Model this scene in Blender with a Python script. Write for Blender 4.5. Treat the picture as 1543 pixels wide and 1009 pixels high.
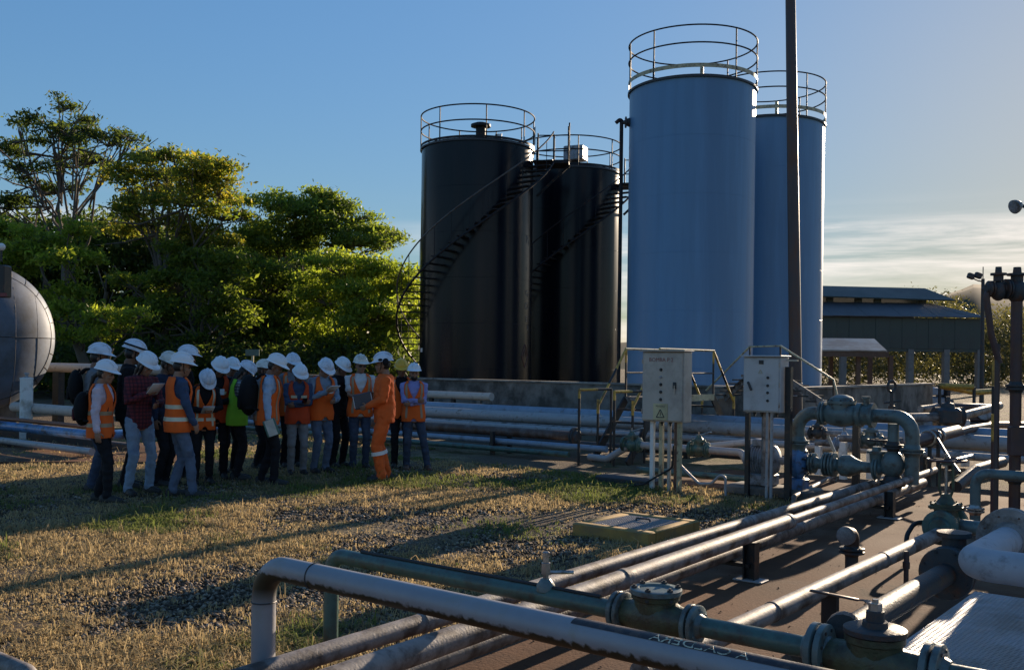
import bpy, bmesh, math, random
import numpy as np
from mathutils import Vector, Matrix, Euler, noise as mnoise

# ------------------------------------------------------------------ camera, sky, sun, exposure
for o in list(bpy.data.objects):
    bpy.data.objects.remove(o, do_unlink=True)
scene = bpy.context.scene
C = scene.collection
FPX, CAMH, ROLL = 1480.0, 1.7, math.radians(0.7)      # focal length in photo pixels, eye height, roll
PX0, PY0 = 771.5, 545.0                                # principal point (level horizon) in the photo

cam = bpy.data.cameras.new('camera')
camo = bpy.data.objects.new('camera', cam)
C.objects.link(camo)
cam.sensor_fit = 'HORIZONTAL'
cam.sensor_width = 36.0
cam.lens = FPX / 1543.0 * 36.0
cam.shift_y = (PY0 - 504.5) / 1543.0
cam.clip_start, cam.clip_end = 0.05, 6000.0
camo.matrix_world = Matrix.Translation((0, 0, CAMH)) @ Matrix.Rotation(math.radians(90), 4, 'X') @ Matrix.Rotation(ROLL, 4, 'Z')
scene.camera = camo

SUN_AZ = math.radians(33.5)      # to the right of the view direction (+Y)
SUN_EL = math.radians(13.0)
world = bpy.data.worlds.new('World')
scene.world = world
world.use_nodes = True
wn, wl = world.node_tree.nodes, world.node_tree.links
wn.clear()
w_out = wn.new('ShaderNodeOutputWorld')
w_bg = wn.new('ShaderNodeBackground')
w_sky = wn.new('ShaderNodeTexSky')
w_sky.sky_type = 'NISHITA'
w_sky.sun_disc = False
w_sky.sun_elevation = SUN_EL
w_sky.sun_rotation = SUN_AZ
w_sky.altitude = 300
w_sky.air_density = 1.0
w_sky.dust_density = 0.35
w_sky.ozone_density = 3.0
SKY_STRENGTH = 0.15
SKY_KNEE = 2.2
CLOUD_OFF = (0.0, 0.0, 0.0)      # where the cloud field thickens and thins
w_bg.inputs['Strength'].default_value = SKY_STRENGTH
# thin cirrus streaks low over the horizon, all the way round
w_tc = wn.new('ShaderNodeTexCoord')
w_sep = wn.new('ShaderNodeSeparateXYZ')
wl.new(w_tc.outputs['Generated'], w_sep.inputs[0])
w_map = wn.new('ShaderNodeMapping')
w_map.inputs['Scale'].default_value = (2.2, 2.2, 34.0)
wl.new(w_tc.outputs['Generated'], w_map.inputs[0])
w_ns = wn.new('ShaderNodeTexNoise')
w_ns.inputs['Scale'].default_value = 1.4
w_ns.inputs['Detail'].default_value = 7
w_ns.inputs['Roughness'].default_value = 0.62
w_ns.inputs['Distortion'].default_value = 0.5
wl.new(w_map.outputs[0], w_ns.inputs[0])
w_r1 = wn.new('ShaderNodeValToRGB')
w_r1.color_ramp.elements[0].position = 0.40
w_r1.color_ramp.elements[1].position = 0.66
wl.new(w_ns.outputs[0], w_r1.inputs[0])
w_r2 = wn.new('ShaderNodeValToRGB')       # cloud layer thins out with elevation
cr = w_r2.color_ramp
cr.elements[0].position = 0.0; cr.elements[0].color = (0.85, 0.85, 0.85, 1)
cr.elements[1].position = 0.17; cr.elements[1].color = (0, 0, 0, 1)
e = cr.elements.new(0.075); e.color = (0.6, 0.6, 0.6, 1)
e = cr.elements.new(0.128); e.color = (0.85, 0.85, 0.85, 1)
e = cr.elements.new(0.142); e.color = (0.05, 0.05, 0.05, 1)
wl.new(w_sep.outputs['Z'], w_r2.inputs[0])
w_mul = wn.new('ShaderNodeMath'); w_mul.operation = 'MULTIPLY'
w_big = wn.new('ShaderNodeTexNoise'); w_big.inputs['Scale'].default_value = 1.1; w_big.inputs['Detail'].default_value = 2
w_bm = wn.new('ShaderNodeMapping'); w_bm.inputs['Location'].default_value = CLOUD_OFF; wl.new(w_tc.outputs['Generated'], w_bm.inputs[0]); wl.new(w_bm.outputs[0], w_big.inputs[0])
w_r3 = wn.new('ShaderNodeValToRGB'); w_r3.color_ramp.elements[0].position = .44; w_r3.color_ramp.elements[1].position = .54
wl.new(w_big.outputs[0], w_r3.inputs[0])
w_m0 = wn.new('ShaderNodeMath'); w_m0.operation = 'MULTIPLY'
wl.new(w_r1.outputs[0], w_m0.inputs[0]); wl.new(w_r3.outputs[0], w_m0.inputs[1])
wl.new(w_m0.outputs[0], w_mul.inputs[0]); wl.new(w_r2.outputs[0], w_mul.inputs[1])
# soft roll-off of the sky's brightest part, the same over the whole dome
w_lum = wn.new('ShaderNodeRGBToBW'); wl.new(w_sky.outputs[0], w_lum.inputs[0])
w_d = wn.new('ShaderNodeMath'); w_d.operation = 'MULTIPLY_ADD'; w_d.inputs[1].default_value = 1 / SKY_KNEE; w_d.inputs[2].default_value = 1.0
wl.new(w_lum.outputs[0], w_d.inputs[0])
w_q = wn.new('ShaderNodeMath'); w_q.operation = 'DIVIDE'; w_q.inputs[0].default_value = 1.0; wl.new(w_d.outputs[0], w_q.inputs[1])
w_sc = wn.new('ShaderNodeVectorMath'); w_sc.operation = 'SCALE'; wl.new(w_sky.outputs[0], w_sc.inputs[0]); wl.new(w_q.outputs[0], w_sc.inputs['Scale'])
w_hs = wn.new('ShaderNodeHueSaturation'); w_hs.inputs['Saturation'].default_value = 1.12; wl.new(w_sc.outputs[0], w_hs.inputs['Color'])
w_gain = wn.new('ShaderNodeMixRGB'); w_gain.blend_type = 'MIX'
w_gain.inputs['Color2'].default_value = (4.6, 4.1, 3.8, 1)
wl.new(w_mul.outputs[0], w_gain.inputs['Fac'])
wl.new(w_hs.outputs[0], w_gain.inputs['Color1'])
wl.new(w_gain.outputs[0], w_bg.inputs['Color'])
wl.new(w_bg.outputs[0], w_out.inputs['Surface'])

sun = bpy.data.lights.new('sun', 'SUN')
sun.energy = 5.0
sun.angle = math.radians(0.53)
sun.color = (1.0, 0.80, 0.58)
suno = bpy.data.objects.new('sun', sun)
C.objects.link(suno)
sdir = Vector((math.sin(SUN_AZ) * math.cos(SUN_EL), math.cos(SUN_AZ) * math.cos(SUN_EL), math.sin(SUN_EL)))
suno.rotation_euler = sdir.to_track_quat('Z', 'Y').to_euler()
suno.location = sdir * 60

vs = scene.view_settings
vs.view_transform = 'Standard'
vs.look = 'None'
vs.gamma = 1.0
vs.use_curve_mapping = False
vs.exposure = 0.98
scene.render.resolution_x, scene.render.resolution_y = 1024, 669

# ------------------------------------------------------------------ site axes and helpers
rng = random.Random(7)
nrng = np.random.default_rng(11)
UV_U = Vector((0.78475, -0.61981, 0.0))     # along the pipe rack (to the right and nearer)
UV_V = Vector((0.61981, 0.78475, 0.0))      # across it (to the right and away)
UP = Vector((0, 0, 1))
ANG_U = math.atan2(UV_U.y, UV_U.x)

def W(u, v, z=0.0):
    p = UV_U * u + UV_V * v
    return Vector((p.x, p.y, z))

def ray(px, py):
    a = (px - PX0) / FPX
    b = (PY0 - py) / FPX
    return a * math.cos(ROLL) - b * math.sin(ROLL), a * math.sin(ROLL) + b * math.cos(ROLL)

def gp(px, py, z=0.0):
    """site point on the level z that the photograph shows at this pixel"""
    dx, dz = ray(px, py)
    d = (z - CAMH) / dz
    return Vector((dx * d, d, z))

def at(px, py, d):
    dx, dz = ray(px, py)
    return Vector((dx * d, d, CAMH + dz * d))

def tag(o, label=None, cat=None, group=None, kind=None):
    if label: o['label'] = label
    if cat: o['category'] = cat
    if group: o['group'] = group
    if kind: o['kind'] = kind
    return o

def empty(name, loc=(0, 0, 0), rz=0.0, label=None, cat=None, group=None):
    o = bpy.data.objects.new(name, None)
    o.empty_display_size = 0.1
    C.objects.link(o)
    o.location = loc
    o.rotation_euler = (0, 0, rz)
    tag(o, label, cat, group)
    return o

def frame(axis):
    axis = Vector(axis).normalized()
    ref = UP if abs(axis.z) < 0.95 else Vector((1, 0, 0))
    a = axis.cross(ref).normalized()
    b = axis.cross(a).normalized()
    return axis, a, b

class MB:
    """collects shapes, then links them as one mesh object"""
    def __init__(self):
        self.v, self.f, self.m = [], [], []
    def add(self, vs, fs, mat=0):
        n = len(self.v)
        self.v.extend([tuple(p) for p in vs])
        self.f.extend([tuple(i + n for i in q) for q in fs])
        self.m.extend([mat] * len(fs))
        return self
    def box(self, c, s, ax=None, ch=0.0, mat=0):
        """box of size s about c; ax three axes; ch chamfer"""
        c = Vector(c)
        X, Y, Z = ax if ax else (Vector((1, 0, 0)), Vector((0, 1, 0)), UP)
        hx, hy, hz = s[0] / 2, s[1] / 2, s[2] / 2
        if ch <= 0:
            vs = [c + X * (hx * i) + Y * (hy * j) + Z * (hz * k) for k in (-1, 1) for j in (-1, 1) for i in (-1, 1)]
            fs = [(0, 2, 3, 1), (4, 5, 7, 6), (0, 1, 5, 4), (1, 3, 7, 5), (3, 2, 6, 7), (2, 0, 4, 6)]
            return self.add(vs, fs, mat)
        ch = min(ch, hx * .9, hy * .9, hz * .9)
        def ring(ix, iy, z, top):
            return [(-hx + ix, -hy + iy + ch), (-hx + ix + ch, -hy + iy), (hx - ix - ch, -hy + iy), (hx - ix, -hy + iy + ch),
                    (hx - ix, hy - iy - ch), (hx - ix - ch, hy - iy), (-hx + ix + ch, hy - iy), (-hx + ix, hy - iy - ch)], z
        rs = [ring(ch, ch, -hz, 0), ring(0, 0, -hz + ch, 0), ring(0, 0, hz - ch, 0), ring(ch, ch, hz, 0)]
        vs = []
        for r, z in rs:
            vs += [c + X * p[0] + Y * p[1] + Z * z for p in r]
        fs = [tuple(range(7, -1, -1)), tuple(range(24, 32))]
        for k in range(3):
            for i in range(8):
                j = (i + 1) % 8
                fs.append((k * 8 + i, k * 8 + j, k * 8 + 8 + j, k * 8 + 8 + i))
        return self.add(vs, fs, mat)
    def lathe(self, o, axis, prof, seg=20, mat=0, cap=True):
        """profile [(distance along axis, radius)]"""
        o = Vector(o)
        ax, a, b = frame(axis)
        vs, fs = [], []
        for h, r in prof:
            for i in range(seg):
                t = 2 * math.pi * i / seg
                vs.append(o + ax * h + a * (r * math.cos(t)) + b * (r * math.sin(t)))
        for k in range(len(prof) - 1):
            for i in range(seg):
                j = (i + 1) % seg
                fs.append((k * seg + i, k * seg + j, (k + 1) * seg + j, (k + 1) * seg + i))
        if cap:
            fs.append(tuple(range(seg - 1, -1, -1)))
            n = (len(prof) - 1) * seg
            fs.append(tuple(range(n, n + seg)))
        return self.add(vs, fs, mat)
    def cyl(self, p, q, r, seg=14, r2=None, mat=0):
        p, q = Vector(p), Vector(q)
        d = (q - p).length
        return self.lathe(p, q - p, [(0, r), (d, r if r2 is None else r2)], seg, mat)
    def tube(self, pts, r, seg=12, mat=0, cap=True, rs=None, closed=False):
        pts = [Vector(p) for p in pts]
        n = len(pts)
        vs, fs = [], []
        prev = None
        for i, p in enumerate(pts):
            if closed:
                t = (pts[(i + 1) % n] - pts[i - 1])
            else:
                t = (pts[min(i + 1, n - 1)] - pts[max(i - 1, 0)])
            t = t.normalized() if t.length > 1e-9 else UP
            if prev is None:
                _, a, b = frame(t)
            else:
                a = prev - t * prev.dot(t)
                a = a.normalized() if a.length > 1e-6 else frame(t)[1]
                b = t.cross(a)
            prev = a
            rr = rs[i] if rs else r
            for k in range(seg):
                th = 2 * math.pi * k / seg
                vs.append(p + a * (rr * math.cos(th)) + b * (rr * math.sin(th)))
        m = n if closed else n - 1
        for i in range(m):
            j = (i + 1) % n
            for k in range(seg):
                l = (k + 1) % seg
                fs.append((i * seg + k, i * seg + l, j * seg + l, j * seg + k))
        if cap and not closed:
            fs.append(tuple(range(seg - 1, -1, -1)))
            fs.append(tuple(range((n - 1) * seg, n * seg)))
        return self.add(vs, fs, mat)
    def ell(self, c, r, seg=14, rings=9, ax=None, mat=0, z0=-1.0):
        c = Vector(c)
        X, Y, Z = ax if ax else (Vector((1, 0, 0)), Vector((0, 1, 0)), UP)
        vs, fs = [], []
        lo = math.asin(max(-1, z0))
        for k in range(rings + 1):
            ph = lo + (math.pi / 2 - lo) * k / rings
            for i in range(seg):
                t = 2 * math.pi * i / seg
                vs.append(c + X * (r[0] * math.cos(ph) * math.cos(t)) + Y * (r[1] * math.cos(ph) * math.sin(t)) + Z * (r[2] * math.sin(ph)))
        for k in range(rings):
            for i in range(seg):
                j = (i + 1) % seg
                fs.append((k * seg + i, k * seg + j, (k + 1) * seg + j, (k + 1) * seg + i))
        return self.add(vs, fs, mat)
    def torus(self, c, axis, R, r, seg=28, s2=8, mat=0):
        ax, a, b = frame(axis)
        c = Vector(c)
        return self.tube([c + a * (R * math.cos(2 * math.pi * i / seg)) + b * (R * math.sin(2 * math.pi * i / seg)) for i in range(seg)], r, s2, mat, closed=True)
    def prism(self, poly, z0, z1, mat=0):
        n = len(poly)
        vs = [Vector((p[0], p[1], z0)) for p in poly] + [Vector((p[0], p[1], z1)) for p in poly]
        fs = [tuple(range(n - 1, -1, -1)), tuple(range(n, 2 * n))]
        for i in range(n):
            j = (i + 1) % n
            fs.append((i, j, n + j, n + i))
        return self.add(vs, fs, mat)
    def mesh(self, name, smooth=True, ang=38):
        me = bpy.data.meshes.new(name)
        me.from_pydata(self.v, [], self.f)
        me.polygons.foreach_set('material_index', self.m)
        if smooth:
            me.polygons.foreach_set('use_smooth', [True] * len(me.polygons))
            me.update()
            me.set_sharp_from_angle(angle=math.radians(ang))
        me.update()
        return me
    def build(self, name, mats, parent=None, smooth=True, ang=38, origin=None):
        if origin is not None:
            o3 = Vector(origin)
            self.v = [(p[0] - o3.x, p[1] - o3.y, p[2] - o3.z) for p in self.v]
        me = self.mesh(name, smooth, ang)
        for mm in (mats if isinstance(mats, (list, tuple)) else [mats]):
            me.materials.append(mm)
        o = bpy.data.objects.new(name, me)
        C.objects.link(o)
        if origin is not None: o.location = origin
        if parent is not None:
            o.parent = parent
        return o

def link_mesh(name, me, parent=None, loc=None, mat4=None):
    o = bpy.data.objects.new(name, me)
    C.objects.link(o)
    if parent is not None: o.parent = parent
    if mat4 is not None: o.matrix_local = mat4
    elif loc is not None: o.location = loc
    return o

def fillet(pts, rad, n=7):
    """round the corners of a polyline with radius rad"""
    pts = [Vector(p) for p in pts]
    out = [pts[0]]
    for i in range(1, len(pts) - 1):
        p, a, b = pts[i], pts[i - 1] - pts[i], pts[i + 1] - pts[i]
        la, lb = a.length, b.length
        a, b = a / la, b / lb
        ang = a.angle(b)
        if ang > math.pi - 0.03:
            out.append(p); continue
        t = min(rad / math.tan(ang / 2), la * .49, lb * .49)
        r = t * math.tan(ang / 2)
        bis = (a + b).normalized()
        cen = p + bis * (r / math.sin(ang / 2))
        s, e2 = p + a * t - cen, p + b * t - cen
        tot = s.angle(e2)
        axis = s.cross(e2).normalized()
        for k in range(n + 1):
            out.append(cen + Matrix.Rotation(tot * k / n, 3, axis) @ s)
    out.append(pts[-1])
    return out

# ------------------------------------------------------------------ materials
MT = {}
def mat(name, col, rough=0.6, metal=0.0, var=0.25, scale=6.0, dirt=None, dirt_amt=0.35, dirt_scale=2.2, bump=0.15, bscale=40.0, spec=0.5, coat=0.0, stretch=(1, 1, 1), trans=0.0, rvar=0.12):
    """painted / weathered surface: base colour broken up by noise, patches of a dirt colour, fine relief"""
    m = bpy.data.materials.new(name)
    m.use_nodes = True
    nt = m.node_tree; N, L = nt.nodes, nt.links
    bs = N['Principled BSDF']
    tc = N.new('ShaderNodeTexCoord')
    mp = N.new('ShaderNodeMapping'); mp.inputs['Scale'].default_value = stretch
    L.new(tc.outputs['Object'], mp.inputs[0])
    n1 = N.new('ShaderNodeTexNoise'); n1.inputs['Scale'].default_value = scale; n1.inputs['Detail'].default_value = 6; n1.inputs['Roughness'].default_value = .6
    L.new(mp.outputs[0], n1.inputs[0])
    r1 = N.new('ShaderNodeValToRGB')
    a = [max(0, c * (1 - var)) for c in col]; b = [min(1, c * (1 + var)) for c in col]
    r1.color_ramp.elements[0].position = .3; r1.color_ramp.elements[1].position = .7
    r1.color_ramp.elements[0].color = (*a, 1); r1.color_ramp.elements[1].color = (*b, 1)
    L.new(n1.outputs[0], r1.inputs[0])
    out = r1.outputs[0]
    if dirt:
        n2 = N.new('ShaderNodeTexNoise'); n2.inputs['Scale'].default_value = dirt_scale; n2.inputs['Detail'].default_value = 9; n2.inputs['Roughness'].default_value = .68
        L.new(mp.outputs[0], n2.inputs[0])
        r2 = N.new('ShaderNodeValToRGB')
        r2.color_ramp.elements[0].position = .62 - dirt_amt * .5; r2.color_ramp.elements[1].position = .72 - dirt_amt * .3
        L.new(n2.outputs[0], r2.inputs[0])
        mx = N.new('ShaderNodeMixRGB'); mx.inputs['Color2'].default_value = (*dirt, 1)
        L.new(r2.outputs[0], mx.inputs['Fac']); L.new(out, mx.inputs['Color1'])
        out = mx.outputs[0]
    L.new(out, bs.inputs['Base Color'])
    rr = N.new('ShaderNodeMapRange')
    rr.inputs['To Min'].default_value = max(.03, rough - rvar); rr.inputs['To Max'].default_value = min(1, rough + rvar)
    L.new(n1.outputs[0], rr.inputs[0]); L.new(rr.outputs[0], bs.inputs['Roughness'])
    bs.inputs['Metallic'].default_value = metal
    bs.inputs['Specular IOR Level'].default_value = spec
    bs.inputs['Coat Weight'].default_value = coat
    if trans: bs.inputs['Transmission Weight'].default_value = trans
    if bump:
        n3 = N.new('ShaderNodeTexNoise'); n3.inputs['Scale'].default_value = bscale; n3.inputs['Detail'].default_value = 5
        L.new(mp.outputs[0], n3.inputs[0])
        bp = N.new('ShaderNodeBump'); bp.inputs['Strength'].default_value = bump; bp.inputs['Distance'].default_value = .01
        L.new(n3.outputs[0], bp.inputs['Height']); L.new(bp.outputs[0], bs.inputs['Normal'])
    MT[name] = m
    return m

RUST = (.09, .04, .022)
GRIME = (.03, .028, .024)
M_black_tank = mat('black_tank_paint', (.004, .006, .011), .22, var=.3, scale=1.2, dirt=(.008, .010, .015), dirt_amt=.3, dirt_scale=.9, bump=.04, bscale=3, stretch=(1, 1, .18), spec=.22)
M_blue_tank = mat('blue_tank_paint', (.108, .245, .42), .42, var=.06, scale=1.0, dirt=(.09, .20, .345), dirt_amt=.35, dirt_scale=1.6, bump=.05, bscale=3, stretch=(1, 1, .06))
M_tank_lid = mat('tank_rim_steel', (.03, .032, .036), .5, bump=.1)
M_rail_dark = mat('dark_rail_paint', (.014, .016, .020), .6, spec=.25, dirt=RUST, dirt_amt=.15, dirt_scale=9)
M_rail_cream = mat('cream_rail_paint', (.42, .38, .24), .5, dirt=RUST, dirt_amt=.2, dirt_scale=8)
M_yellow = mat('yellow_rail_paint', (.48, .30, .05), .5, dirt=(.13, .08, .03), dirt_amt=.3, dirt_scale=9)
M_blackpaint = mat('black_paint', (.014, .015, .017), .45, dirt=RUST, dirt_amt=.12, dirt_scale=10)
M_conc = mat('weathered_concrete', (.20, .185, .165), .9, var=.25, scale=3, dirt=(.075, .07, .062), dirt_amt=.38, dirt_scale=1.3, bump=.35, bscale=30, spec=.25)
M_pipe_grey = mat('galvanised_pipe', (.34, .335, .34), .52, metal=.1, var=.14, scale=7, dirt=(.17, .145, .12), dirt_amt=.14, dirt_scale=7, bump=.12, bscale=60)
M_pipe_worn = mat('worn_grey_pipe', (.24, .215, .20), .60, metal=.05, var=.3, scale=10, dirt=(.07, .05, .04), dirt_amt=.35, dirt_scale=6, bump=.18, bscale=70)
M_pipe_blue = mat('blue_grey_pipe', (.22, .28, .36), .45, metal=.2, var=.14, scale=5, dirt=(.14, .15, .17), dirt_amt=.14, dirt_scale=6, bump=.1)
M_pipe_beige = mat('beige_lagged_pipe', (.52, .44, .38), .6, var=.12, scale=6, dirt=(.30, .24, .20), dirt_amt=.16, dirt_scale=6)
M_pipe_rust = mat('rusty_pipe', (.14, .10, .085), .55, metal=.2, var=.4, scale=9, dirt=RUST, dirt_amt=.5, dirt_scale=5)
M_green = mat('green_pipe_paint', (.055, .115, .10), .36, var=.22, scale=8, dirt=(.05, .045, .035), dirt_amt=.28, dirt_scale=7, bump=.15, bscale=70)
M_greengrey = mat('grey_green_paint', (.105, .15, .15), .38, var=.2, scale=8, dirt=(.06, .05, .04), dirt_amt=.25, dirt_scale=7, bump=.15, bscale=70)
M_olive = mat('olive_valve_paint', (.06, .075, .04), .42, var=.3, scale=12, dirt=(.04, .032, .02), dirt_amt=.35, dirt_scale=9, bump=.3, bscale=80)
M_castdark = mat('dark_cast_iron', (.03, .036, .04), .58, var=.3, scale=12, dirt=RUST, dirt_amt=.25, dirt_scale=9, bump=.3, bscale=70)
M_steel = mat('bare_steel', (.38, .36, .34), .34, metal=.8, var=.2, scale=12, dirt=(.10, .06, .04), dirt_amt=.2, dirt_scale=10, bump=.1)
M_bluepump = mat('blue_pump_paint', (.08, .20, .40), .35, dirt=(.05, .05, .05), dirt_amt=.25, dirt_scale=7)
M_motor = mat('grey_motor_paint', (.26, .28, .31), .45, dirt=(.10, .09, .08), dirt_amt=.3, dirt_scale=7)
M_cab = mat('cabinet_beige_paint', (.46, .41, .35), .48, var=.06, scale=3, dirt=(.33, .29, .25), dirt_amt=.28, dirt_scale=2.5, bump=.03)
M_cab2 = mat('cabinet_grey_paint', (.45, .45, .45), .48, var=.05, scale=3, dirt=(.36, .34, .33), dirt_amt=.25, dirt_scale=2.5, bump=.03)
M_white = mat('white_paint', (.72, .71, .68), .5, var=.06, dirt=(.4, .36, .3), dirt_amt=.2)
M_whiteinsul = mat('white_lagging', (.35, .35, .38), .55, var=.12, scale=6, dirt=(.10, .095, .08), dirt_amt=.16, dirt_scale=3.5, bump=.2, bscale=25)
M_clad = mat('aluminium_cladding', (.11, .135, .18), .58, metal=.2, var=.15, scale=2.5, dirt=(.075, .08, .09), dirt_amt=.36, dirt_scale=1.1, bump=.2, bscale=4)
M_mark = mat('black_marking', (.03, .03, .03), .6, bump=0)
M_redmark = mat('red_marking', (.22, .05, .05), .6, bump=0)
M_lettercream = mat('cream_lettering', (.55, .50, .36), .6, dirt=(.1, .08, .05), dirt_amt=.25, dirt_scale=25, bump=0)
M_letteryellow = mat('yellow_lettering', (.62, .46, .12), .6, dirt=(.12, .07, .04), dirt_amt=.25, dirt_scale=25, bump=0)
M_palelet = mat('pale_worn_lettering', (.16, .17, .18), .6, dirt=(.012, .013, .015), dirt_amt=.35, dirt_scale=12, bump=0)
M_signyellow = mat('warning_sign_yellow', (.46, .41, .24), .5, bump=0)
M_band = mat('maroon_label_band', (.022, .014, .016), .45, dirt=(.10, .06, .04), dirt_amt=.2, dirt_scale=14)
M_pole = mat('brown_pole_paint', (.055, .042, .045), .5, var=.25, scale=3, dirt=RUST, dirt_amt=.3, dirt_scale=3, stretch=(1, 1, .3))
M_roofgreen = mat('green_roof_sheet', (.045, .060, .052), .55, var=.12, scale=1, dirt=(.045, .05, .045), dirt_amt=.3, dirt_scale=.4)
M_rooflow = mat('dull_roof_sheet', (.075, .075, .085), .6, var=.12, scale=1, dirt=(.06, .06, .06), dirt_amt=.3, dirt_scale=.4)
M_pavroof = mat('pavilion_roof_sheet', (.32, .31, .30), .5, var=.12, scale=1, dirt=(.16, .13, .11), dirt_amt=.3, dirt_scale=.6)
M_brownwood = mat('brown_timber', (.10, .055, .038), .7, var=.3)
M_greycol = mat('grey_column', (.16, .155, .15), .8, var=.2)
M_maroonpost = mat('maroon_post_paint', (.065, .035, .035), .5, dirt=RUST, dirt_amt=.3, dirt_scale=5)
M_rubber = mat('black_rubber', (.012, .012, .013), .6)
M_glass = mat('lamp_glass', (.35, .36, .38), .12, bump=0, spec=.8)
# ------------------------------------------------------------------ numpy noise
_perm = nrng.random((256, 256))
def vnoise(x, y):
    xi, yi = np.floor(x).astype(int), np.floor(y).astype(int)
    fx, fy = x - xi, y - yi
    fx, fy = fx * fx * (3 - 2 * fx), fy * fy * (3 - 2 * fy)
    g = lambda a, b: _perm[a & 255, b & 255]
    return (g(xi, yi) * (1 - fx) + g(xi + 1, yi) * fx) * (1 - fy) + (g(xi, yi + 1) * (1 - fx) + g(xi + 1, yi + 1) * fx) * fy
def fbm(x, y, o=4):
    s, a, t = 0, .5, 0
    for k in range(o):
        s = s + a * vnoise(x * 2 ** k + 17.3 * k, y * 2 ** k + 5.1 * k); t += a; a *= .5
    return s / t

# ------------------------------------------------------------------ ground
def ground_material():
    m = bpy.data.materials.new('dry_grass_ground')
    m.use_nodes = True
    nt = m.node_tree; N, L = nt.nodes, nt.links
    bs = N['Principled BSDF']
    tc = N.new('ShaderNodeTexCoord')
    def noise(s, d=6, r=.6):
        n = N.new('ShaderNodeTexNoise'); n.inputs['Scale'].default_value = s; n.inputs['Detail'].default_value = d; n.inputs['Roughness'].default_value = r
        L.new(tc.outputs['Object'], n.inputs[0]); return n
    def ramp(src, stops):
        r = N.new('ShaderNodeValToRGB')
        while len(r.color_ramp.elements) < len(stops): r.color_ramp.elements.new(.5)
        for e, (p, c) in zip(r.color_ramp.elements, stops):
            e.position = p; e.color = (*c, 1)
        L.new(src.outputs[0], r.inputs[0]); return r
    big = noise(.45, 4); mid = noise(2.2, 6); fine = noise(26, 8, .7); speck = noise(90, 3, .8)
    straw = ramp(fine, [(.30, (.085, .064, .036)), (.48, (.19, .15, .09)), (.7, (.38, .31, .19))])
    green = ramp(fine, [(.30, (.03, .033, .012)), (.5, (.075, .085, .028)), (.72, (.17, .165, .06))])
    soil = ramp(speck, [(.32, (.052, .038, .026)), (.52, (.13, .098, .068)), (.74, (.32, .25, .18))])
    mk1 = ramp(mid, [(.47, (0, 0, 0)), (.62, (1, 1, 1))])
    mk2 = ramp(big, [(.38, (0, 0, 0)), (.52, (1, 1, 1))])
    x1 = N.new('ShaderNodeMixRGB'); L.new(mk1.outputs[0], x1.inputs[0]); L.new(straw.outputs[0], x1.inputs[1]); L.new(green.outputs[0], x1.inputs[2])
    x2 = N.new('ShaderNodeMixRGB'); L.new(mk2.outputs[0], x2.inputs[0]); L.new(x1.outputs[0], x2.inputs[1]); L.new(soil.outputs[0], x2.inputs[2])
    L.new(x2.outputs[0], bs.inputs['Base Color'])
    bs.inputs['Roughness'].default_value = .95
    bs.inputs['Specular IOR Level'].default_value = .15
    bp = N.new('ShaderNodeBump'); bp.inputs['Strength'].default_value = .9; bp.inputs['Distance'].default_value = .035
    L.new(fine.outputs[0], bp.inputs['Height'])
    bp2 = N.new('ShaderNodeBump'); bp2.inputs['Strength'].default_value = .7; bp2.inputs['Distance'].default_value = .012
    L.new(speck.outputs[0], bp2.inputs['Height']); L.new(bp.outputs[0], bp2.inputs['Normal'])
    L.new(bp2.outputs[0], bs.inputs['Normal'])
    return m

def make_ground():
    rings, seg = 190, 260
    rr = np.concatenate([[0.0], np.geomspace(1.5, 3500, rings)])
    th = np.linspace(0, 2 * np.pi, seg, endpoint=False)
    vs = [(0, 0, 0)]
    R, T = np.meshgrid(rr[1:], th, indexing='ij')
    X, Y = R * np.sin(T), R * np.cos(T)
    z = -.075 * fbm(X * 1.3, Y * 1.3, 4) + .02
    uu = X * UV_U.x + Y * UV_U.y
    vv = X * UV_V.x + Y * UV_V.y
    z = np.where(uu > -4.2, -.03, np.minimum(z, .01))
    z = np.where((vv > 11.9) & (uu > -7.3), -.03, z)
    z[R > 60] = -.03
    P = np.stack([X, Y, z], -1).reshape(-1, 3)
    vs = np.concatenate([np.array([[0, 0, -.03]]), P])
    fs = []
    for i in range(seg):
        fs.append((0, 1 + (i + 1) % seg, 1 + i))
    for k in range(rings - 1):
        a = 1 + k * seg
        for i in range(seg):
            j = (i + 1) % seg
            fs.append((a + i, a + j, a + seg + j, a + seg + i))
    me = bpy.data.meshes.new('ground')
    me.from_pydata(vs.tolist(), [], fs)
    me.polygons.foreach_set('use_smooth', [True] * len(me.polygons))
    me.materials.append(ground_material())
    me.update()
    me.flip_normals()
    if me.polygons[500].normal.z < 0: me.flip_normals()
    o = bpy.data.objects.new('ground', me); C.objects.link(o)
    tag(o, 'dry yellow grass ground with gravel patches', 'ground', kind='structure')
make_ground()

def in_slab(u, v, m=0.0):
    return ((u > -4.08 - m) | ((v > 12.35 - m) & (u > -7.1 - m) & (v < 14.6)))

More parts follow.
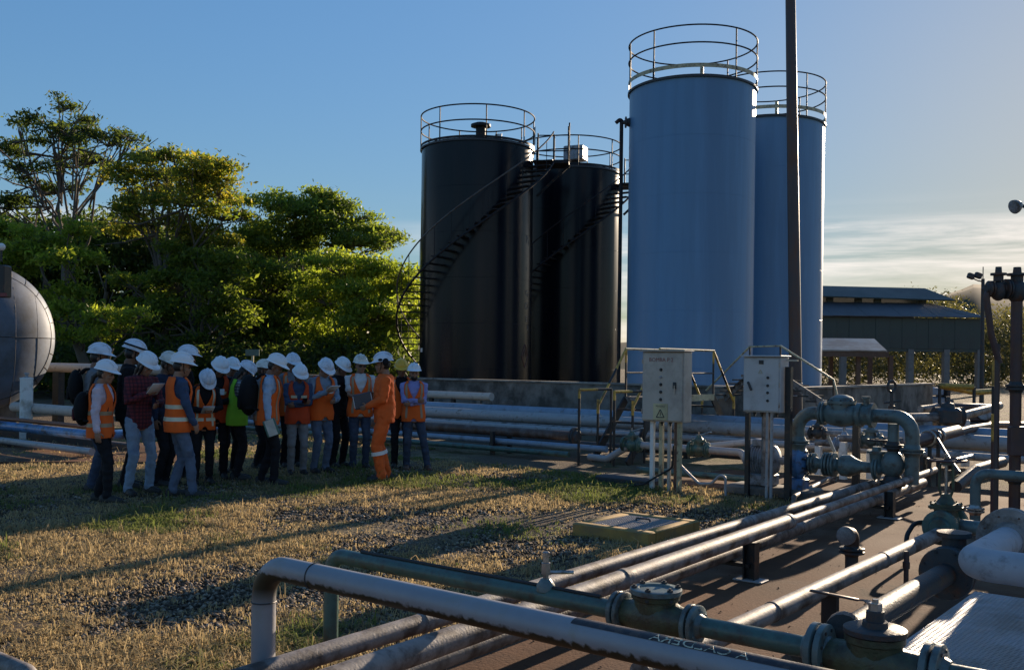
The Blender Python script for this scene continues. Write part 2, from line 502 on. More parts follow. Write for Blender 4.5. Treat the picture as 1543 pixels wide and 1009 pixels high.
def slab_material():
    m = mat('dirty_brown_slab', (.160, .084, .050), .92, var=.28, scale=1.6, dirt=(.105, .060, .040), dirt_amt=.42, dirt_scale=.55, bump=.4, bscale=55, spec=.08)
    nt = m.node_tree; N, L = nt.nodes, nt.links
    bs = N['Principled BSDF']; src = bs.inputs['Base Color'].links[0].from_socket
    tc = N.new('ShaderNodeTexCoord')
    for sc_, lo, hi, col in ((1.1, .60, .66, (.035, .026, .022)), (.35, .52, .62, (.20, .135, .095)), (14, .62, .70, (.06, .042, .032))):
        n = N.new('ShaderNodeTexNoise'); n.inputs['Scale'].default_value = sc_; n.inputs['Detail'].default_value = 8; n.inputs['Roughness'].default_value = .65; n.inputs['Distortion'].default_value = .6
        L.new(tc.outputs['Object'], n.inputs[0])
        r = N.new('ShaderNodeMapRange'); r.inputs['From Min'].default_value = lo; r.inputs['From Max'].default_value = hi; r.inputs['To Max'].default_value = .75
        L.new(n.outputs[0], r.inputs[0])
        x = N.new('ShaderNodeMixRGB'); x.inputs['Color2'].default_value = (*col, 1); L.new(r.outputs[0], x.inputs['Fac']); L.new(src, x.inputs['Color1']); src = x.outputs[0]
    L.new(src, bs.inputs['Base Color'])
    return m
M_slab = slab_material()
b = MB()
pl = [W(-4.08, 0.2), W(9, 0.2), W(9, 14.6), W(-7.1, 14.6), W(-7.1, 12.35), W(-4.08, 12.35)]
b.prism([(p.x, p.y) for p in pl], -.12, .012)
tag(b.build('concrete_slab', M_slab, smooth=False), 'brown dirt-stained concrete slab under the pipes', 'slab', kind='structure')
# slightly raised expansion joints on the slab
# pale ribbed plate in the lower right corner
def plate_material():
    m = mat('pale_ribbed_plate', (.40, .405, .425), .5, var=.1, scale=3, dirt=(.26, .24, .22), dirt_amt=.3, dirt_scale=2, bump=0, metal=.15)
    nt = m.node_tree; N, L = nt.nodes, nt.links
    bs = N['Principled BSDF']
    tc = N.new('ShaderNodeTexCoord')
    mp = N.new('ShaderNodeMapping'); mp.inputs['Rotation'].default_value = (0, 0, -ANG_U)
    L.new(tc.outputs['Object'], mp.inputs[0])
    w = N.new('ShaderNodeTexWave'); w.inputs['Scale'].default_value = 11; w.inputs['Distortion'].default_value = .6; w.inputs['Detail'].default_value = 2
    w2 = N.new('ShaderNodeTexWave'); w2.inputs['Scale'].default_value = 9; w2.bands_direction = 'Y'; w2.inputs['Distortion'].default_value = .4
    L.new(mp.outputs[0], w.inputs[0]); L.new(mp.outputs[0], w2.inputs[0])
    a = N.new('ShaderNodeMath'); a.operation = 'MULTIPLY'; L.new(w.outputs[1], a.inputs[0]); L.new(w2.outputs[1], a.inputs[1])
    bp = N.new('ShaderNodeBump'); bp.inputs['Strength'].default_value = 1.0; bp.inputs['Distance'].default_value = .012
    L.new(a.outputs[0], bp.inputs['Height']); L.new(bp.outputs[0], bs.inputs['Normal'])
    return m
b = MB()
pl = [W(-1.78, 4.15), W(2.6, 4.15), W(2.6, 7.75), W(-1.78, 7.75)]
b.prism([(p.x, p.y) for p in pl], .02, .065)
tag(b.build('ribbed_cover_plate', plate_material(), smooth=False), 'pale ribbed metal cover plate with sunlit stripes at lower right', 'cover plate')

# ------------------------------------------------------------------ grass and gravel (uncountable)
def scatter(n, r0, r1, a0, a1):
    r = np.exp(nrng.uniform(math.log(r0), math.log(r1), n))
    t = np.radians(nrng.uniform(a0, a1, n))
    x, y = r * np.sin(t), r * np.cos(t)
    u = x * UV_U.x + y * UV_U.y; v = x * UV_V.x + y * UV_V.y
    keep = ~in_slab(u, v, .03) & (v < 14.2) & ~((u > -13) & (u < -7.2) & (v > 12.6))
    return x[keep], y[keep], r[keep], u[keep], v[keep]

def patch(x, y):
    gravel = fbm(x * .55 + 3.1, y * .55 + 9.0, 3)
    green = fbm(x * .8 + 40, y * .8 + 11, 4)
    return gravel, green

def make_grass():
    x, y, r, u, v = scatter(125000, 4.2, 24, -33, 20)
    gr, gn = patch(x, y)
    # near the camera on the left the ground is bare gravel, towards the people it is straw
    bare = np.clip((gr - .45) * 5 + np.clip((10.8 - r) * .15, -.35, .55) + .2 * (fbm(x * 4, y * 4, 3) - .5) * 4, 0, 1)
    keep = nrng.random(len(x)) > bare * .9
    x, y, r, gr, gn, u, v = [a[keep] for a in (x, y, r, gr, gn, u, v)]
    n = len(x)
    green = np.clip((gn - .50) * 5.5 + nrng.normal(0, .22, n) + np.where((v > 10.2) & (u > -9.0), .30, -.08), 0, 1)
    hgt = nrng.uniform(.008, .026, n) * (1 + .8 * green) * np.where(nrng.random(n) < .05, 2.6, 1) * (.6 + .9 * fbm(x * 2.1 + 70, y * 2.1, 3))
    # gather part of the blades into distinct tufts
    tk = nrng.choice(n, 2600, replace=False)
    own = nrng.integers(0, 2600, n); mv = nrng.random(n) < .42
    near = (np.abs(x[tk][own] - x) < 1e9) & mv
    order = np.argsort(r); rank = np.empty(n, int); rank[order] = np.arange(n)
    tks = tk[np.argsort(r[tk])]
    tgt = tks[np.clip((rank * len(tks) / n).astype(int) + nrng.integers(-40, 40, n), 0, len(tks) - 1)]
    cl = mv & (np.hypot(x[tgt] - x, y[tgt] - y) < 3.0)
    sp_ = .035 + .004 * r
    x = np.where(cl, x[tgt] + nrng.normal(0, 1, n) * sp_, x); y = np.where(cl, y[tgt] + nrng.normal(0, 1, n) * sp_, y)
    hgt = np.where(cl, hgt * 1.7, hgt); green = np.where(cl, np.clip(green[tgt] + nrng.normal(.12, .12, n), 0, 1), green)
    uu_ = x * UV_U.x + y * UV_U.y; vv_ = x * UV_V.x + y * UV_V.y
    ok = ~in_slab(uu_, vv_, .03)
    x, y, r, green, hgt = x[ok], y[ok], r[ok], green[ok], hgt[ok]
    n = len(x)
    nb = 4
    N = n * nb
    X = np.repeat(x, nb) + nrng.normal(0, .022, N); Y = np.repeat(y, nb) + nrng.normal(0, .022, N)
    Hh = np.repeat(hgt, nb) * nrng.uniform(.5, 1.3, N)
    az = nrng.uniform(0, 2 * np.pi, N)
    lean = nrng.uniform(.2, 3.0, N)
    wd = nrng.uniform(.0015, .0034, N) * (1 + np.repeat(r, nb) / 11)
    dx, dy = np.cos(az), np.sin(az)
    base = np.stack([X, Y, np.full(N, -.035)], -1)
    side = np.stack([-dy, dx, np.zeros(N)], -1) * wd[:, None]
    midp = base + np.stack([dx * Hh * lean * .3, dy * Hh * lean * .3, Hh * .62 + .03], -1)
    tip = base + np.stack([dx * Hh * lean * 1.0, dy * Hh * lean * 1.0, Hh * np.clip(1.15 - lean * .36, .12, 1) + .03], -1)
    V = np.stack([base - side, base + side, midp + side * .8, midp - side * .8, tip], 1).reshape(-1, 3)
    idx = np.arange(N)[:, None] * 5
    q = (idx + np.array([0, 1, 2, 3])).astype(np.int32)
    t = (idx + np.array([3, 2, 4])).astype(np.int32)
    me = bpy.data.meshes.new('grass')
    me.vertices.add(len(V)); me.vertices.foreach_set('co', V.ravel())
    loops = np.concatenate([q, t], 1).ravel()
    me.loops.add(len(loops)); me.loops.foreach_set('vertex_index', loops)
    st = (np.arange(N)[:, None] * 7 + np.array([0, 4])).ravel()
    me.polygons.add(2 * N); me.polygons.foreach_set('loop_start', st)
    me.polygons.foreach_set('loop_total', np.tile([4, 3], N))
    at_ = me.attributes.new('tint', 'FLOAT', 'POINT')
    tint = np.repeat(np.clip(np.repeat(green, nb) + nrng.normal(0, .15, N), 0, 1), 5)
    at_.data.foreach_set('value', tint.astype(np.float32))
    me.update(calc_edges=True); me.validate()
    m = bpy.data.materials.new('grass_blades'); m.use_nodes = True
    nt = m.node_tree; Nn, L = nt.nodes, nt.links
    bs = Nn['Principled BSDF']
    a = Nn.new('ShaderNodeAttribute'); a.attribute_name = 'tint'
    rp = Nn.new('ShaderNodeValToRGB')
    cr = rp.color_ramp
    cr.elements[0].position = 0; cr.elements[0].color = (.54, .41, .21, 1)
    cr.elements[1].position = 1; cr.elements[1].color = (.17, .21, .05, 1)
    e = cr.elements.new(.3); e.color = (.37, .27, .14, 1)
    e = cr.elements.new(.6); e.color = (.25, .225, .10, 1)
    L.new(a.outputs['Fac'], rp.inputs[0])
    L.new(rp.outputs[0], bs.inputs['Base Color'])
    bs.inputs['Roughness'].default_value = .75; bs.inputs['Specular IOR Level'].default_value = .25
    tr = Nn.new('ShaderNodeBsdfTranslucent'); L.new(rp.outputs[0], tr.inputs[0])
    mx = Nn.new('ShaderNodeMixShader'); mx.inputs[0].default_value = .5
    L.new(bs.outputs[0], mx.inputs[1]); L.new(tr.outputs[0], mx.inputs[2])
    L.new(mx.outputs[0], Nn['Material Output'].inputs[0])
    me.materials.append(m)
    o = bpy.data.objects.new('grass', me); C.objects.link(o)
    tag(o, 'short dry and green grass over the ground', 'grass', kind='stuff')

def make_gravel():
    x, y, r, u, v = scatter(80000, 4.2, 16, -33, 18)
    gr, gn = patch(x, y)
    keep = nrng.random(len(x)) < np.clip(.45 + (gr - .45) * 4 + np.clip((11.5 - r) * .14, 0, .5), .12, 1)
    x, y, r = x[keep], y[keep], r[keep]
    n = len(x)
    s = nrng.uniform(.006, .019, n) * (1 + r / 20)
    oct_ = np.array([(1, 0, 0), (-1, 0, 0), (0, 1, 0), (0, -1, 0), (0, 0, 1), (0, 0, -1)], float)
    fo = np.array([(0, 2, 4), (2, 1, 4), (1, 3, 4), (3, 0, 4), (2, 0, 5), (1, 2, 5), (3, 1, 5), (0, 3, 5)])
    az = nrng.uniform(0, 6.28, n)
    rad = nrng.uniform(.6, 1.35, (n, 6, 1)) * oct_[None]
    rad[:, :, 2] *= .65
    ca, sa = np.cos(az)[:, None], np.sin(az)[:, None]
    rx = rad[:, :, 0] * ca - rad[:, :, 1] * sa; ry = rad[:, :, 0] * sa + rad[:, :, 1] * ca
    V = np.stack([rx, ry, rad[:, :, 2]], -1) * s[:, None, None] + np.stack([x, y, np.full(n, -.012)], -1)[:, None]
    F = (np.arange(n)[:, None, None] * 6 + fo[None]).reshape(-1, 3)
    me = bpy.data.meshes.new('gravel')
    me.vertices.add(n * 6); me.vertices.foreach_set('co', V.ravel())
    me.loops.add(F.size); me.loops.foreach_set('vertex_index', F.ravel().astype(np.int32))
    me.polygons.add(len(F)); me.polygons.foreach_set('loop_start', np.arange(len(F)) * 3); me.polygons.foreach_set('loop_total', np.full(len(F), 3))
    me.update(calc_edges=True); me.validate()
    me.attributes.new('tint', 'FLOAT', 'POINT').data.foreach_set('value', np.repeat(nrng.random(n) ** 2.4, 6).astype(np.float32))
    gm = mat('gravel_stones', (.13, .11, .10), .9, bump=.3, bscale=120, spec=.2)
    gn_ = gm.node_tree.nodes; a_ = gn_.new('ShaderNodeAttribute'); a_.attribute_name = 'tint'
    r_ = gn_.new('ShaderNodeValToRGB'); r_.color_ramp.elements[0].color = (.05, .036, .026, 1); r_.color_ramp.elements[1].color = (.36, .29, .22, 1)
    gm.node_tree.links.new(a_.outputs['Fac'], r_.inputs[0]); gm.node_tree.links.new(r_.outputs[0], gn_['Principled BSDF'].inputs['Base Color'])
    me.materials.append(gm)
    o = bpy.data.objects.new('gravel', me); C.objects.link(o)
    tag(o, 'loose grey gravel scattered between the grass', 'gravel', kind='stuff')
make_grass()
make_gravel()
def make_grit():
    # small stones, clods and dead leaves blown over the slab
    n = 1500
    u = nrng.uniform(-4.0, 3.0, n); v = nrng.uniform(3.4, 13.5, n)
    edge = nrng.random(n) < .55
    u = np.where(edge, -4.05 + np.abs(nrng.normal(0, .22, n)), u)
    vs_, fs_ = [], []
    for i in range(n):
        c_ = W(u[i], v[i], .014); s_ = nrng.uniform(.004, .014); a_ = nrng.uniform(0, 6.28)
        k = len(vs_)
        for (dx, dy, dz) in ((1, 0, .1), (-.3, .8, .1), (-.8, -.5, .1), (.1, 0, .7)):
            vs_.append((c_.x + s_ * (dx * math.cos(a_) - dy * math.sin(a_)), c_.y + s_ * (dx * math.sin(a_) + dy * math.cos(a_)), c_.z + s_ * dz))
        fs_ += [(k, k + 1, k + 3), (k + 1, k + 2, k + 3), (k + 2, k, k + 3)]
    o = MB().add(vs_, fs_).build('slab_grit', mat('grit', (.12, .085, .06), .95, var=.6, scale=3, spec=.1), None, smooth=False)
    tag(o, 'small stones and grit scattered over the brown slab', 'grit', kind='stuff')
make_grit()

# ------------------------------------------------------------------ containment wall round the tanks
b = MB()
cs = [(-26, 21.6), (-8.9, 21.6), (-8.9, 33.0), (-9.12, 33.0), (-9.12, 21.82), (-26, 21.82)]
b.prism([(W(*c).x, W(*c).y) for c in cs], -.1, 1.14)
wall = empty('containment_wall', W(-17, 21.7), 0, 'low grey stained concrete wall in front of the tall tanks', 'wall')
o = b.build('wall', M_conc, wall, smooth=False); o.matrix_parent_inverse = Matrix.Translation(W(-17, 21.7)).inverted()
b = MB()
cs2 = [(-26.03, 21.56), (-8.86, 21.56), (-8.86, 33.03), (-9.16, 33.03), (-9.16, 21.86), (-26.03, 21.86)]
b.prism([(W(*c).x, W(*c).y) for c in cs2], 1.143, 1.19)
o = b.build('coping', mat('coping_concrete', (.30, .28, .25), .9, var=.2, scale=4, dirt=(.12, .11, .1), dirt_amt=.3, dirt_scale=2), wall, smooth=False)
o.matrix_parent_inverse = Matrix.Translation(W(-17, 21.7)).inverted()

def inv_parent(o, p):
    """keep a mesh that was built in site coordinates where it is under its parent"""
    o.parent = p
    o.matrix_parent_inverse = (Matrix.Translation(p.location) @ Euler(p.rotation_euler).to_matrix().to_4x4()).inverted()
    return o

# ------------------------------------------------------------------ tanks
def tank_frame(c):
    to = Vector((-c.x, -c.y, 0)).normalized()
    rt = Vector((-to.y, to.x, 0))
    if rt.x < 0: rt = -rt
    return to, rt

def text_mesh(s, size, ext=0.0):
    cu = bpy.data.curves.new('txt', 'FONT')
    cu.body = s; cu.size = size; cu.extrude = ext; cu.resolution_u = 3
    cu.align_x = 'CENTER'; cu.align_y = 'CENTER'
    ob = bpy.data.objects.new('txt', cu)
    C.objects.link(ob)
    dg = bpy.context.evaluated_depsgraph_get()
    me = bpy.data.meshes.new_from_object(ob.evaluated_get(dg))
    bpy.data.objects.remove(ob)
    bpy.data.curves.remove(cu)
    return me

def shell_prof(H, R, courses):
    return [(H * k / courses, R) for k in range(courses + 1)]

def ring_rail(b, c, R, z, r, n=72, seg=8):
    b.tube([Vector((c.x + R * math.cos(2 * math.pi * i / n), c.y + R * math.sin(2 * math.pi * i / n), z)) for i in range(n)], r, seg, closed=True)

def make_tank(c, R, H, blue, label, post_phis, rails, toe, group):
    root = empty('storage_tank', c, 0, label, 'tank', group)
    to, rt = tank_frame(c)
    L0 = Vector((0, 0, 0))
    d = lambda ph: to * math.cos(math.radians(ph)) + rt * math.sin(math.radians(ph))
    MB().lathe(L0, UP, shell_prof(H, R, 6), 128, cap=False).build('shell', M_blue_tank if blue else M_black_tank, root, ang=60)
    for k in range(1, 6):
        b = MB(); ring_rail(b, L0, R, H * k / 6, .004, 128, 5); b.build('weld_seam', M_blue_tank if blue else M_black_tank, root)
    MB().lathe((0, 0, H + .002), UP, [(0, R + .0), (.04, R - .02), (.22, .05), (.222, .01)], 64).build('roof', M_tank_lid, root)
    MB().lathe((0, 0, H - .05), UP, [(0, R + .008), (0, R + .055), (.055, R + .055), (.055, R + .008)], 96, cap=False).build('top_rim', M_tank_lid, root, smooth=False)
    railm = M_rail_dark
    for z in rails:
        b = MB(); ring_rail(b, L0, R + .03, H + z, .022 if blue else .024); b.build('guard_rail', railm, root)
    if toe:
        MB().lathe((0, 0, H + toe[0]), UP, [(0, R + .035), (0, R + .043), (toe[1], R + .043), (toe[1], R + .035), (0, R + .035)], 96, cap=False).build('toe_board', M_rail_cream if blue else railm, root, smooth=False)
    for ph, wide in post_phis:
        p = d(ph) * (R + .03)
        b = MB()
        if wide: b.box(p + UP * (H + rails[-1] / 2 - .02), (.10, .05, rails[-1] + .06), (d(ph + 90), d(ph), UP))
        else: b.cyl(p + UP * (H - .04), p + UP * (H + rails[-1]), .02, 8)
        b.build('rail_post', M_rail_cream if wide else railm, root)
    return root, d

def black_extras(root, d, c, R, H, box_vent, seed):
    # spiral stair: tread height as a function of the angle round the shell
    land = H - .45
    ztread = lambda ph: land - (70 - ph) * .0333
    phs = [70 - 6.25 * k for k in range(0, 41)]
    w = .74
    tread = None
    for k, ph in enumerate(phs):
        z = ztread(ph)
        if z < .12: break
        b = MB()
        if tread is None:
            b.box((0, 0, 0), (w, .24, .035), None)
            tread = b.mesh('tread', smooth=False); tread.materials.append(M_rail_dark)
        r = d(ph)
        X, Y = r, Vector((-r.y, r.x, 0))
        M = Matrix(((X.x, Y.x, 0, 0), (X.y, Y.y, 0, 0), (0, 0, 1, 0), (0, 0, 0, 1)))
        M.translation = r * (R + .03 + w / 2) + UP * z
        link_mesh('stair_tread', tread, root, mat4=M)
        if k % 2 == 0:
            q = r * (R + .02 + w)
            MB().cyl(q + UP * (z - .05), q + UP * (z + .93), .012, 6).build('baluster', M_rail_dark, root)
    phs2 = [70 - 2.5 * k for k in range(0, 100) if ztread(70 - 2.5 * k) > .1]
    MB().tube([d(p) * (R + .03 + w) + UP * (ztread(p) + .94) for p in phs2], .024, 8).build('stair_handrail', M_rail_dark if seed else mat('stair_rail_weathered', (.10, .095, .085), .5, dirt=RUST, dirt_amt=.3, dirt_scale=6), root)
    MB().tube([d(p) * (R + .03 + w) + UP * (ztread(p) - .07) for p in phs2], .035, 6).build('stair_stringer', M_rail_dark, root)
    # landing at the head of the stair
    r = d(83); t = Vector((-r.y, r.x, 0))
    t = t if t.dot(d(100)) > 0 else -t
    cl = r * (R + .62) + UP * (land + .02)
    MB().box(cl + t * .12, (1.16, 1.0, .10), (r, t, UP)).build('landing', M_rail_dark, root, smooth=False)
    for i, (a, s, hh) in enumerate([(.56, -.36, 1.15), (.56, .60, 1.5), (-.5, .60, 1.15), (.05, .60, 1.1)]):
        MB().box(cl + r * a + t * s + UP * hh / 2, (.05, .05, hh), (r, t, UP)).build('landing_post', M_rail_dark, root, smooth=False)
    b = MB()
    for h in (.55, 1.08):
        b.cyl(cl + r * .56 + t * -.36 + UP * h, cl + r * .56 + t * .60 + UP * h, .02, 8)
        b.cyl(cl + r * .56 + t * .60 + UP * h, cl + r * -.5 + t * .60 + UP * h, .02, 8)
    b.build('landing_rail', M_rail_dark, root)
    b = MB()
    b.box(cl + r * .05 + t * .1 - UP * .55, (1.5, .06, .08), ((r * .72 + UP * .69).normalized(), t, (UP * .72 - r * .69).normalized()))
    b.build('landing_brace', M_rail_dark, root, smooth=False)
    # vent on the roof
    if box_vent:
        p = d(150) * .35
        MB().cyl(p + UP * (H + .1), p + UP * (H + .62), .17, 16).build('vent_stem', M_rail_dark, root)
        MB().box(p + UP * (H + .88), (.78, .6, .55), (d(70), d(160), UP), .03).build('vent_box', M_motor, root)
    else:
        p = d(170) * .55
        MB().cyl(p + UP * (H + .1), p + UP * (H + .98), .17, 18).build('vent_stem', M_rail_dark, root)
        MB().lathe(p + UP * (H + .92), UP, [(0, .22), (.02, .34), (.10, .34), (.16, .18), (.17, .02)], 24).build('vent_cap', M_rail_dark, root)
        q = d(205) * (R - .5)
        MB().lathe(q + UP * (H + .06), UP, [(0, .3), (.14, .3), (.17, .2)], 18).build('roof_hatch', M_tank_lid, root)
    for ph, hh, ww in ([(158, .86, .26), (100, .60, .34)] if not box_vent else [(95, .85, .22)]):
        q = d(ph) * (R + .07)
        MB().box(q + UP * (H + hh), (ww, .015, .30 if hh > .7 else .6), (d(ph + 90), d(ph), UP)).build('sign_plate', M_white, root, smooth=False)

TR, BR = 1.87, 1.77
tanks = {}
for key, (u, v, R, H, blue, label) in {
    'k1': (-21.4, 25.1, TR, 8.75, False, 'glossy black tank with round vent cap, left of the two black tanks'),
    'k2': (-21.3, 30.4, TR, 8.75, False, 'black tank with square vent box, behind and right of the other black tank'),
    'b1': (-13.4, 25.1, BR, 9.42, True, 'larger nearer blue tank with full round guard rail on top'),
    'b2': (-13.4, 30.3, BR, 9.42, True, 'farther blue tank half hidden behind the nearer blue tank and pole'),
}.items():
    c = W(u, v)
    posts = [(p, 0) for p in (8, 52, 97, 127, 160, -160, -118, -88, -40)] if not blue else [(p, 0) for p in (80, 40, -75, -35, -140, 145, -100)]
    if blue: posts.append((171, 1))
    root, d = make_tank(c, R, H, blue, label, posts, (.87, 1.34) if blue else (.6, 1.09), (.2, .11) if blue else (.03, .08), 'tall vertical storage tanks behind the low wall')
    tanks[key] = (root, d, c, R, H)
    if not blue: black_extras(root, d, c, R, H, key == 'k2', key == 'k2')
# small fittings on the blue tank roofs
root, d, c, R, H = tanks['b1']
for ph, rr in ((205, 1.2), (215, 1.0), (222, .9)):
    MB().cyl(d(ph) * rr + UP * (H + .1), d(ph) * rr + UP * (H + .42), .035, 8).build('roof_nozzle', M_rail_cream, root)
MB().lathe(d(180) * 1.1 + UP * (H + .04), UP, [(0, .22), (.16, .22), (.19, .1)], 18).build('roof_hatch', M_tank_lid, root)
root, d, c, R, H = tanks['b2']
q = d(185) * 1.2
MB().torus(q + UP * (H + .22), d(0), .15, .04).build('lifting_eye', M_rail_cream, root)
# worn lettering and hazard diamond running down the left black tank
root, d, c, R, H = tanks['k1']
ph0 = 62
def on_shell(me, ph, z, R, dz=.006):
    for vtx in me.vertices:
        a = math.radians(ph) + vtx.co.x / R
        r = d(math.degrees(a))
        vtx.co = r * (R + dz) + UP * (z + vtx.co.y)
    return me
for i, (ch, z, s) in enumerate([('P', 5.68, .36), ('1', 5.60, .26), ('-', 5.1, .2), ('I', 4.75, .22), ('C', 3.95, .24), ('F', 3.86, .22), ('O', 3.52, .30), ('E', 3.1, .26), ('8', 2.82, .24)]):
    me = on_shell(text_mesh(ch, s), ph0 + (3.5 if i in (1, 5, 8) else 0), z, R)
    me.materials.append(M_palelet)
    link_mesh('lettering', me, root)
b = MB()
def shell_pt(x, z, dz=.007):
    r = d(ph0 - 2 + math.degrees(x / R)); return r * (R + dz) + UP * z
dia = [(0, 2.28), (.22, 1.9), (0, 1.52), (-.22, 1.9)]
for i in range(4):
    p, q = dia[i], dia[(i + 1) % 4]
    b.tube([shell_pt(p[0] + (q[0] - p[0]) * t / 4, p[1] + (q[1] - p[1]) * t / 4) for t in range(5)], .012, 4)
b.tube([shell_pt(-.1, 1.86), shell_pt(.1, 1.86)], .01, 4); b.tube([shell_pt(-.09, 1.9), shell_pt(0, 2.1), shell_pt(.09, 1.9)], .01, 4)
b.build('hazard_diamond', mat('faded_red_marking', (.14, .07, .07), .6, bump=0), root)
MB().box(d(-70) * (R + .01) + UP * 2.05, (.16, .02, .13), (d(20), d(-70), UP)).build('number_plate', M_white, root)

# vertical vent line standing beside the nearer blue tank
base = at(932, 560, 28.0); base.z = 0
top_z = at(932, 178, 28.0).z
ln = empty('vent_pipe', base, 0, 'thin dark vertical pipe with valve at top beside the nearer blue tank', 'pipe')
MB().tube(fillet([(0, 0, 0), (0, 0, top_z), (-.16, 0, top_z - .14)], .08), .055, 10).build('riser', M_rail_dark, ln)
b = MB(); b.lathe((.0, 0, top_z - .12), (1, 0, 0), [(0, .05), (.1, .06), (.1, .16), (.14, .16), (.14, .10), (.22, .13), (.30, .10), (.30, .16), (.34, .16), (.34, .05), (.6, .05)], 14)
b.build('valve', M_castdark, ln)
# ------------------------------------------------------------------ pipework helpers
def _slope(px, z, y):
    a = (px - PX0) / FPX
    return (a - (z - CAMH) / y * math.sin(ROLL)) / math.cos(ROLL)
def uof(px, v, z):
    u = -v
    for _ in range(8):
        y = max(.5, W(u, v).y); t = _slope(px, z, y)
        u = v * (t * UV_V.y - UV_V.x) / (UV_U.x - t * UV_U.y)
    return u
def vof(px, u, z):
    v = -u
    for _ in range(8):
        y = max(.5, W(u, v).y); t = _slope(px, z, y)
        v = u * (UV_U.x - t * UV_U.y) / (t * UV_V.y - UV_V.x)
    return v

def thing(name, loc, label, cat, group=None, rz=0.0):
    return empty(name, loc, rz, label, cat, group)
def part(b, name, m, root, smooth=True, ang=38):
    o = b.build(name, m, None, smooth, ang)
    return inv_parent(o, root) if root.parent is None else sub(o, root)
def sub(o, par):
    o.parent = par
    p = par.parent
    o.matrix_parent_inverse = par.matrix_parent_inverse @ (par.matrix_basis.inverted() if False else Matrix.Identity(4))
    o.matrix_parent_inverse = (p.matrix_basis @ par.matrix_parent_inverse @ par.matrix_basis).inverted()
    return o

def bolts(root, c, axis, R, n, s, m, through=.03, name='bolt'):
    ax, a, bb = frame(axis)
    for i in range(n):
        t = 2 * math.pi * (i + .5) / n
        q = Vector(c) + a * (R * math.cos(t)) + bb * (R * math.sin(t))
        b = MB()
        b.cyl(q - ax * through, q + ax * through, s * .5, 6)
        b.lathe(q + ax * through * .45, ax, [(0, s), (s * .9, s)], 6)
        b.lathe(q - ax * (through * .45 + s * .9), ax, [(0, s), (s * .9, s)], 6)
        part(b, name, m, root, smooth=False)

def flange(root, c, axis, R, r, m, th=.022, gap=.008, nb=0, bm=None):
    """a bolted pair of flanges at c"""
    ax = Vector(axis).normalized()
    for s in (-1, 1):
        b = MB()
        b.lathe(Vector(c) + ax * (s * gap / 2), ax * s, [(0, R * .96), (.003, R), (th - .003, R), (th, R * .95), (th + .002, r * 1.25), (th + r * .55, r * 1.02)], 24)
        part(b, 'flange', m, root)
    b = MB(); b.lathe(Vector(c) - ax * gap / 2, ax, [(.0005, R * .8), (gap - .0005, R * .8)], 20); part(b, 'gasket', M_rubber, root)
    if nb: bolts(root, c, ax, (R + r) / 2 * 1.06, nb, min(.014, (R - r) * .3), bm or m, th + gap)

def weld(root, c, axis, r, m):
    part(MB().torus(c, axis, r, r * .06, 24, 5), 'weld_seam', m, root)

def wheel(root, c, axis, R, m, spokes=4, tube=.012):
    ax, a, bb = frame(axis)
    o = part(MB().torus(c, axis, R, tube, 30, 7), 'handwheel', m, root)
    b = MB()
    for i in range(spokes):
        t = 2 * math.pi * i / spokes + .4
        b.cyl(Vector(c), Vector(c) + (a * math.cos(t) + bb * math.sin(t)) * R, tube * .75, 6)
    b.lathe(Vector(c) - ax * .02, ax, [(0, tube * 1.8), (.04, tube * 1.8)], 10)
    part(b, 'wheel_spokes', m, root)

def gate_valve(root, c, axis, r, m, h=.5, wr=.13, wm=None, fl=None, updir=UP, nb=6, detail=True):
    """flanged gate valve: body, two flange pairs, bonnet, yoke, stem and handwheel"""
    c = Vector(c); ax = Vector(axis).normalized(); up = Vector(updir)
    side = ax.cross(up)
    L = r * 2.1
    fl = fl or m
    b = MB()
    b.lathe(c - ax * L, ax, [(0, r * 1.05), (L * .45, r * 1.25), (L * .75, r * 1.65), (L, r * 1.75), (L * 1.25, r * 1.65), (L * 1.55, r * 1.25), (2 * L, r * 1.05)], 22)
    b.lathe(c, up, [(0, r * 1.3), (r * 1.2, r * 1.35), (r * 1.9, r * 1.25)], 20)
    b.lathe(c, -up, [(0, r * 1.2), (r * 1.5, r * 1.0), (r * 1.9, r * .4)], 18)
    part(b, 'valve_body', m, root)
    for s in (-1, 1): flange(root, c + ax * (s * L * 1.06), ax, r * 1.95, r, fl, th=r * .3, gap=r * .1, nb=nb if detail else 0)
    z = r * 1.9
    b = MB(); b.lathe(c + up * z, up, [(0, r * 1.9), (r * .28, r * 1.9), (r * .30, r * 1.9), (r * .34, r * 1.7), (r * .62, r * 1.7), (r * .66, r * 1.1), (r * 1.3, r * .65), (r * 1.7, r * .6)], 22)
    part(b, 'bonnet', m, root)
    if detail: bolts(root, c + up * (z + r * .32), up, r * 1.6, 8, r * .16, m, r * .5)
    t = h - z
    if t > r * 2:
        b = MB()
        for s in (-1, 1):
            b.tube([c + up * (z + r * 1.5) + side * (s * r * .5), c + up * (z + r * 2.2) + side * (s * r * .75), c + up * (h - r * .6) + side * (s * r * .7), c + up * (h - r * .3) + side * (s * r * .3)], r * .16, 6)
        b.lathe(c + up * (h - r * .55), up, [(0, r * .55), (r * .4, r * .5)], 12)
        part(b, 'yoke', m, root)
    part(MB().cyl(c + up * z, c + up * (h + r * .7), r * .2, 8), 'stem', M_steel, root)
    if wr: wheel(root, c + up * h, up, wr, wm or m, tube=max(.008, wr * .07))

def pipe(name, pts, r, m, label, group=None, bend=None, seg=16, cat='pipe', welds=()):
    pts = [Vector(p) for p in pts]
    root = thing(name, (pts[0].x, pts[0].y, 0), label, cat, group)
    part(MB().tube(fillet(pts, bend or r * 2.6), r, seg), 'pipe_run', m, root, ang=50)
    for (p, axis) in welds: weld(root, p, axis, r, m)
    return root

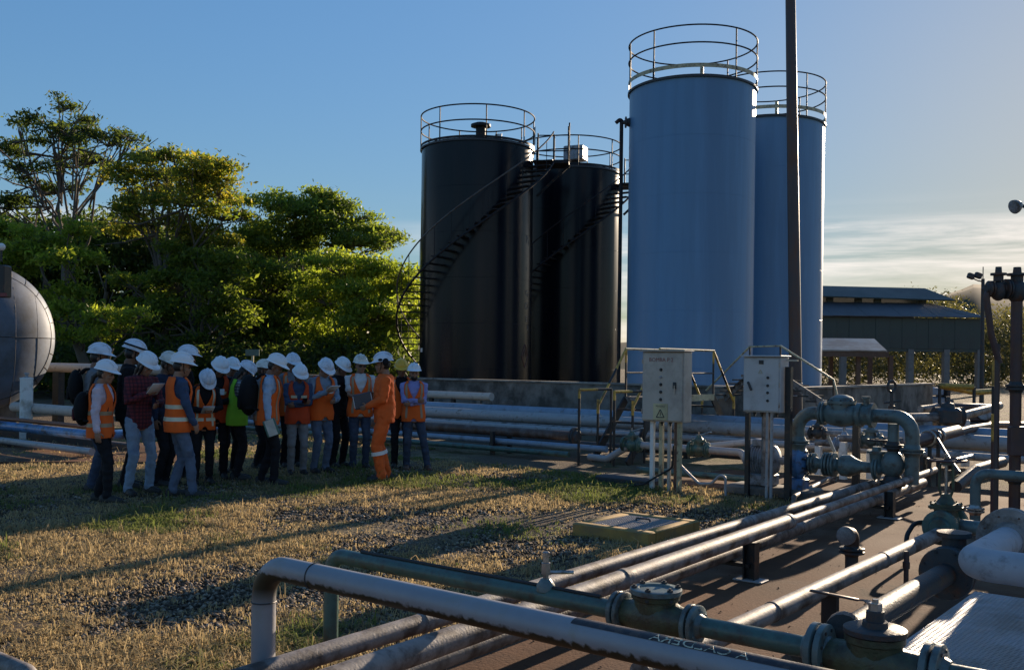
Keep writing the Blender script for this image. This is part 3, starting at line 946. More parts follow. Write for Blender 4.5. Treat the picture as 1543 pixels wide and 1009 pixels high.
# ------------------------------------------------------------------ nearest pipework
NV, NZ, NR = 2.90, .735, .056
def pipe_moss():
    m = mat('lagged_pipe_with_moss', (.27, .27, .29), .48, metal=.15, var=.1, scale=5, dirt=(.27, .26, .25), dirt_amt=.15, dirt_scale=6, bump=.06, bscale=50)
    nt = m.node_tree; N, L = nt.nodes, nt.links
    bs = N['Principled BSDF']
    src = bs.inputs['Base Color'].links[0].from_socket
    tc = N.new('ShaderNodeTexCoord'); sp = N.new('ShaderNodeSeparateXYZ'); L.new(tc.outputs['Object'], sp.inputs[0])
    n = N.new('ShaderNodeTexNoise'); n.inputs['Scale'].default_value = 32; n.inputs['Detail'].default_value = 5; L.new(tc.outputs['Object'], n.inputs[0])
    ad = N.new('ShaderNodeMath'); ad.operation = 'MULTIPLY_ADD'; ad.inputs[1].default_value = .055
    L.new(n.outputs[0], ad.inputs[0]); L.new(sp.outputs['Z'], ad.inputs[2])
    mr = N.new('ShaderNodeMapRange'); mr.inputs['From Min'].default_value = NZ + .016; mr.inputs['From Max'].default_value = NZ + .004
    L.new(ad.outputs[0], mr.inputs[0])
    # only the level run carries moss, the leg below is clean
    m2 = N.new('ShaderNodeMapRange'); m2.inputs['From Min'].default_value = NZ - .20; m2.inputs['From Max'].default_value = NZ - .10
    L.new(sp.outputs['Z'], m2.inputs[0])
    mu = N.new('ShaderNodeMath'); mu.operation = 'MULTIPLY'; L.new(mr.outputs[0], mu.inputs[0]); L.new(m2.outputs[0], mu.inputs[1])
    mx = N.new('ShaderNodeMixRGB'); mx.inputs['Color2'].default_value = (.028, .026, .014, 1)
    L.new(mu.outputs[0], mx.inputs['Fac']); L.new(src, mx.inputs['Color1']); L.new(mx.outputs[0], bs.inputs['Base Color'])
    return m
nu0 = uof(397, NV, NZ - .3)
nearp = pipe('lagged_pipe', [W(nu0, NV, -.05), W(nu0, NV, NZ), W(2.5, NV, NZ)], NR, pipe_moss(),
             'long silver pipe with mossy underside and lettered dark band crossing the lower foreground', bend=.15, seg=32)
for px in (474,): weld(nearp, W(uof(px, NV, NZ), NV, NZ), UV_U, NR + .001, M_castdark)
weld(nearp, W(nu0, NV, NZ - .17), UP, NR + .001, M_castdark)
# dark lettered band on the upper side of the pipe
def on_pipe(u, ang, off):
    """ang measured from the top of the pipe towards the camera side"""
    r = NR + off
    return W(u, NV, NZ) + (-UV_V) * (r * math.sin(ang)) + UP * (r * math.cos(ang))
ub0, ub1 = uof(868, NV, NZ), 1.2
vs, fs = [], []
nseg = 60
for i in range(nseg + 1):
    for k in range(7):
        a0 = -.55 + .08 * math.sin(i * .7) + (1.0 if i == 0 else 0)
        vs.append(on_pipe(ub0 + (ub1 - ub0) * i / nseg, -.6 + (1.28) * k / 6, .0015))
for i in range(nseg):
    for k in range(6):
        fs.append((i * 7 + k, i * 7 + k + 1, i * 7 + 8 + k, i * 7 + 7 + k))
part(MB().add(vs, fs), 'label_band', M_band, nearp)
me = text_mesh('A CALDERA', .050)
wd = max(v.co.x for v in me.vertices) - min(v.co.x for v in me.vertices)
ua, ub = uof(1135, NV, NZ + .05), uof(985, NV, NZ + .05)
for vtx in me.vertices:
    x = (vtx.co.x + wd / 2) / wd
    vtx.co = on_pipe(ua + (ub - ua) * x, .40 - vtx.co.y * 1.0 / NR, .003)
me.materials.append(M_lettercream)
inv_parent(link_mesh('lettering', me), nearp)

# green line behind it, with check valve, relief fitting and lever valve
GV, GZ, GR = 3.82, .575, .043
gu0 = uof(499, GV, .35)
green = pipe('green_pipe', [W(gu0, GV, .0), W(gu0, GV, GZ), W(-.2, GV, GZ)], GR, M_green, 'dark green pipe run behind the long silver foreground pipe', bend=.10, seg=24)
part(MB().lathe(W(gu0, GV, .012), UP, [(0, .10), (.012, .10), (.02, .05), (.05, GR + .004)], 24), 'foot_flange', M_green, green)
part(MB().tube([W(gu0 + .25, GV, GZ + GR + .004), W(uof(905, GV, GZ), GV, GZ + GR + .004)], .010, 8), 'cable', M_rubber, green)
cu_ = uof(988, GV, GZ)
chk = thing('check_valve', W(cu_, GV, 0), 'olive green swing check valve with bolted round cover on the green pipe', 'valve')
b = MB()
b.lathe(W(cu_ - .16, GV, GZ), UV_U, [(0, .06), (.05, .07), (.11, .095), (.16, .10), (.21, .095), (.27, .07), (.32, .06)], 24)
b.lathe(W(cu_, GV, GZ - .05), UP, [(0, .095), (.13, .095), (.135, .105), (.155, .108)], 26)
part(b, 'valve_body', M_olive, chk)
part(MB().lathe(W(cu_, GV, GZ + .108), UP, [(0, .112), (.003, .115), (.022, .115), (.025, .108), (.0255, .078), (.018, .075), (.017, .01)], 28), 'cover', M_greengrey, chk)
bolts(chk, W(cu_, GV, GZ + .115), UP, .097, 6, .0135, M_castdark, .034)
for s in (-1, 1):
    flange(chk, W(cu_ + s * .185, GV, GZ), UV_U, .088, GR, M_greengrey, th=.022, gap=.010, nb=6, bm=M_greengrey)
ru = uof(822, GV, GZ)
rel = thing('relief_fitting', W(ru, GV, 0), 'small upright steel relief fitting on top of the green pipe', 'fitting')
part(MB().lathe(W(ru, GV, GZ + GR * .6), UP, [(0, .045), (.03, .045), (.05, .03), (.06, .022)], 16), 'boss', M_greengrey, rel)
part(MB().lathe(W(ru, GV, GZ + GR * .6 + .06), UP, [(0, .014), (.02, .016), (.022, .024), (.075, .024), (.078, .017), (.105, .016), (.107, .02), (.125, .02), (.13, .012)], 6), 'fitting_body', M_steel, rel, smooth=False)
part(MB().cyl(W(ru, GV, GZ + .115), W(ru + .10, GV + .09, GZ + .115), .009, 8), 'side_nipple', M_steel, rel)
# lever ball valve
bu = uof(1318, GV, GZ)
bv = thing('ball_valve', W(bu, GV, 0), 'dark green ball valve with long steel lever in the lower right foreground', 'valve')
b = MB()
b.lathe(W(bu - .19, GV, GZ - .01), UV_U, [(0, .065), (.08, .07), (.12, .095), (.19, .115), (.26, .095), (.30, .07), (.38, .065)], 26)
b.lathe(W(bu, GV, GZ - .09), UP, [(0, .10), (.16, .105), (.165, .112), (.19, .112)], 30)
part(b, 'valve_body', M_olive, bv)
part(MB().lathe(W(bu, GV, GZ + .102), UP, [(0, .113), (.004, .117), (.022, .117), (.026, .11), (.027, .05), (.028, .048), (.05, .046), (.052, .01)], 30), 'top_plate', M_castdark, bv)
part(MB().lathe(W(bu, GV, GZ + .13), UP, [(0, .036), (.06, .034), (.062, .03)], 12), 'stem_gland', M_castdark, bv)
part(MB().lathe(W(bu, GV, GZ + .19), UP, [(0, .026), (.03, .026), (.031, .012), (.045, .012)], 6), 'stem_nut', M_steel, bv, smooth=False)
for s in (-1, 1): flange(bv, W(bu + s * .215, GV, GZ), UV_U, .105, .05, M_greengrey, th=.028, gap=.010, nb=8, bm=M_castdark)
lev0 = W(bu, GV, GZ + .205)
p0, p1 = at(1222, 889, 4.35), at(1292, 903, 4.25)
lv = [lev0, lev0 + (p1 - lev0) * .45 + UP * .012, p1, p0 + (p1 - p0) * .4, p0]
b = MB()
for i in range(len(lv) - 1):
    d_ = (lv[i + 1] - lv[i]); ln = d_.length; d_.normalize(); s_ = d_.cross(UP).normalized(); n_ = s_.cross(d_)
    b.box((lv[i] + lv[i + 1]) / 2, (ln + .012, .030, .008), (d_, s_, n_), .003)
part(b, 'lever', M_pipe_rust, bv)
part(MB().tube(fillet([W(bu - .16, GV + .10, GZ + .06), W(bu - .20, GV + .24, GZ + .05), W(bu - .20, GV + .30, .0)], .12), .07, 16), 'side_elbow', M_castdark, bv)
# rusty pipe carrying on to the right of the valve
pipe('rusty_pipe', [W(bu + .43, GV, GZ - .005), W(bu + 2.2, GV, GZ - .005)], .05, M_pipe_rust, 'short rusty pipe leaving the lever valve at the bottom right corner', seg=20)

# three parallel pipes running away to the right
pgrp = 'three parallel grey pipes across the slab'
vEnd = 13.3
# (u at v = 4, drift of u per metre, z, radius)
P1 = (-3.70, -.031, .27, .052); P2L = (-3.14, -.044, .375, .060); P3 = (-3.36, -.036, .20, .058)
P2 = (-3.50, .375, .060)
pu_ = lambda P, v: P[0] + P[1] * (v - 4.0)
def parallel(P, label):
    return pipe('grey_pipe', [W(pu_(P, 1.2), 1.2, P[2]), W(pu_(P, vEnd), vEnd, P[2])], P[3], M_pipe_worn, label, pgrp, seg=20)
p1t = parallel(P1, 'left of the three parallel grey pipes, lying along the grass edge')
def vpx(px, P):
    v = 7.0
    for _ in range(6): v = vof(px, pu_(P, v), P[2])
    return v
def parallel2(P, label):
    vc = vpx(1188, P)
    t_ = pipe('grey_pipe', [W(pu_(P, 1.2), 1.2, P[2]), W(pu_(P, vc), vc, P[2])], P[3], M_pipe_worn, label, pgrp, seg=20)
    part(MB().tube([W(pu_(P, vc), vc, P[2]), W(pu_(P, vEnd), vEnd, P[2])], .040, 18), 'pipe_run', M_pipe_worn, t_)
    return t_
p2t = parallel2(P2L, 'thickest and highest of the three parallel grey pipes, on short dark posts')
p3t = parallel(P3, 'lowest right of the three parallel grey pipes, half hidden under the thick one')
def vpx(px, P):
    v = 7.0
    for _ in range(6): v = vof(px, pu_(P, v), P[2])
    return v
for root, P, pxs in ((p1t, P1, (640, 1130)), (p2t, P2L, (940, 1188)), (p3t, P3, (1205, 1368))):
    for px in pxs:
        vv = vpx(px, P)
        c_ = W(pu_(P, vv), vv, P[2])
        part(MB().lathe(c_ - UV_V * .03, UV_V, [(0, P[3] + .001), (.004, P[3] + .006), (.056, P[3] + .006), (.06, P[3] + .001)], 20), 'coupling', M_pipe_worn, root)
sgrp = 'short dark posts under the three grey pipes'
for px, lab in ((1128, 'short dark steel post with foot plates under the grey pipes, nearer one'), (1340, 'short dark steel post under the grey pipes, farther one below the green loop')):
    vv = vof(px, -3.3 if px < 1200 else -3.46, .15)
    su = pu_(P2L, vv)
    sp = thing('pipe_support', W(su, vv, 0), lab, 'pipe support', sgrp)
    b = MB()
    b.box(W(su, vv, .16), (.10, .012, .30), (UV_U, UV_V, UP)); b.box(W(su - .044, vv, .16), (.012, .09, .30), (UV_U, UV_V, UP)); b.box(W(su + .044, vv, .16), (.012, .09, .30), (UV_U, UV_V, UP))
    part(b, 'post', M_blackpaint, sp, smooth=False)
    part(MB().box(W(su, vv, .021), (.24, .15, .014), (UV_U, UV_V, UP), .004), 'foot_plate', M_pipe_grey, sp, smooth=False)
    part(MB().box(W(su - .30, vv, .13), (.60, .06, .03), (UV_U, UV_V, UP)), 'cross_arm', M_blackpaint, sp, smooth=False)
cq = gp(16, 1004, .06)
pipe('corner_pipe', [cq - UV_U * 2.5, cq + UV_U * .25, cq + UV_U * .25 - UP * .2], .05, M_pipe_worn, 'end of a grey pipe in the lower left corner')
# debris / low hose shadow-side: second T post line is omitted where hidden

# single pipe on the slab leading to the handwheel valve
RU, RZ, RR = -2.30, .29, .056
gv_v = vof(1425, RU, RZ)
rp = pipe('slab_pipe', [W(RU, GV + .06, RZ), W(RU, gv_v - .16, RZ)], RR, M_pipe_worn, 'grey pipe running over the brown slab up to the handwheel valve', seg=22)
for px in (1163, 1330):
    weld(rp, W(RU, vof(px, RU, RZ), RZ), UV_V, RR + .001, M_pipe_worn)
vb = vof(1205, RU, .05)
part(MB().box(W(RU, vb + .5, .12), (.10, .05, .22), (UV_U, UV_V, UP)), 'pipe_saddle', M_blackpaint, rp, smooth=False)
hv = thing('gate_valve', W(RU, gv_v, 0), 'dark green gate valve with large rusty handwheel on the slab pipe', 'valve')
gate_valve(hv, W(RU, gv_v, .34), UV_V, .075, M_olive, h=.56, wr=.155, wm=M_maroonpost, fl=M_green, nb=8)
b = MB(); b.tube([W(RU + .1, gv_v + .02, .34), W(RU + .75, gv_v + .02, .34)], .062, 18); part(b, 'branch_pipe', M_greengrey, hv)
flange(hv, W(RU + .40, gv_v + .02, .34), UV_U, .10, .062, M_castdark, nb=6)
part(MB().tube(fillet([W(RU - .08, gv_v - .05, .36), W(RU - .22, gv_v - .12, .36), W(RU - .24, gv_v - .30, .26), W(RU - .22, gv_v - .34, .05)], .12), .020, 10), 'drain_hose', M_rubber, hv)
part(MB().cyl(W(RU + .55, gv_v - .02, .01), W(RU + .55, gv_v - .02, .30), .012, 8), 'drain_rod', M_maroonpost, hv)
pb = gp(1365, 897, .01)
tp = thing('brown_standpipe', pb, 'thin rusty brown upright stub beside the slab pipe', 'standpipe')
part(MB().lathe(pb, UP, [(0, .018), (.20, .018), (.202, .026), (.25, .026), (.252, .018), (.33, .018)], 12), 'standpipe', M_maroonpost, tp)
# capped stub with flange
sb = gp(1283, 866, .012)
st = thing('capped_stub', sb, 'short flanged stub with a round capped end on the brown slab', 'pipe stub')
part(MB().cyl(sb, sb + UP * .20, .052, 18), 'riser', M_castdark, st)
flange(st, sb + UP * .20, UP, .10, .05, M_castdark, th=.02, nb=6)
cdir = (Vector((-.62, -.785, 0))).normalized()
part(MB().tube(fillet([sb + UP * .22, sb + UP * .335, sb + UP * .335 + cdir * .13], .06), .058, 18), 'elbow', M_pipe_rust, st)
part(MB().lathe(sb + UP * .335 + cdir * .115, cdir, [(0, .058), (.004, .075), (.03, .075), (.036, .066), (.04, .01)], 22), 'end_cap', M_pipe_worn, st)

# dark pipe from the lever valve back to a big round flange
SU, SZ, SR = -1.60, .46, .066
sv1 = vof(1425, SU, SZ)
sp = pipe('dark_pipe', [W(SU, GV + .25, SZ), W(SU, sv1 + .1, SZ)], SR, M_castdark, 'dark blue-grey pipe from the lever valve to the big round flange', seg=22)
bf = thing('blind_flange', W(SU, sv1, 0), 'big dark round flange valve in front of the white pipe bend', 'valve')
b = MB()
b.lathe(W(SU, sv1 - .02, SZ), UV_V, [(0, .07), (.01, .155), (.035, .16), (.04, .15), (.05, .15), (.055, .16), (.085, .16), (.10, .12), (.16, .135), (.26, .135), (.30, .10)], 30)
part(b, 'valve_body', M_castdark, bf)
bolts(bf, W(SU, sv1 + .022, SZ), UV_V, .135, 8, .014, M_castdark, .05)
part(MB().lathe(W(SU, sv1 + .18, SZ + .1), UP, [(0, .07), (.10, .07), (.102, .10), (.13, .10), (.135, .05)], 18), 'neck', M_castdark, bf)
# white lagged bend at the right edge
wz = .64
wc = gp(1462, 848, wz)
wp = pipe('white_lagged_pipe', [wc + UV_U * 2.6, wc, wc + UV_V * 2.4], .088, M_whiteinsul, 'thick white lagged pipe bend at the right edge', bend=.13, seg=26)
fc = wc + UV_V * .98
flange(wp, fc, UV_V, .19, .09, M_pipe_worn, th=.04, gap=.012, nb=8, bm=M_pipe_rust)

# ------------------------------------------------------------------ tall pipes and posts at the right edge
q = gp(1497, 790, 0)
sp = thing('striped_post', q, 'upright post striped yellow and black at the right edge', 'post')
hh = 1.80
for k in range(6):
    part(MB().cyl(q + UP * (hh * k / 6 + .002), q + UP * (hh * (k + 1) / 6), .036 + .0006 * (k % 2), 14), 'stripe', [M_blackpaint, M_yellow][k % 2] if k > 2 else M_maroonpost, sp)
part(MB().box(q + UP * (hh + .012), (.13, .13, .02)), 'cap', M_yellow, sp)
q = gp(1528, 800, 0)
rs = thing('riser_manifold', q, 'tall dark maroon riser with heavy valves at the top right edge', 'pipe')
ztop = 2.52
part(MB().cyl(q, q + UP * ztop, .056, 18), 'riser', M_maroonpost, rs)
flange(rs, q + UP * .55, UP, .10, .056, M_castdark, th=.025, nb=8)
flange(rs, q + UP * 1.5, UP, .10, .056, M_castdark, th=.025, nb=8)
hx = Vector((1, 0.05, 0)).normalized()
part(MB().tube(fillet([q + UP * 1.75 + hx * -.18, q + UP * 2.05 - hx * .27, q + UP * ztop - hx * .34, q + UP * ztop + hx * .5], .1), .034, 14), 'header', M_maroonpost, rs)
part(MB().cyl(q + UP * .05 - hx * .20, q + UP * 1.95 - hx * .20, .026, 12), 'down_pipe', M_pole, rs)
for k, (dx, rr) in enumerate(((-.20, .10), (.0, .125), (.28, .11))):
    b = MB(); b.ell(q + UP * (ztop - .02) + hx * dx, (rr * .8, rr * .8, rr * 1.05), 16, 10)
    b.lathe(q + UP * (ztop + .08) + hx * dx, UP, [(0, rr * .5), (.06, rr * .5), (.062, rr * .8), (.085, rr * .8), (.09, rr * .35), (.15, rr * .3)], 14)
    part(b, 'valve_body', M_castdark, rs)
    flange(rs, q + UP * ztop + hx * (dx - rr * .85), hx, rr * .85, .045, M_castdark, th=.02)
part(MB().box(q + UP * .95 - Vector((.04, .15, 0)), (.20, .10, .30), None, .01), 'junction_box', M_maroonpost, rs)
# floodlight sticking in from the right
fl = thing('floodlight', at(1560, 312, 11), 'round floodlight head reaching in at the right edge against the sky', 'lamp')
p_ = at(1533, 310, 11)
ax_ = Vector((-.9, -.3, -.35)).normalized()
part(MB().lathe(p_ - ax_ * .05, ax_, [(0, .02), (.02, .05), (.07, .075), (.10, .08), (.105, .07), (.106, .01)], 20), 'lamp_head', M_motor, fl)
part(MB().tube([p_ - ax_ * .04, p_ + Vector((.12, .02, -.02)), p_ + Vector((.6, .05, -.04)), p_ + Vector((.62, .05, -3.9))], .02, 8), 'bracket', M_rail_dark, fl)

# green-grey elbow below the risers
gz = .62
ge = gp(1470, 712, gz)
g2 = pipe('grey_green_elbow', [Vector((ge.x, ge.y, .0)), ge, ge + UV_U * .55], .052, M_greengrey, 'grey-green pipe elbow turning down beside the striped post', bend=.13, seg=18)
flange(g2, Vector((ge.x, ge.y, .24)), UP, .09, .052, M_steel, th=.02, nb=6)

# ------------------------------------------------------------------ green loop over the pump
LZ, LR = 1.10, .083
lv_ = vof(1375, P2[0], LZ)
lul = uof(1203, lv_, LZ)
lp = pipe('green_loop_pipe', [W(lul, lv_, .45), W(lul, lv_, LZ), W(P2[0], lv_, LZ), W(P2[0], lv_, .30)], LR, M_greengrey, 'big grey-green pipe loop rising from the blue pump and dropping to the grey pipes', bend=.21, seg=22)
flange(lp, W(P2[0], lv_, .70), UP, .14, LR, M_greengrey, th=.025, nb=8)
flange(lp, W(lul, lv_, .72), UP, .14, LR, M_greengrey, th=.025, nb=8)
um = uof(1268, lv_, LZ)
vv_ = thing('strainer_valve', W(um, lv_, 0), 'bulky grey-green valve with domed lid on the pipe loop', 'valve')
b = MB()
b.lathe(W(um - .2, lv_, LZ), UV_U, [(0, .10), (.06, .14), (.2, .16), (.34, .14), (.40, .10)], 22)
b.lathe(W(um, lv_, LZ), UP, [(0, .15), (.13, .15), (.131, .175), (.165, .175), (.166, .15), (.21, .13), (.24, .06), (.245, .01)], 24)
part(b, 'valve_body', M_greengrey, vv_)
bolts(vv_, W(um, lv_, LZ + .15), UP, .16, 8, .014, M_castdark, .035)
for s in (-1, 1): flange(vv_, W(um + s * .23, lv_, LZ), UV_U, .15, LR, M_greengrey, th=.028, nb=8)
u2 = uof(1305, lv_, LZ)
b = MB(); b.lathe(W(u2 - .1, lv_, LZ), UV_U, [(0, .15), (.05, .15), (.06, .12), (.14, .12), (.15, .15), (.2, .15)], 22)
b.lathe(W(u2, lv_, LZ + .1), UP, [(0, .04), (.10, .04), (.102, .055), (.13, .055)], 12)
w2 = thing('wafer_valve', W(u2, lv_, 0), 'narrow flanged wafer valve on the pipe loop, right of the domed one', 'valve')
part(b, 'valve_body', M_greengrey, w2)
# middle drop leg and lower suction line
u3 = uof(1346, lv_, .8)
dl = pipe('green_drop_leg', [W(u3, lv_, LZ - .09), W(u3, lv_, .40)], .065, M_greengrey, 'short grey-green leg dropping from the middle of the pipe loop', seg=18)
flange(dl, W(u3, lv_, .74), UP, .12, .065, M_castdark, th=.022)
flange(dl, W(u3, lv_, .30), UP, .15, .09, M_castdark, th=.03, nb=8)
part(MB().ell(W(u3, lv_, .52), (.14, .14, .17), 18, 12), 'valve_ball', M_greengrey, dl)
# pump, motor and suction train
pvv = lv_ + .05
pu = lul
pz = .46
pump = thing('blue_pump', W(pu, pvv, 0), 'bright blue pump casing under the left leg of the pipe loop', 'pump')
b = MB(); b.lathe(W(pu - .10, pvv, pz), UV_U, [(0, .10), (.02, .19), (.07, .21), (.14, .21), (.18, .16), (.22, .10)], 26)
part(b, 'casing', M_bluepump, pump)
part(MB().lathe(W(pu, pvv, pz + .15), UP, [(0, .08), (.1, .08)], 18), 'discharge_neck', M_bluepump, pump)
part(MB().box(W(pu - .02, pvv, .14), (.22, .26, .24), (UV_U, UV_V, UP), .02), 'foot', M_bluepump, pump)
bolts(pump, W(pu + .115, pvv, pz), UV_U, .15, 8, .014, M_castdark, .02)
mt = thing('pump_motor', W(pu - .5, pvv, 0), 'round grey electric motor left of the blue pump', 'motor')
prof = [(0, .10), (.02, .17), (.05, .19)]
for k in range(9): prof += [(.06 + k * .035, .19), (.062 + k * .035, .205), (.075 + k * .035, .205), (.077 + k * .035, .19)]
prof += [(.39, .19), (.42, .16), (.46, .05), (.60, .05)]
part(MB().lathe(W(pu - .72, pvv, pz), UV_U, prof, 26), 'housing', M_motor, mt)
part(MB().box(W(pu - .52, pvv - .05, pz + .22), (.16, .14, .10), (UV_U, UV_V, UP), .015), 'terminal_box', M_motor, mt)
part(MB().box(W(pu - .5, pvv, .20), (.34, .32, .16), (UV_U, UV_V, UP), .02), 'feet', M_motor, mt)
pl_ = thing('pump_plinth', W(pu - .35, pvv, 0), 'pale concrete block under the pump and motor', 'plinth')
part(MB().box(W(pu - .35, pvv, .06), (1.15, .55, .12), (UV_U, UV_V, UP), .02), 'block', M_conc, pl_)
sl = thing('suction_train', W(pu + .4, pvv, 0), 'low grey-green line of flanged valves right of the blue pump', 'pipe')
part(MB().tube([W(pu + .10, pvv, pz), W(u3 + .05, pvv, pz)], .068, 18), 'pipe_run', M_greengrey, sl)
for du, R_ in ((.18, .13), (.36, .15), (.44, .15), (.98, .14)):
    flange(sl, W(pu + du, pvv, pz), UV_U, R_, .07, M_greengrey, th=.028)
part(MB().lathe(W(pu + .5, pvv, pz), UV_U, [(0, .08), (.05, .13), (.15, .14), (.22, .10), (.3, .07)], 20), 'check_body', M_greengrey, sl)
part(MB().box(W(pu + .42, pvv - .02, pz + .26), (.035, .02, .22), ((UV_U * .9 + UP * .4).normalized(), UV_V, (UP * .9 - UV_U * .4).normalized())), 'lever', M_steel, sl)
part(MB().lathe(W(pu + .98, pvv, pz + .06), UP, [(0, .08), (.12, .09), (.121, .12), (.15, .12), (.151, .06), (.2, .05)], 18), 'bonnet', M_greengrey, sl)
wheel(sl, W(pu + .98, pvv, pz + .34), UP, .11, M_castdark)
# valve with upright wheel behind the loop
q = gp(1343, 640, .35); q = W(uof(1343, 15.6, .8), 15.6, 0)
uw = thing('upright_wheel_valve', q, 'thin valve stem with small upright ring handwheel above the pipe loop', 'valve')
zt = CAMH - (582 - 552) / FPX * q.y
part(MB().lathe(q, UP, [(0, .05), (zt - .3, .05), (zt - .29, .03), (zt - .1, .025)], 12), 'stem_column', M_castdark, uw)
part(MB().torus(q + UP * zt, (.5, -1, 0), .085, .022, 22, 7), 'handwheel', M_castdark, uw)
part(MB().cyl(q + UP * (zt - .26) - Vector((.12, 0, 0)), q + UP * (zt - .24) + Vector((.14, 0, .02)), .014, 8), 'cross_handle', M_castdark, uw)
# clutter of small valves behind the loop
for px, vv_, zz, r_, wr_, m_, lab in ((1232, 15.4, .62, .05, .10, M_castdark, 'small dark valve with handwheel behind the left leg of the pipe loop'),
                              (1312, 14.6, .62, .06, .0, M_greengrey, 'small grey-green valve low behind the middle of the pipe loop'),
                              (1272, 15.0, .50, .055, .09, M_pipe_blue, 'small blue-grey valve with handwheel behind the pipe loop')):
    c_ = W(uof(px, vv_, zz), vv_, zz)
    tv = thing('small_valve', (c_.x, c_.y, 0), lab, 'valve', 'small valves behind the pipe loop')
    gate_valve(tv, c_, UV_U, r_, m_, h=.32, wr=wr_, detail=False)
    part(MB().tube([c_ - UV_U * .45, c_ + UV_U * .45], r_ * .9, 14), 'pipe_run', M_pipe_worn, tv)
    for s_ in (-.4, .4): part(MB().box(W(c_.dot(UV_U) + s_, vv_, (zz - r_) / 2), (.09, .09, zz - r_), (UV_U, UV_V, UP)), 'pedestal', M_white, tv, smooth=False)
# dark angle post in front of the pump line
q = gp(1288, 738, 0)
ap = thing('angle_post', q, 'dark steel angle post standing in front of the pipe loop', 'post')
b = MB(); b.box(q + UP * .5, (.085, .012, 1.0), (UV_U, UV_V, UP)); b.box(q + UP * .5 + UV_U * .037 + UV_V * .045, (.012, .08, 1.0), (UV_U, UV_V, UP))
part(b, 'post', M_blackpaint, ap, smooth=False)
part(MB().box(q + UP * .02, (.2, .2, .015), (UV_U, UV_V, UP)), 'foot_plate', M_blackpaint, ap, smooth=False)
# drain rail on the slab by the pump
a_, b_ = gp(1196, 748, .09), gp(1258, 716, .09)
pipe('drain_pipe', [Vector((a_.x, a_.y, 0)), a_, b_, Vector((b_.x, b_.y, 0))], .03, M_pipe_worn, 'thin light drain pipe lying on the slab by the pump', bend=.05, seg=10)

# ------------------------------------------------------------------ pipe rack in front of the wall
rgrp = 'long pipes of the rack along the wall'
def rackpipe(v, z, r, u0, u1, m, label, name='rack_pipe'):
    return pipe(name, [W(u0, v, z), W(u1, v, z)], r, m, label, rgrp, seg=16)
rackpipe(17.35, .60, .12, -27, 5, M_pipe_blue, 'thick blue-grey rack pipe, rear one of the large pair along the wall')
rackpipe(16.9, .50, .125, -27, 5, M_pipe_grey, 'thick grey rack pipe, front one of the large pair along the wall')
rackpipe(16.45, .34, .07, -25, 3, M_pipe_worn, 'medium grey rack pipe just below the large pair')
rackpipe(15.9, .36, .06, -25, 1, M_pipe_grey, 'slim pale rack pipe in the middle of the rack')
rr_ = rackpipe(14.25, .40, .085, -19, uof(868, 14.25, .4), M_pipe_rust, 'brownish rack pipe ending in a dark blind flange near the stair')
flange(rr_, W(uof(866, 14.25, .4), 14.25, .4), UV_U, .16, .09, M_castdark, th=.03)
rackpipe(14.05, .24, .055, -19, uof(912, 14.0, .24), M_pipe_blue, 'light blue-grey low rack pipe nearest the grass')
rackpipe(13.85, .12, .05, -19, uof(860, 13.9, .12), M_green, 'dark green lowest rack pipe at the grass edge')
rackpipe(15.0, .20, .06, -22, -6, M_castdark, 'dark low rack pipe in the shade under the others')
bp = pipe('beige_lagged_pipe', [W(-25, 19.8, .78), W(uof(741, 19.8, .78), 19.8, .78)], .105, M_pipe_beige, 'beige lagged pipe with open end in front of the low wall', seg=18)
for px in (650, 683, 722, 738):
    uu = uof(px, 19.8, .5)
    part(MB().box(W(uu, 19.8, .34), (.12, .08, .68), (UV_U, UV_V, UP)), 'pipe_leg', M_conc if px > 700 else M_blackpaint, bp, smooth=False)
for k, px in enumerate((655, 682, 866, 1060, 1240, 1410)):
    uu = uof(px, 16.6, .3)
    rk = thing('rack_support', W(uu, 16.6, 0), ['first', 'second', 'third', 'fourth', 'fifth', 'sixth'][k] + ' dark steel cross support under the rack pipes, counted from the left', 'pipe support', 'dark supports under the rack pipes')
    part(MB().box(W(uu, 16.7, .24), (.09, 1.7, .08), (UV_U, UV_V, UP)), 'cross_beam', M_blackpaint, rk, smooth=False)
    for vv in (15.95, 17.5): part(MB().box(W(uu + .002, vv, .16), (.086, .1, .34), (UV_U, UV_V, UP)), 'leg', M_blackpaint, rk, smooth=False)
    if px < 900:
        part(MB().box(W(uu + .003, 14.2, .17), (.08, .62, .05), (UV_U, UV_V, UP)), 'low_beam', M_blackpaint, rk, smooth=False)
        for vv in (13.95, 14.45): part(MB().box(W(uu, vv, .20), (.07, .07, .44), (UV_U, UV_V, UP)), 'leg', M_blackpaint, rk, smooth=False)

# small valve line in front of the rack
lvv = 13.35
lz = .42
ul0, ul1 = uof(915, lvv, lz), uof(1118, lvv, lz)
lnp = pipe('valve_line', [W(ul0 - .5, lvv + .25, .14), W(ul0, lvv, .16), W(ul0 + .45, lvv, lz), W(ul1, lvv, lz), W(ul1 + .22, lvv - .1, .12)], .055, M_pipe_grey, 'silver pipe line with two green valves behind the beige cabinet', bend=.14, seg=16)
for px, lab in ((952, 'small green valve on the silver line left of the beige cabinet'), (1053, 'small green valve on the silver line right of the beige cabinet')):
    c_ = W(uof(px, lvv, lz), lvv, lz)
    vt = thing('line_valve', (c_.x, c_.y, 0), lab, 'valve', 'small valves on the silver line')
    gate_valve(vt, c_, UV_U, .06, M_green, h=.22, wr=.0, detail=False)
    part(MB().cyl(c_ + UP * .2 - UV_U * .02, c_ + UP * .27 + UV_U * .2, .012, 8), 'lever', M_steel, vt)
pipe('bypass_pipe', [W(uof(1062, 14.1, .4), 14.1, .40), W(uof(1150, 14.6, .5), 14.6, .50)], .05, M_pipe_beige, 'pale straight pipe slanting behind the silver valve line', seg=14)
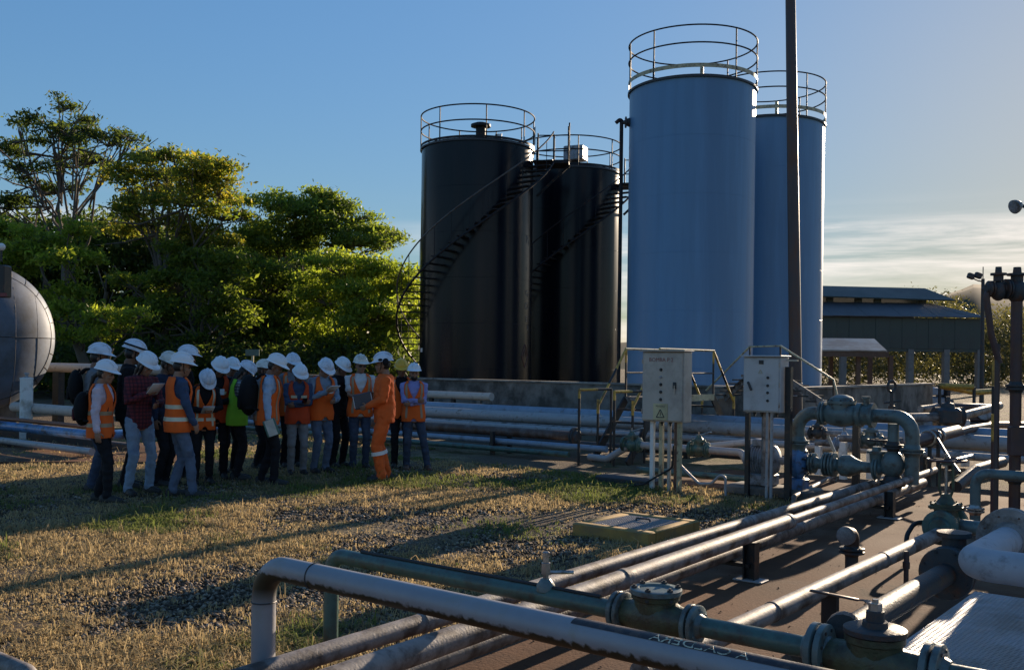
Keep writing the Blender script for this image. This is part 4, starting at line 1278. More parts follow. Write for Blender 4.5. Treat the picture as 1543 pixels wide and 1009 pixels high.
a_, b_ = gp(1040, 703, .06), gp(1100, 712, .06)
pipe('low_green_pipe', [W(uof(960, 12.9, .1), 12.9, .09), W(uof(1130, 12.9, .1), 12.9, .09)], .05, M_green, 'dark green pipe lying low on the slab behind the beige cabinet', seg=14)
# dark cable-trench edge by the grass
q0, q1 = gp(915, 722, 0), gp(990, 730, 0)
d_ = (q1 - q0); L_ = d_.length; d_.normalize()
tr = thing('trench_cover', q0, 'low dark concrete trench edge in the grass beside the beige cabinet', 'trench cover')
part(MB().box((q0 + q1) / 2 + UP * .03, (L_ + .1, .5, .10), (d_, Vector((-d_.y, d_.x, 0)), UP), .02), 'slab', M_castdark, tr)

# ------------------------------------------------------------------ control cabinets
def lathe_knob(c, n, r, m, root, name):
    part(MB().lathe(c, n, [(0, r), (.008, r), (.009, r * .7), (.022, r * .65)], 12), name, m, root)

def cabinet(px, py, w, dpt, z0, z1, m, label, kind):
    base = gp(px, py, 0)
    root = thing('control_cabinet', base, label, 'cabinet')
    c = base + UP * ((z0 + z1) / 2)
    U_, V_ = UV_U, UV_V
    part(MB().box(c, (w, dpt, z1 - z0), (U_, V_, UP), .008), 'housing', m, root, smooth=False)
    part(MB().box(c + UP * ((z1 - z0) / 2 + .012) - V_ * .015, (w + .05, dpt + .07, .020), (U_, V_, UP), .006), 'rain_hood', m, root, smooth=False)
    dr = part(MB().box(c - V_ * (dpt / 2 + .009), (w - .035, .016, (z1 - z0) - .035), (U_, V_, UP), .005), 'door', m, root, smooth=False)
    face = c - V_ * (dpt / 2 + .018)
    hs = -1 if kind == 1 else 1
    for k_ in (-.36, 0, .36):
        part(MB().cyl(c + U_ * (hs * (w / 2 - .008)) - V_ * (dpt / 2 + .014) + UP * ((z1 - z0) * k_ - .03), c + U_ * (hs * (w / 2 - .008)) - V_ * (dpt / 2 + .014) + UP * ((z1 - z0) * k_ + .03), .008, 8), 'hinge', M_steel, root)
    for k_ in (-.3, -.1, .1, .3):
        q_ = c + U_ * (w * k_) - UP * ((z1 - z0) / 2)
        part(MB().lathe(q_, -UP, [(0, .022), (.03, .022), (.032, .015), (.06, .014)], 8), 'cable_gland', M_castdark, root)
    part(MB().box(c - V_ * (dpt / 2 + .0175), (w - .06, .004, .006), (U_, V_, UP)), 'door_crease', m, root, smooth=False)
    return root, base, c, face, dr

def face_text(s, size, face, du, dz, m, par, off=.002):
    me = text_mesh(s, size)
    for vtx in me.vertices:
        x, y = vtx.co.x, vtx.co.y
        vtx.co = face + UV_U * (du + x) + UP * (dz + y) - UV_V * off
    me.materials.append(m)
    return sub(link_mesh('lettering', me), par)

root, base, c, face, dr = cabinet(1003, 737, .64, .22, .92, 1.86, M_cab, 'tall beige control cabinet with yellow warning sign on pale posts', 1)
face_text('BOMBA P 2', .075, face, -.02, .36, M_redmark, dr)
for k, dz in enumerate((.23, .13, .03, -.07, -.17)):
    lathe_knob(face + UV_U * -.02 + UP * dz, -UV_V, .022, [M_mark, M_pipe_grey, M_mark, M_castdark, M_castdark][k], root, 'push_button')
part(MB().box(face + UV_U * -.02 + UP * -.335 - UV_V * .003, (.22, .006, .22), (UV_U, UV_V, UP)), 'warning_sign', M_signyellow, root, smooth=False)
sg = [ch for ch in root.children if ch.name.startswith('warning_sign')][0]
b = MB()
t0 = face + UV_U * -.02 + UP * -.37 - UV_V * .008
tri = [t0 - UV_U * .06 - UP * .04, t0 + UV_U * .06 - UP * .04, t0 + UP * .065]
for i in range(3): b.cyl(tri[i], tri[(i + 1) % 3], .006, 6)
b.cyl(t0 + UP * .03, t0 - UP * .02, .005, 6)
part(b, 'warning_triangle', M_mark, sg)
face_text('PELIGRO', .036, face, -.02, -.262, M_mark, sg, .008)
part(MB().box(face + UV_U * .19 + UP * .02 - UV_V * .008, (.05, .016, .09), (UV_U, UV_V, UP), .006), 'handle', M_castdark, root)
part(MB().box(face + UV_U * .195 - UP * .035 - UV_V * .02, (.018, .014, .12), (UV_U, UV_V, UP), .004), 'key_tag', M_steel, root)
for du, dv, m_, rr in ((-.20, -.02, M_white, .035), (-.10, .05, M_rail_cream, .035), (.03, .03, M_cab, .026), (.22, -.03, M_rail_cream, .035), (.10, .08, M_pole, .022)):
    p_ = base + UV_U * du + UV_V * dv
    part(MB().cyl(p_ - UP * .05, p_ + UP * .922, rr, 12) if rr < .03 else MB().box(p_ + UP * .435, (rr * 1.5, rr * 1.5, .97), (UV_U, UV_V, UP)), 'leg' if rr > .03 else 'conduit', m_, root)
p_ = base + UV_U * .22
part(MB().tube(fillet([p_ + UP * .5, p_ + UP * .34, p_ + UV_U * .28 + UP * .12, p_ + UV_U * .46 + UP * .14, p_ + UV_U * .58 + UP * .26, p_ + UV_U * .66 + UP * .24, p_ + UV_U * .66 - UP * .02], .08), .018, 10), 'flexible_conduit', M_pipe_grey, root)
part(MB().tube(fillet([base + UV_U * .12 + UP * .6, base + UV_U * .1 + UP * .3, base - UV_U * .3 - UV_V * .1 + UP * .05, base - UV_U * .6 - UV_V * .2], .1), .014, 8), 'ground_cable', M_rubber, root)

root, base, c, face, dr = cabinet(1152, 750, .50, .26, 1.10, 1.80, M_cab2, 'smaller grey control cabinet on dark posts beside the tall pole', 2)
part(MB().box(face + UV_U * .0 + UP * .285 - UV_V * .003, (.06, .01, .05), (UV_U, UV_V, UP)), 'meter', M_mark, root, smooth=False)
for k, dz in enumerate((.09, -.01, -.10, -.20)):
    lathe_knob(face + UV_U * .09 + UP * dz, -UV_V, .018, M_mark, root, 'selector_switch')
b = MB(); t0 = face + UV_U * -.01 + UP * .165 - UV_V * .003
tri = [t0 - UV_U * .025 - UP * .02, t0 + UV_U * .025 - UP * .02, t0 + UP * .025]
for i in range(3): b.cyl(tri[i], tri[(i + 1) % 3], .003, 6)
part(b, 'warning_triangle', M_signyellow, root)
part(MB().box(face + UV_U * -.15 - UP * .02 - UV_V * .012, (.03, .02, .12), ((UV_U * .9 + UP * .4).normalized(), UV_V, (UP * .9 - UV_U * .4).normalized()), .006), 'handle', M_castdark, root)
for du, dv, m_, ww, hh in ((-.24, .0, M_blackpaint, .055, 1.102), (.30, .02, M_blackpaint, .075, 1.70)):
    p_ = base + UV_U * du + UV_V * dv
    part(MB().box(p_ + UP * (hh / 2 - .02), (ww, ww, hh), (UV_U, UV_V, UP)), 'post', m_, root, smooth=False)
for du, dv, rr in ((-.02, .06, .055), (.06, -.08, .02), (.12, -.08, .02)):
    p_ = base + UV_U * du + UV_V * dv
    part(MB().cyl(p_ + UP * (.25 if rr > .05 else -.02), p_ + UP * 1.103, rr, 12), 'conduit', M_pipe_grey if rr < .05 else M_pipe_worn, root)
part(MB().box(base + UV_U * .35 + UP * 1.76, (.14, .05, .02), (UV_U, UV_V, UP)), 'bracket', M_steel, root)

# tall pole
q = gp(1200, 663, 0)
pt = at(1189, -160, q.y)
pole = thing('tall_pole', q, 'tall thin dark brown steel pole rising past the top of the picture', 'pole')
part(MB().tube([q, q + (pt - q) * .5, pt], .135, 20, rs=[.145, .125, .105]), 'shaft', M_pole, pole)
for z in (1.0, 1.28): part(MB().lathe(q + (pt - q) * (z / pt.z), UP, [(0, .146), (.004, .153), (.02, .153), (.024, .146)], 20), 'band', M_pipe_grey, pole)
for z in (6.0, 11.8):
    f_ = z / pt.z
    if f_ < 1: part(MB().torus(q + (pt - q) * f_, UP, .118, .010, 22, 6), 'weld_seam', M_pole, pole)

# ------------------------------------------------------------------ crossover stair over the rack
def crossover(uL, uR, v0, v1, zp, run, m1, label, rail_h=.86, yellow=True):
    root = thing('crossover_stair', W((uL + uR) / 2, v0 - run, 0), label, 'stair')
    w = uR - uL
    part(MB().box(W((uL + uR) / 2, (v0 + v1) / 2, zp - .03), (w, v1 - v0, .06), (UV_U, UV_V, UP)), 'platform', M_pipe_worn, root, smooth=False)
    part(MB().box(W(uR + .012, (v0 + v1) / 2, zp - .03), (.02, v1 - v0 + .02, .12), (UV_U, UV_V, UP)), 'edge_beam', M_rail_cream, root, smooth=False)
    n = 5
    tread = None
    for s, va, vb in ((0, v0, v0 - run), (1, v1, v1 + run)):
        for u_ in (uL, uR):
            p, q = W(u_, va, zp - .05), W(u_, vb, 0)
            d_ = (q - p); L_ = d_.length; d_.normalize(); n_ = d_.cross(UV_U).normalized()
            part(MB().box((p + q) / 2, (L_, .03, .16), (d_, UV_U, n_)), 'stringer', M_blackpaint, root, smooth=False)
        for k in range(1, n):
            f_ = k / n
            part(MB().box(W((uL + uR) / 2, va + (vb - va) * f_, zp * (1 - f_)), (w - .04, .22, .03), (UV_U, UV_V, UP)), 'stair_tread', M_blackpaint, root, smooth=False)
    for u_ in (uL, uR):
        top = [W(u_, v0, zp + rail_h), W(u_, v1, zp + rail_h)]
        part(MB().cyl(top[0] - UV_V * .02, top[1] + UV_V * .02, .022, 10), 'top_rail', M_rail_cream, root)
        part(MB().cyl(W(u_, v0, zp + rail_h * .5), W(u_, v1, zp + rail_h * .5), .016, 8), 'mid_rail', M_blackpaint, root)
        for va, vb in ((v0, v0 - run), (v1, v1 + run)):
            p, q = W(u_, va, zp + rail_h), W(u_, va + (vb - va) * .86, rail_h + .02)
            q.z = zp + rail_h - zp * .92
            # alternating yellow and black lengths
            cuts = [0, .36, .62, 1.0]
            for i in range(3):
                part(MB().cyl(p + (q - p) * cuts[i], p + (q - p) * cuts[i + 1], .022, 10), 'sloping_rail', (M_yellow if i != 1 else M_blackpaint) if yellow else M_rail_cream, root)
            part(MB().cyl(q, Vector((q.x, q.y, 0.0)), .022, 10), 'end_post', M_blackpaint, root)
            part(MB().cyl(q + UP * .12, q - UP * .13, .026, 10), 'yellow_sleeve', M_yellow, root)
        for va in (v0, v1):
            part(MB().cyl(W(u_, va, zp), W(u_, va, zp + rail_h - .25), .02, 8), 'rail_post', M_blackpaint, root)
            part(MB().cyl(W(u_, va, zp + rail_h - .25), W(u_, va, zp + rail_h), .021, 8), 'post_sleeve', M_yellow if yellow else M_rail_cream, root)
    return root
cs1 = crossover(-9.38, -8.68, 15.2, 17.25, 1.10, 1.05, M_yellow, 'yellow and black handrail stair crossing the pipe rack behind the beige cabinet')
# low guard bars in front of the stair
for px0, px1, py, lab in ((873, 921, 587, 'left low yellow and black guard bar at the foot of the crossover stair'), (926, 972, 590, 'right low yellow and black guard bar at the foot of the crossover stair')):
    d0 = 16.2
    p, q = at(px0, py, d0), at(px1, py - 1, d0 + .6)
    gb = thing('guard_bar', (p.x, p.y, 0), lab, 'guard rail', 'low guard bars at the stair')
    m_ = p + (q - p) * .55
    part(MB().cyl(p, m_, .024, 10), 'yellow_bar', M_yellow, gb)
    part(MB().cyl(m_, q, .022, 10), 'black_bar', M_blackpaint, gb)
    part(MB().cyl(p, p - UP * .14, .024, 10), 'yellow_sleeve', M_yellow, gb)
    part(MB().cyl(p - UP * .14, Vector((p.x, p.y, 0)), .022, 10), 'post', M_blackpaint, gb)
    part(MB().cyl(q, Vector((q.x, q.y, 0)), .022, 10), 'post', M_blackpaint, gb)
# second stair climbing over the wall, right of the nearer blue tank
d2 = 21.0
s2 = thing('wall_stair', at(1150, 620, d2) * 1, 'pale handrail stair over the low wall in front of the farther blue tank', 'stair')
s2.location.z = 0
for dd in (0, .75):
    P = [at(1064, 588, d2 + .9 + dd), at(1130, 522, d2 + dd), at(1176, 521, d2 - .5 + dd), at(1256, 572, d2 - 1.3 + dd), at(1264, 606, d2 - 1.4 + dd)]
    part(MB().tube(P, .022, 10), 'handrail', M_rail_cream if dd == 0 else M_blackpaint, s2)
    Q = [at(1092, 600, d2 + .85 + dd), at(1130, 566, d2 + dd), at(1176, 566, d2 - .5 + dd), at(1246, 612, d2 - 1.3 + dd)]
    for i in (0, 2):
        d_ = Q[i + 1] - Q[i]; L_ = d_.length; d_.normalize(); s_ = d_.cross(UP).normalized()
        part(MB().box((Q[i] + Q[i + 1]) / 2, (L_, .03, .15), (d_, s_, s_.cross(d_))), 'stringer', M_pipe_worn, s2, smooth=False)
    for p in (P[1], P[2], P[3]):
        part(MB().cyl(p, Vector((p.x, p.y, max(0, p.z - 1.0))), .02, 8), 'rail_post', M_blackpaint, s2)
pa, pb2 = at(1130, 566, d2 + .37), at(1176, 566, d2 - .13)
d_ = pb2 - pa; L_ = d_.length; d_.normalize(); s_ = d_.cross(UP).normalized()
part(MB().box((pa + pb2) / 2, (L_, .75, .06), (d_, s_, UP)), 'platform', M_pipe_worn, s2, smooth=False)
for k in range(1, 6):
    for (A, B) in ((at(1130, 566, d2 + .37), at(1092, 600, d2 + 1.2)), (at(1176, 566, d2 - .13), at(1246, 612, d2 - .95))):
        part(MB().box(A + (B - A) * (k / 6), (.24, .72, .03), (d_, s_, UP)), 'stair_tread', M_blackpaint, s2, smooth=False)
for p in (at(1092, 600, d2 + 1.2), at(1246, 612, d2 - .95)):
    part(MB().box(Vector((p.x, p.y, p.z / 2)), (.1, .7, max(.1, p.z)), (d_, s_, UP)), 'stair_base', M_conc, s2, smooth=False)

# ------------------------------------------------------------------ yellow-edged manhole slab with grating
q = [gp(870, 806), gp(985, 822), gp(1043, 798), gp(940, 784)]
ctr = sum(q, Vector()) / 4
mh = thing('manhole_slab', ctr, 'low yellow-edged concrete slab with a metal grating in the grass', 'manhole')
Lu, Lv = .88, 1.02
uo, vo = ctr.dot(UV_U), ctr.dot(UV_V)
M_curb = mat('faded_yellow_curb', (.34, .21, .06), .85, var=.2, scale=5, dirt=(.24, .16, .07), dirt_amt=.32, dirt_scale=4, bump=.3)
tw = .13
for (cu2, cv2, su, sv) in ((0, -(Lv - tw) / 2, Lu, tw), (0, (Lv - tw) / 2, Lu, tw), (-(Lu - tw) / 2, 0, tw, Lv - 2 * tw - .004), ((Lu - tw) / 2, 0, tw, Lv - 2 * tw - .004)):
    part(MB().box(W(uo + cu2, vo + cv2, .035), (su, sv, .15), (UV_U, UV_V, UP), .012), 'curb', M_curb, mh)
part(MB().box(W(uo, vo, .02), (Lu - 2 * tw, Lv - 2 * tw, .05), (UV_U, UV_V, UP)), 'pit_floor', M_castdark, mh, smooth=False)
b = MB()
n = 20
for i in range(n + 1):
    t = -(Lu - 2 * tw) / 2 + (Lu - 2 * tw) * i / n
    b.box(W(uo + t, vo, .092), (.007, Lv - 2 * tw - .01, .02), (UV_U, UV_V, UP))
    t = -(Lv - 2 * tw) / 2 + (Lv - 2 * tw) * i / n
    b.box(W(uo, vo + t, .090), (Lu - 2 * tw - .01, .007, .018), (UV_U, UV_V, UP))
part(b, 'grating', M_pipe_grey, mh, smooth=False)
part(MB().tube(fillet([W(uo - .08, vo + .12, .10), W(uo - .08, vo + .12, .125), W(uo + .08, vo + .12, .125), W(uo + .08, vo + .12, .10)], .02), .008, 8), 'handle', M_castdark, mh)

# ------------------------------------------------------------------ left: vessel, post, pipes
vd = 22.0
ve = at(-16, 507, vd)
vR = 113 * vd / FPX
ves = thing('horizontal_vessel', Vector((ve.x, ve.y, 0)), 'big silver clad horizontal vessel cut by the left edge', 'tank')
prof = [(0, 0.02)]
b = MB()
body_L = 7.0
b.lathe(ve - UV_U * body_L, UV_U, [(0, vR), (body_L - .45, vR)], 64, cap=False)
part(b, 'shell', M_clad, ves, ang=60)
# dished head in cladding sheets: a ring of knuckle sheets and crown sheets with visible laps
def head_pt(rho, th, off=0):
    """rho 0 centre .. 1 edge"""
    h = -.45 + .62 * math.sqrt(max(0, 1 - rho ** 2.6))
    r = vR * rho
    return ve + UV_U * (h + off) + (UV_V * math.cos(th) + UP * math.sin(th)) * r
nk = 26
for i in range(nk):
    b = MB(); vs, fs = [], []
    t0, t1 = 2 * math.pi * i / nk, 2 * math.pi * (i + 1) / nk
    for j in range(5):
        for k in range(9):
            rho = .86 + .14 * k / 8
            vs.append(head_pt(rho, t0 + (t1 - t0) * j / 4, .006 * (1 if j < 4 else .0) + (.004 if i % 2 else 0)))
    for j in range(4):
        for k in range(8): fs.append((j * 9 + k, j * 9 + 9 + k, j * 9 + 10 + k, j * 9 + 1 + k))
    part(b.add(vs, fs), 'cladding_sheet', M_clad, ves)
for i, (x0, x1, z0, z1) in enumerate([(-1, 0, -1, 0), (0, 1, -1, 0), (-1, 0, 0, 1), (0, 1, 0, 1)]):
    b = MB(); vs, fs = [], []
    n = 14
    base_t = {(-1, -1): math.pi, (0, -1): 1.5 * math.pi, (-1, 0): .5 * math.pi, (0, 0): 0}[(x0, z0)]
    for j in range(n + 1):
        for k in range(n + 1):
            vs.append(head_pt(.868 * k / n, base_t + math.pi / 2 * j / n, .012 + (.006 if z0 == 0 else 0) + (.003 if x0 == 0 else 0)))
    for j in range(n):
        for k in range(n): fs.append((j * (n + 1) + k, j * (n + 1) + n + 1 + k, j * (n + 1) + n + 2 + k, j * (n + 1) + k + 1))
    part(b.add(vs, fs), 'crown_sheet', M_clad, ves)
seam = MB()
seam.tube([head_pt(.862, 2 * math.pi * i / 60, .016) for i in range(60)], .011, 5, closed=True)
for i in range(nk): seam.tube([head_pt(.87 + .13 * j / 6, 2 * math.pi * i / nk, .010) for j in range(7)], .009, 5)
for a_ in (0, .5, 1, 1.5): seam.tube([head_pt(.86 * j / 10, math.pi * a_, .018) for j in range(11)], .010, 5)
for x_ in (.30, -.30, .62, -.62):
    m_ = math.sqrt(.86 ** 2 - x_ * x_)
    seam.tube([head_pt(math.hypot(x_, m_ * (j / 6 - 1)), math.atan2(m_ * (j / 6 - 1), x_), .019) for j in range(13)], .005, 5)
part(seam, 'sheet_seams', M_castdark, ves)
for k in range(2):
    part(MB().torus(ve - UV_U * (.47 + 1.2 * k), UV_U, vR + .004, .018, 64, 5), 'band', M_clad, ves)
for k in (1.2, 5.0):
    part(MB().box(ve - UV_U * k - UP * (ve.z / 2 + vR * .38), (.35, vR * 1.3, ve.z - vR * .75), (UV_U, UV_V, UP)), 'saddle', M_conc, ves, smooth=False)
bb_ = at(2, 424, 19.0)
ib = thing('black_box_post', Vector((bb_.x, bb_.y, 0)), 'black box with white globe and small red label at the left edge', 'box')
part(MB().box(bb_ - Vector((.12, 0, 0)), (.50, .3, .62), None, .02), 'box', M_blackpaint, ib)
part(MB().cyl(Vector((bb_.x - .15, bb_.y, 0)), bb_ - Vector((.15, 0, .3)), .05, 12), 'post', M_blackpaint, ib)
part(MB().ell(at(2, 372, 19.0), (.075, .075, .075), 16, 12), 'globe', M_white, ib)
part(MB().cyl(at(2, 394, 19.0), at(2, 377, 19.0), .02, 8), 'globe_stem', M_blackpaint, ib)
part(MB().box(at(4, 444, 18.83), (.16, .01, .07)), 'red_label', M_redmark, ib, smooth=False)
q = gp(39, 661, 0)
bo = thing('white_bollard', q, 'white round bollard with bolted cap in front of the silver vessel', 'bollard')
part(MB().lathe(q, UP, [(-.05, .125), (1.22, .125), (1.222, .131), (1.25, .131), (1.255, .12)], 26), 'post', M_white, bo)
part(MB().lathe(q + UP * 1.252, UP, [(0, .07), (.02, .07), (.021, .03), (.07, .03), (.072, .05), (.10, .05), (.105, .02)], 12), 'cap_bolt', M_motor, bo)
# pipes beside the vessel
lp_ = gp(60, 647, .35); lvv2 = lp_.dot(UV_V); luu = lp_.dot(UV_U)
pipe('blue_pipe', [W(luu - 6, lvv2, .35), W(luu + 2.0, lvv2, .35), W(luu + 2.0, lvv2 + 3.0, .35)], .085, M_bluepump, 'blue pipe low along the left edge behind the bollard', bend=.25)
pipe('orange_brown_pipe', [W(luu - 6, lvv2 + .35, .44), W(luu + 1.6, lvv2 + .35, .44)], .04, mat('orange_brown_paint', (.22, .075, .035), .5), 'thin orange-brown pipe just behind the blue one at left')
pipe('pale_low_pipe', [W(luu - 6, lvv2 - .3, .12), W(luu + 2.4, lvv2 - .3, .12)], .06, M_pipe_grey, 'pale grey pipe at ground level in front of the blue pipe at left')
q = gp(100, 619, .62)
pipe('vessel_drain_pipe', [q - UV_U * 2.2, q + UV_U * 1.2], .105, M_pipe_beige, 'dull beige pipe under the silver vessel end')
q = at(105, 554, 24.5)
bp2 = pipe('pink_beige_pipe', [q - UV_U * 6, q + UV_U * 4.2], .115, M_pipe_beige, 'pinkish beige pipe at head height behind the people at left')
for du in (-.55, 3.2):
    p_ = q + UV_U * du
    part(MB().box(Vector((p_.x, p_.y, (q.z - .12) / 2)), (.30, .16, q.z - .12), (UV_U, UV_V, UP)), 'pipe_post', M_blackpaint, bp2, smooth=False)
# low kerb and brown strip in front of them
a_, b_ = gp(-120, 668, .0), gp(230, 668, .0)
kb = thing('concrete_kerb', a_, 'low dark concrete kerb in front of the left pipes', 'kerb')
d_ = UV_U
cpt = gp(60, 663, 0)
part(MB().box(cpt + UV_U * -1 + UP * .06, (9, .18, .16), (UV_U, UV_V, UP), .015), 'kerb', M_castdark, kb)
b = MB(); pp = [gp(-160, 697), gp(300, 697), gp(300, 668), gp(-160, 668)]
b.prism([(p.x, p.y) for p in pp], -.06, .018)
tag(b.build('brown_strip', M_slab, smooth=False), 'bare brown concrete strip at the foot of the left pipes', 'pavement', kind='structure')
# green street-type sign behind the group
q = at(380, 600, 30); 
sg = thing('small_sign', Vector((q.x, q.y, 0)), 'small green sign on a thin pale post behind the people', 'sign')
zt = at(380, 530, 30).z
part(MB().cyl(Vector((q.x, q.y, 0)), Vector((q.x, q.y, zt)), .035, 10), 'post', M_rail_cream, sg)
part(MB().box(Vector((q.x, q.y - .04, zt - .02)), (.42, .02, .2)), 'sign_board', M_green, sg, smooth=False)

# unseen panels added towards the sun to shade the ribbed plate, gaps leave stripes
sd2 = Vector((math.sin(SUN_AZ), math.cos(SUN_AZ), 0)); sp2 = Vector((sd2.y, -sd2.x, 0))
sc_ = W(-.6, 12.0, 0)
eq = thing('added_shade_panels', sc_, 'row of unseen panels added beyond the right edge to shade the cover plate', 'skid')
for u0_, u1_, h_ in ((-2.08, -1.26, 2.35), (-1.06, -.80, 2.45), (-.66, .35, 2.4), (.42, 1.6, 2.5)):
    part(MB().box(W((u0_ + u1_) / 2, 12.0, h_ / 2), (u1_ - u0_, .4, h_), (UV_U, UV_V, UP), .03), 'panel', M_greengrey, eq)
part(MB().box(W(-.24, 12.0, .10), (3.7, .5, .16), (UV_U, UV_V, UP)), 'base_frame', M_blackpaint, eq, smooth=False)
# ------------------------------------------------------------------ far right: valve stands, barriers, pavilion, warehouse, hill
def stand_pipe_group():
    d0 = 17.0
    A, B = at(1366, 629, d0 - .6), at(1448, 627, d0); 
    vt = thing('valve_stand', Vector((B.x, B.y, 0)), 'grey valve train on white pedestals in the sun beyond the green loop', 'valve')
    part(MB().tube([A, B, at(1506, 611, d0 + 2.2)], .075, 14), 'pipe_run', M_pipe_worn, vt)
    b = MB()
    c_ = at(1428, 627, d0 - .2)
    b.box(c_, (.40, .34, .30), None, .05); b.lathe(c_ + UP * .14, UP, [(0, .12), (.08, .10), (.1, .04), (.2, .035)], 14)
    part(b, 'valve_body', M_castdark, vt)
    for px in (1411, 1446): flange(vt, at(px, 628, d0 - .15), (1, .1, 0), .17, .08, M_castdark, th=.03)
    for px, py in ((1426, 660), (1452, 668), (1390, 655)):
        t_ = at(px, 632, d0 - .1); 
        part(MB().box(Vector((t_.x, t_.y, t_.z / 2)), (.16, .16, t_.z), None, .01), 'pedestal', M_white, vt, smooth=False)
    part(MB().box(at(1387, 648, d0 - .3), (.34, .2, .34), None, .02), 'equipment_box', M_motor, vt)
    part(MB().tube([at(1387, 616, d0), at(1405, 614, d0 + .3), at(1412, 612, d0 + .4)], .06, 12), 'elbow_stub', M_pipe_worn, vt)
    part(MB().tube([at(1420, 618, d0 + .1), at(1432, 606, d0 + .4)], .07, 12), 'lever', M_pipe_rust, vt)
stand_pipe_group()
A = [at(1432, 655, 15.2), at(1462, 646, 15.9), at(1500, 640, 17.0), at(1560, 640, 18.5)]
pipe('sunlit_brown_pipe', A, .06, M_pipe_rust, 'thin brown sunlit pipe rising to the right beyond the pipe loop', seg=12)
A = [at(1372, 668, 13.5), at(1398, 660, 13.8), at(1442, 649, 15.2)]
cb = pipe('clamped_brown_pipe', A, .09, M_maroonpost, 'dark brown pipe with clamp rings right of the pipe loop', seg=14)
for k in range(3):
    p_ = at(1398 + k * 7, 660 - k * 2, 13.8 + .18 * k); part(MB().torus(p_, (A[2] - A[1]), .10, .025, 20, 6), 'clamp_ring', M_steel, cb)
for k in range(3):
    p_ = at(1388 + k * 13, 664, 13.7 + .15 * k)
    part(MB().cyl(p_, Vector((p_.x, p_.y, 0)), .03, 8), 'leg', M_castdark, cb)
part(MB().tube([at(1412, 660, 13.8), at(1430, 690, 12.6), at(1446, 712, 11.9)], .022, 8), 'brace', M_castdark, cb)
A = [at(1440, 733, 12.2), at(1470, 708, 12.8), at(1510, 696, 13.6)]
pipe('dark_low_pipe', A, .075, M_castdark, 'dark low pipe curving behind the striped post', seg=14)
A = [at(1440, 694, 14.2), at(1472, 686, 14.9)]
pipe('bright_stub_pipe', A, .045, M_steel, 'short bright sunlit pipe end in the grass right of the loop', seg=12)

def barrier(d0, pts, m, name, label, cat, r=.07):
    P = [at(*p, d0 + k * .4) for k, p in enumerate(pts)]
    t_ = thing(name, Vector((P[0].x, P[0].y, 0)), label, cat)
    for i in range(len(P) - 1):
        part(MB().tube([P[i], P[i + 1]], r, 10), 'bar', m, t_)
    for p in P: part(MB().cyl(p, Vector((p.x, p.y, 0)), .05, 8), 'post', M_castdark, t_)
barrier(30, [(1468, 583), (1416, 581), (1468, 591), (1500, 589)], M_yellow, 'yellow_barrier', 'bent yellow barrier rail in the sun left of the striped post', 'barrier', r=.09)
q = at(1401, 588, 33)
sk = thing('blue_skid', Vector((q.x, q.y, 0)), 'pale blue equipment skid beyond the end of the low wall', 'skid')
for k in range(3): part(MB().box(Vector((q.x, q.y, .25 + .32 * k)), (.62 + .08 * (k % 2), .8, .26), None, .03), 'drum', M_pipe_blue, sk)
for sx in (-1, 1): part(MB().box(Vector((q.x + sx * .45, q.y, .55)), (.1, .9, 1.1)), 'frame_post', M_castdark, sk, smooth=False)
q = at(1458, 604, 28)
rk = thing('red_skid', Vector((q.x, q.y, 0)), 'dark red low machine skid below the yellow barrier', 'skid')
part(MB().box(Vector((q.x, q.y, .42)), (1.1, .7, .5), None, .05), 'body', M_maroonpost, rk)
part(MB().cyl(Vector((q.x + .3, q.y - .4, .45)), Vector((q.x + .3, q.y - .3, .45)), .22, 16), 'wheel', M_motor, rk)
part(MB().box(Vector((q.x, q.y, .09)), (1.3, .8, .16)), 'base_frame', M_castdark, rk, smooth=False)

# pavilion
dp = 36.0
eL, eR = at(1180, 528, dp), at(1352, 530, dp)
rid = at(1317, 512, dp + 1.6)
pv = thing('open_pavilion', Vector((eR.x - 2, eR.y, 0)), 'open shelter with pale gabled roof and brown posts behind the low wall', 'shelter')
zE, zR = eL.z, rid.z
x0, x1, xr = eL.x, eR.x, rid.x
y0, y1 = dp, dp + 3.4
b = MB()
vs = [(x0, y0, zE), (xr - .05, y0 - .1, zE + .02), (x1, y0 + 1.6, zE - .02), (x1 - .25, y1, zE), (x0, y1, zE), (x0, y0 + 1.6, zR), (xr, y0 + 1.6, zR)]
th = .05
def sheet(b, pts, th):
    pts = [Vector(p) for p in pts]
    n = (pts[1] - pts[0]).cross(pts[2] - pts[0]).normalized()
    if n.z < 0: n = -n
    k = len(pts)
    b.add([p + n * th for p in pts] + pts, [tuple(range(k)), tuple(range(2 * k - 1, k - 1, -1))] + [(i, k + i, k + (i + 1) % k, (i + 1) % k) for i in range(k)])
sheet(b, [(x0, y0 - .3, zE), (x1 - .5, y0 - .3, zE), (xr, y0 + 1.6, zR), (x0, y0 + 1.6, zR)], .05)
o_ = part(b, 'front_roof_slope', M_pavroof, pv, smooth=False)
b = MB(); sheet(b, [(x0, y0 + 1.61, zR), (xr, y0 + 1.61, zR), (x1 - .4, y1 + .3, zE), (x0, y1 + .3, zE)], .05); part(b, 'rear_roof_slope', M_pavroof, pv, smooth=False)
b = MB(); sheet(b, [(x1 - .5, y0 - .28, zE - .01), (x1, y0 + 1.6, zE - .06), (xr + .02, y0 + 1.6, zR - .01)], .04); part(b, 'hip_roof_slope', M_pavroof, pv, smooth=False)
part(MB().box(((x0 + x1) / 2 - .1, y0 - .22, zE - .10), (x1 - x0 - .6, .08, .2)), 'fascia', M_brownwood, pv, smooth=False)
for px in (1210, 1252, 1293, 1311, 1342):
    p_ = at(px, 545, dp + (.1 if px in (1210, 1293, 1342) else 2.8))
    part(MB().box((p_.x, p_.y, zE / 2 - .06), (.15, .15, zE - .14)), 'post', M_brownwood, pv, smooth=False)
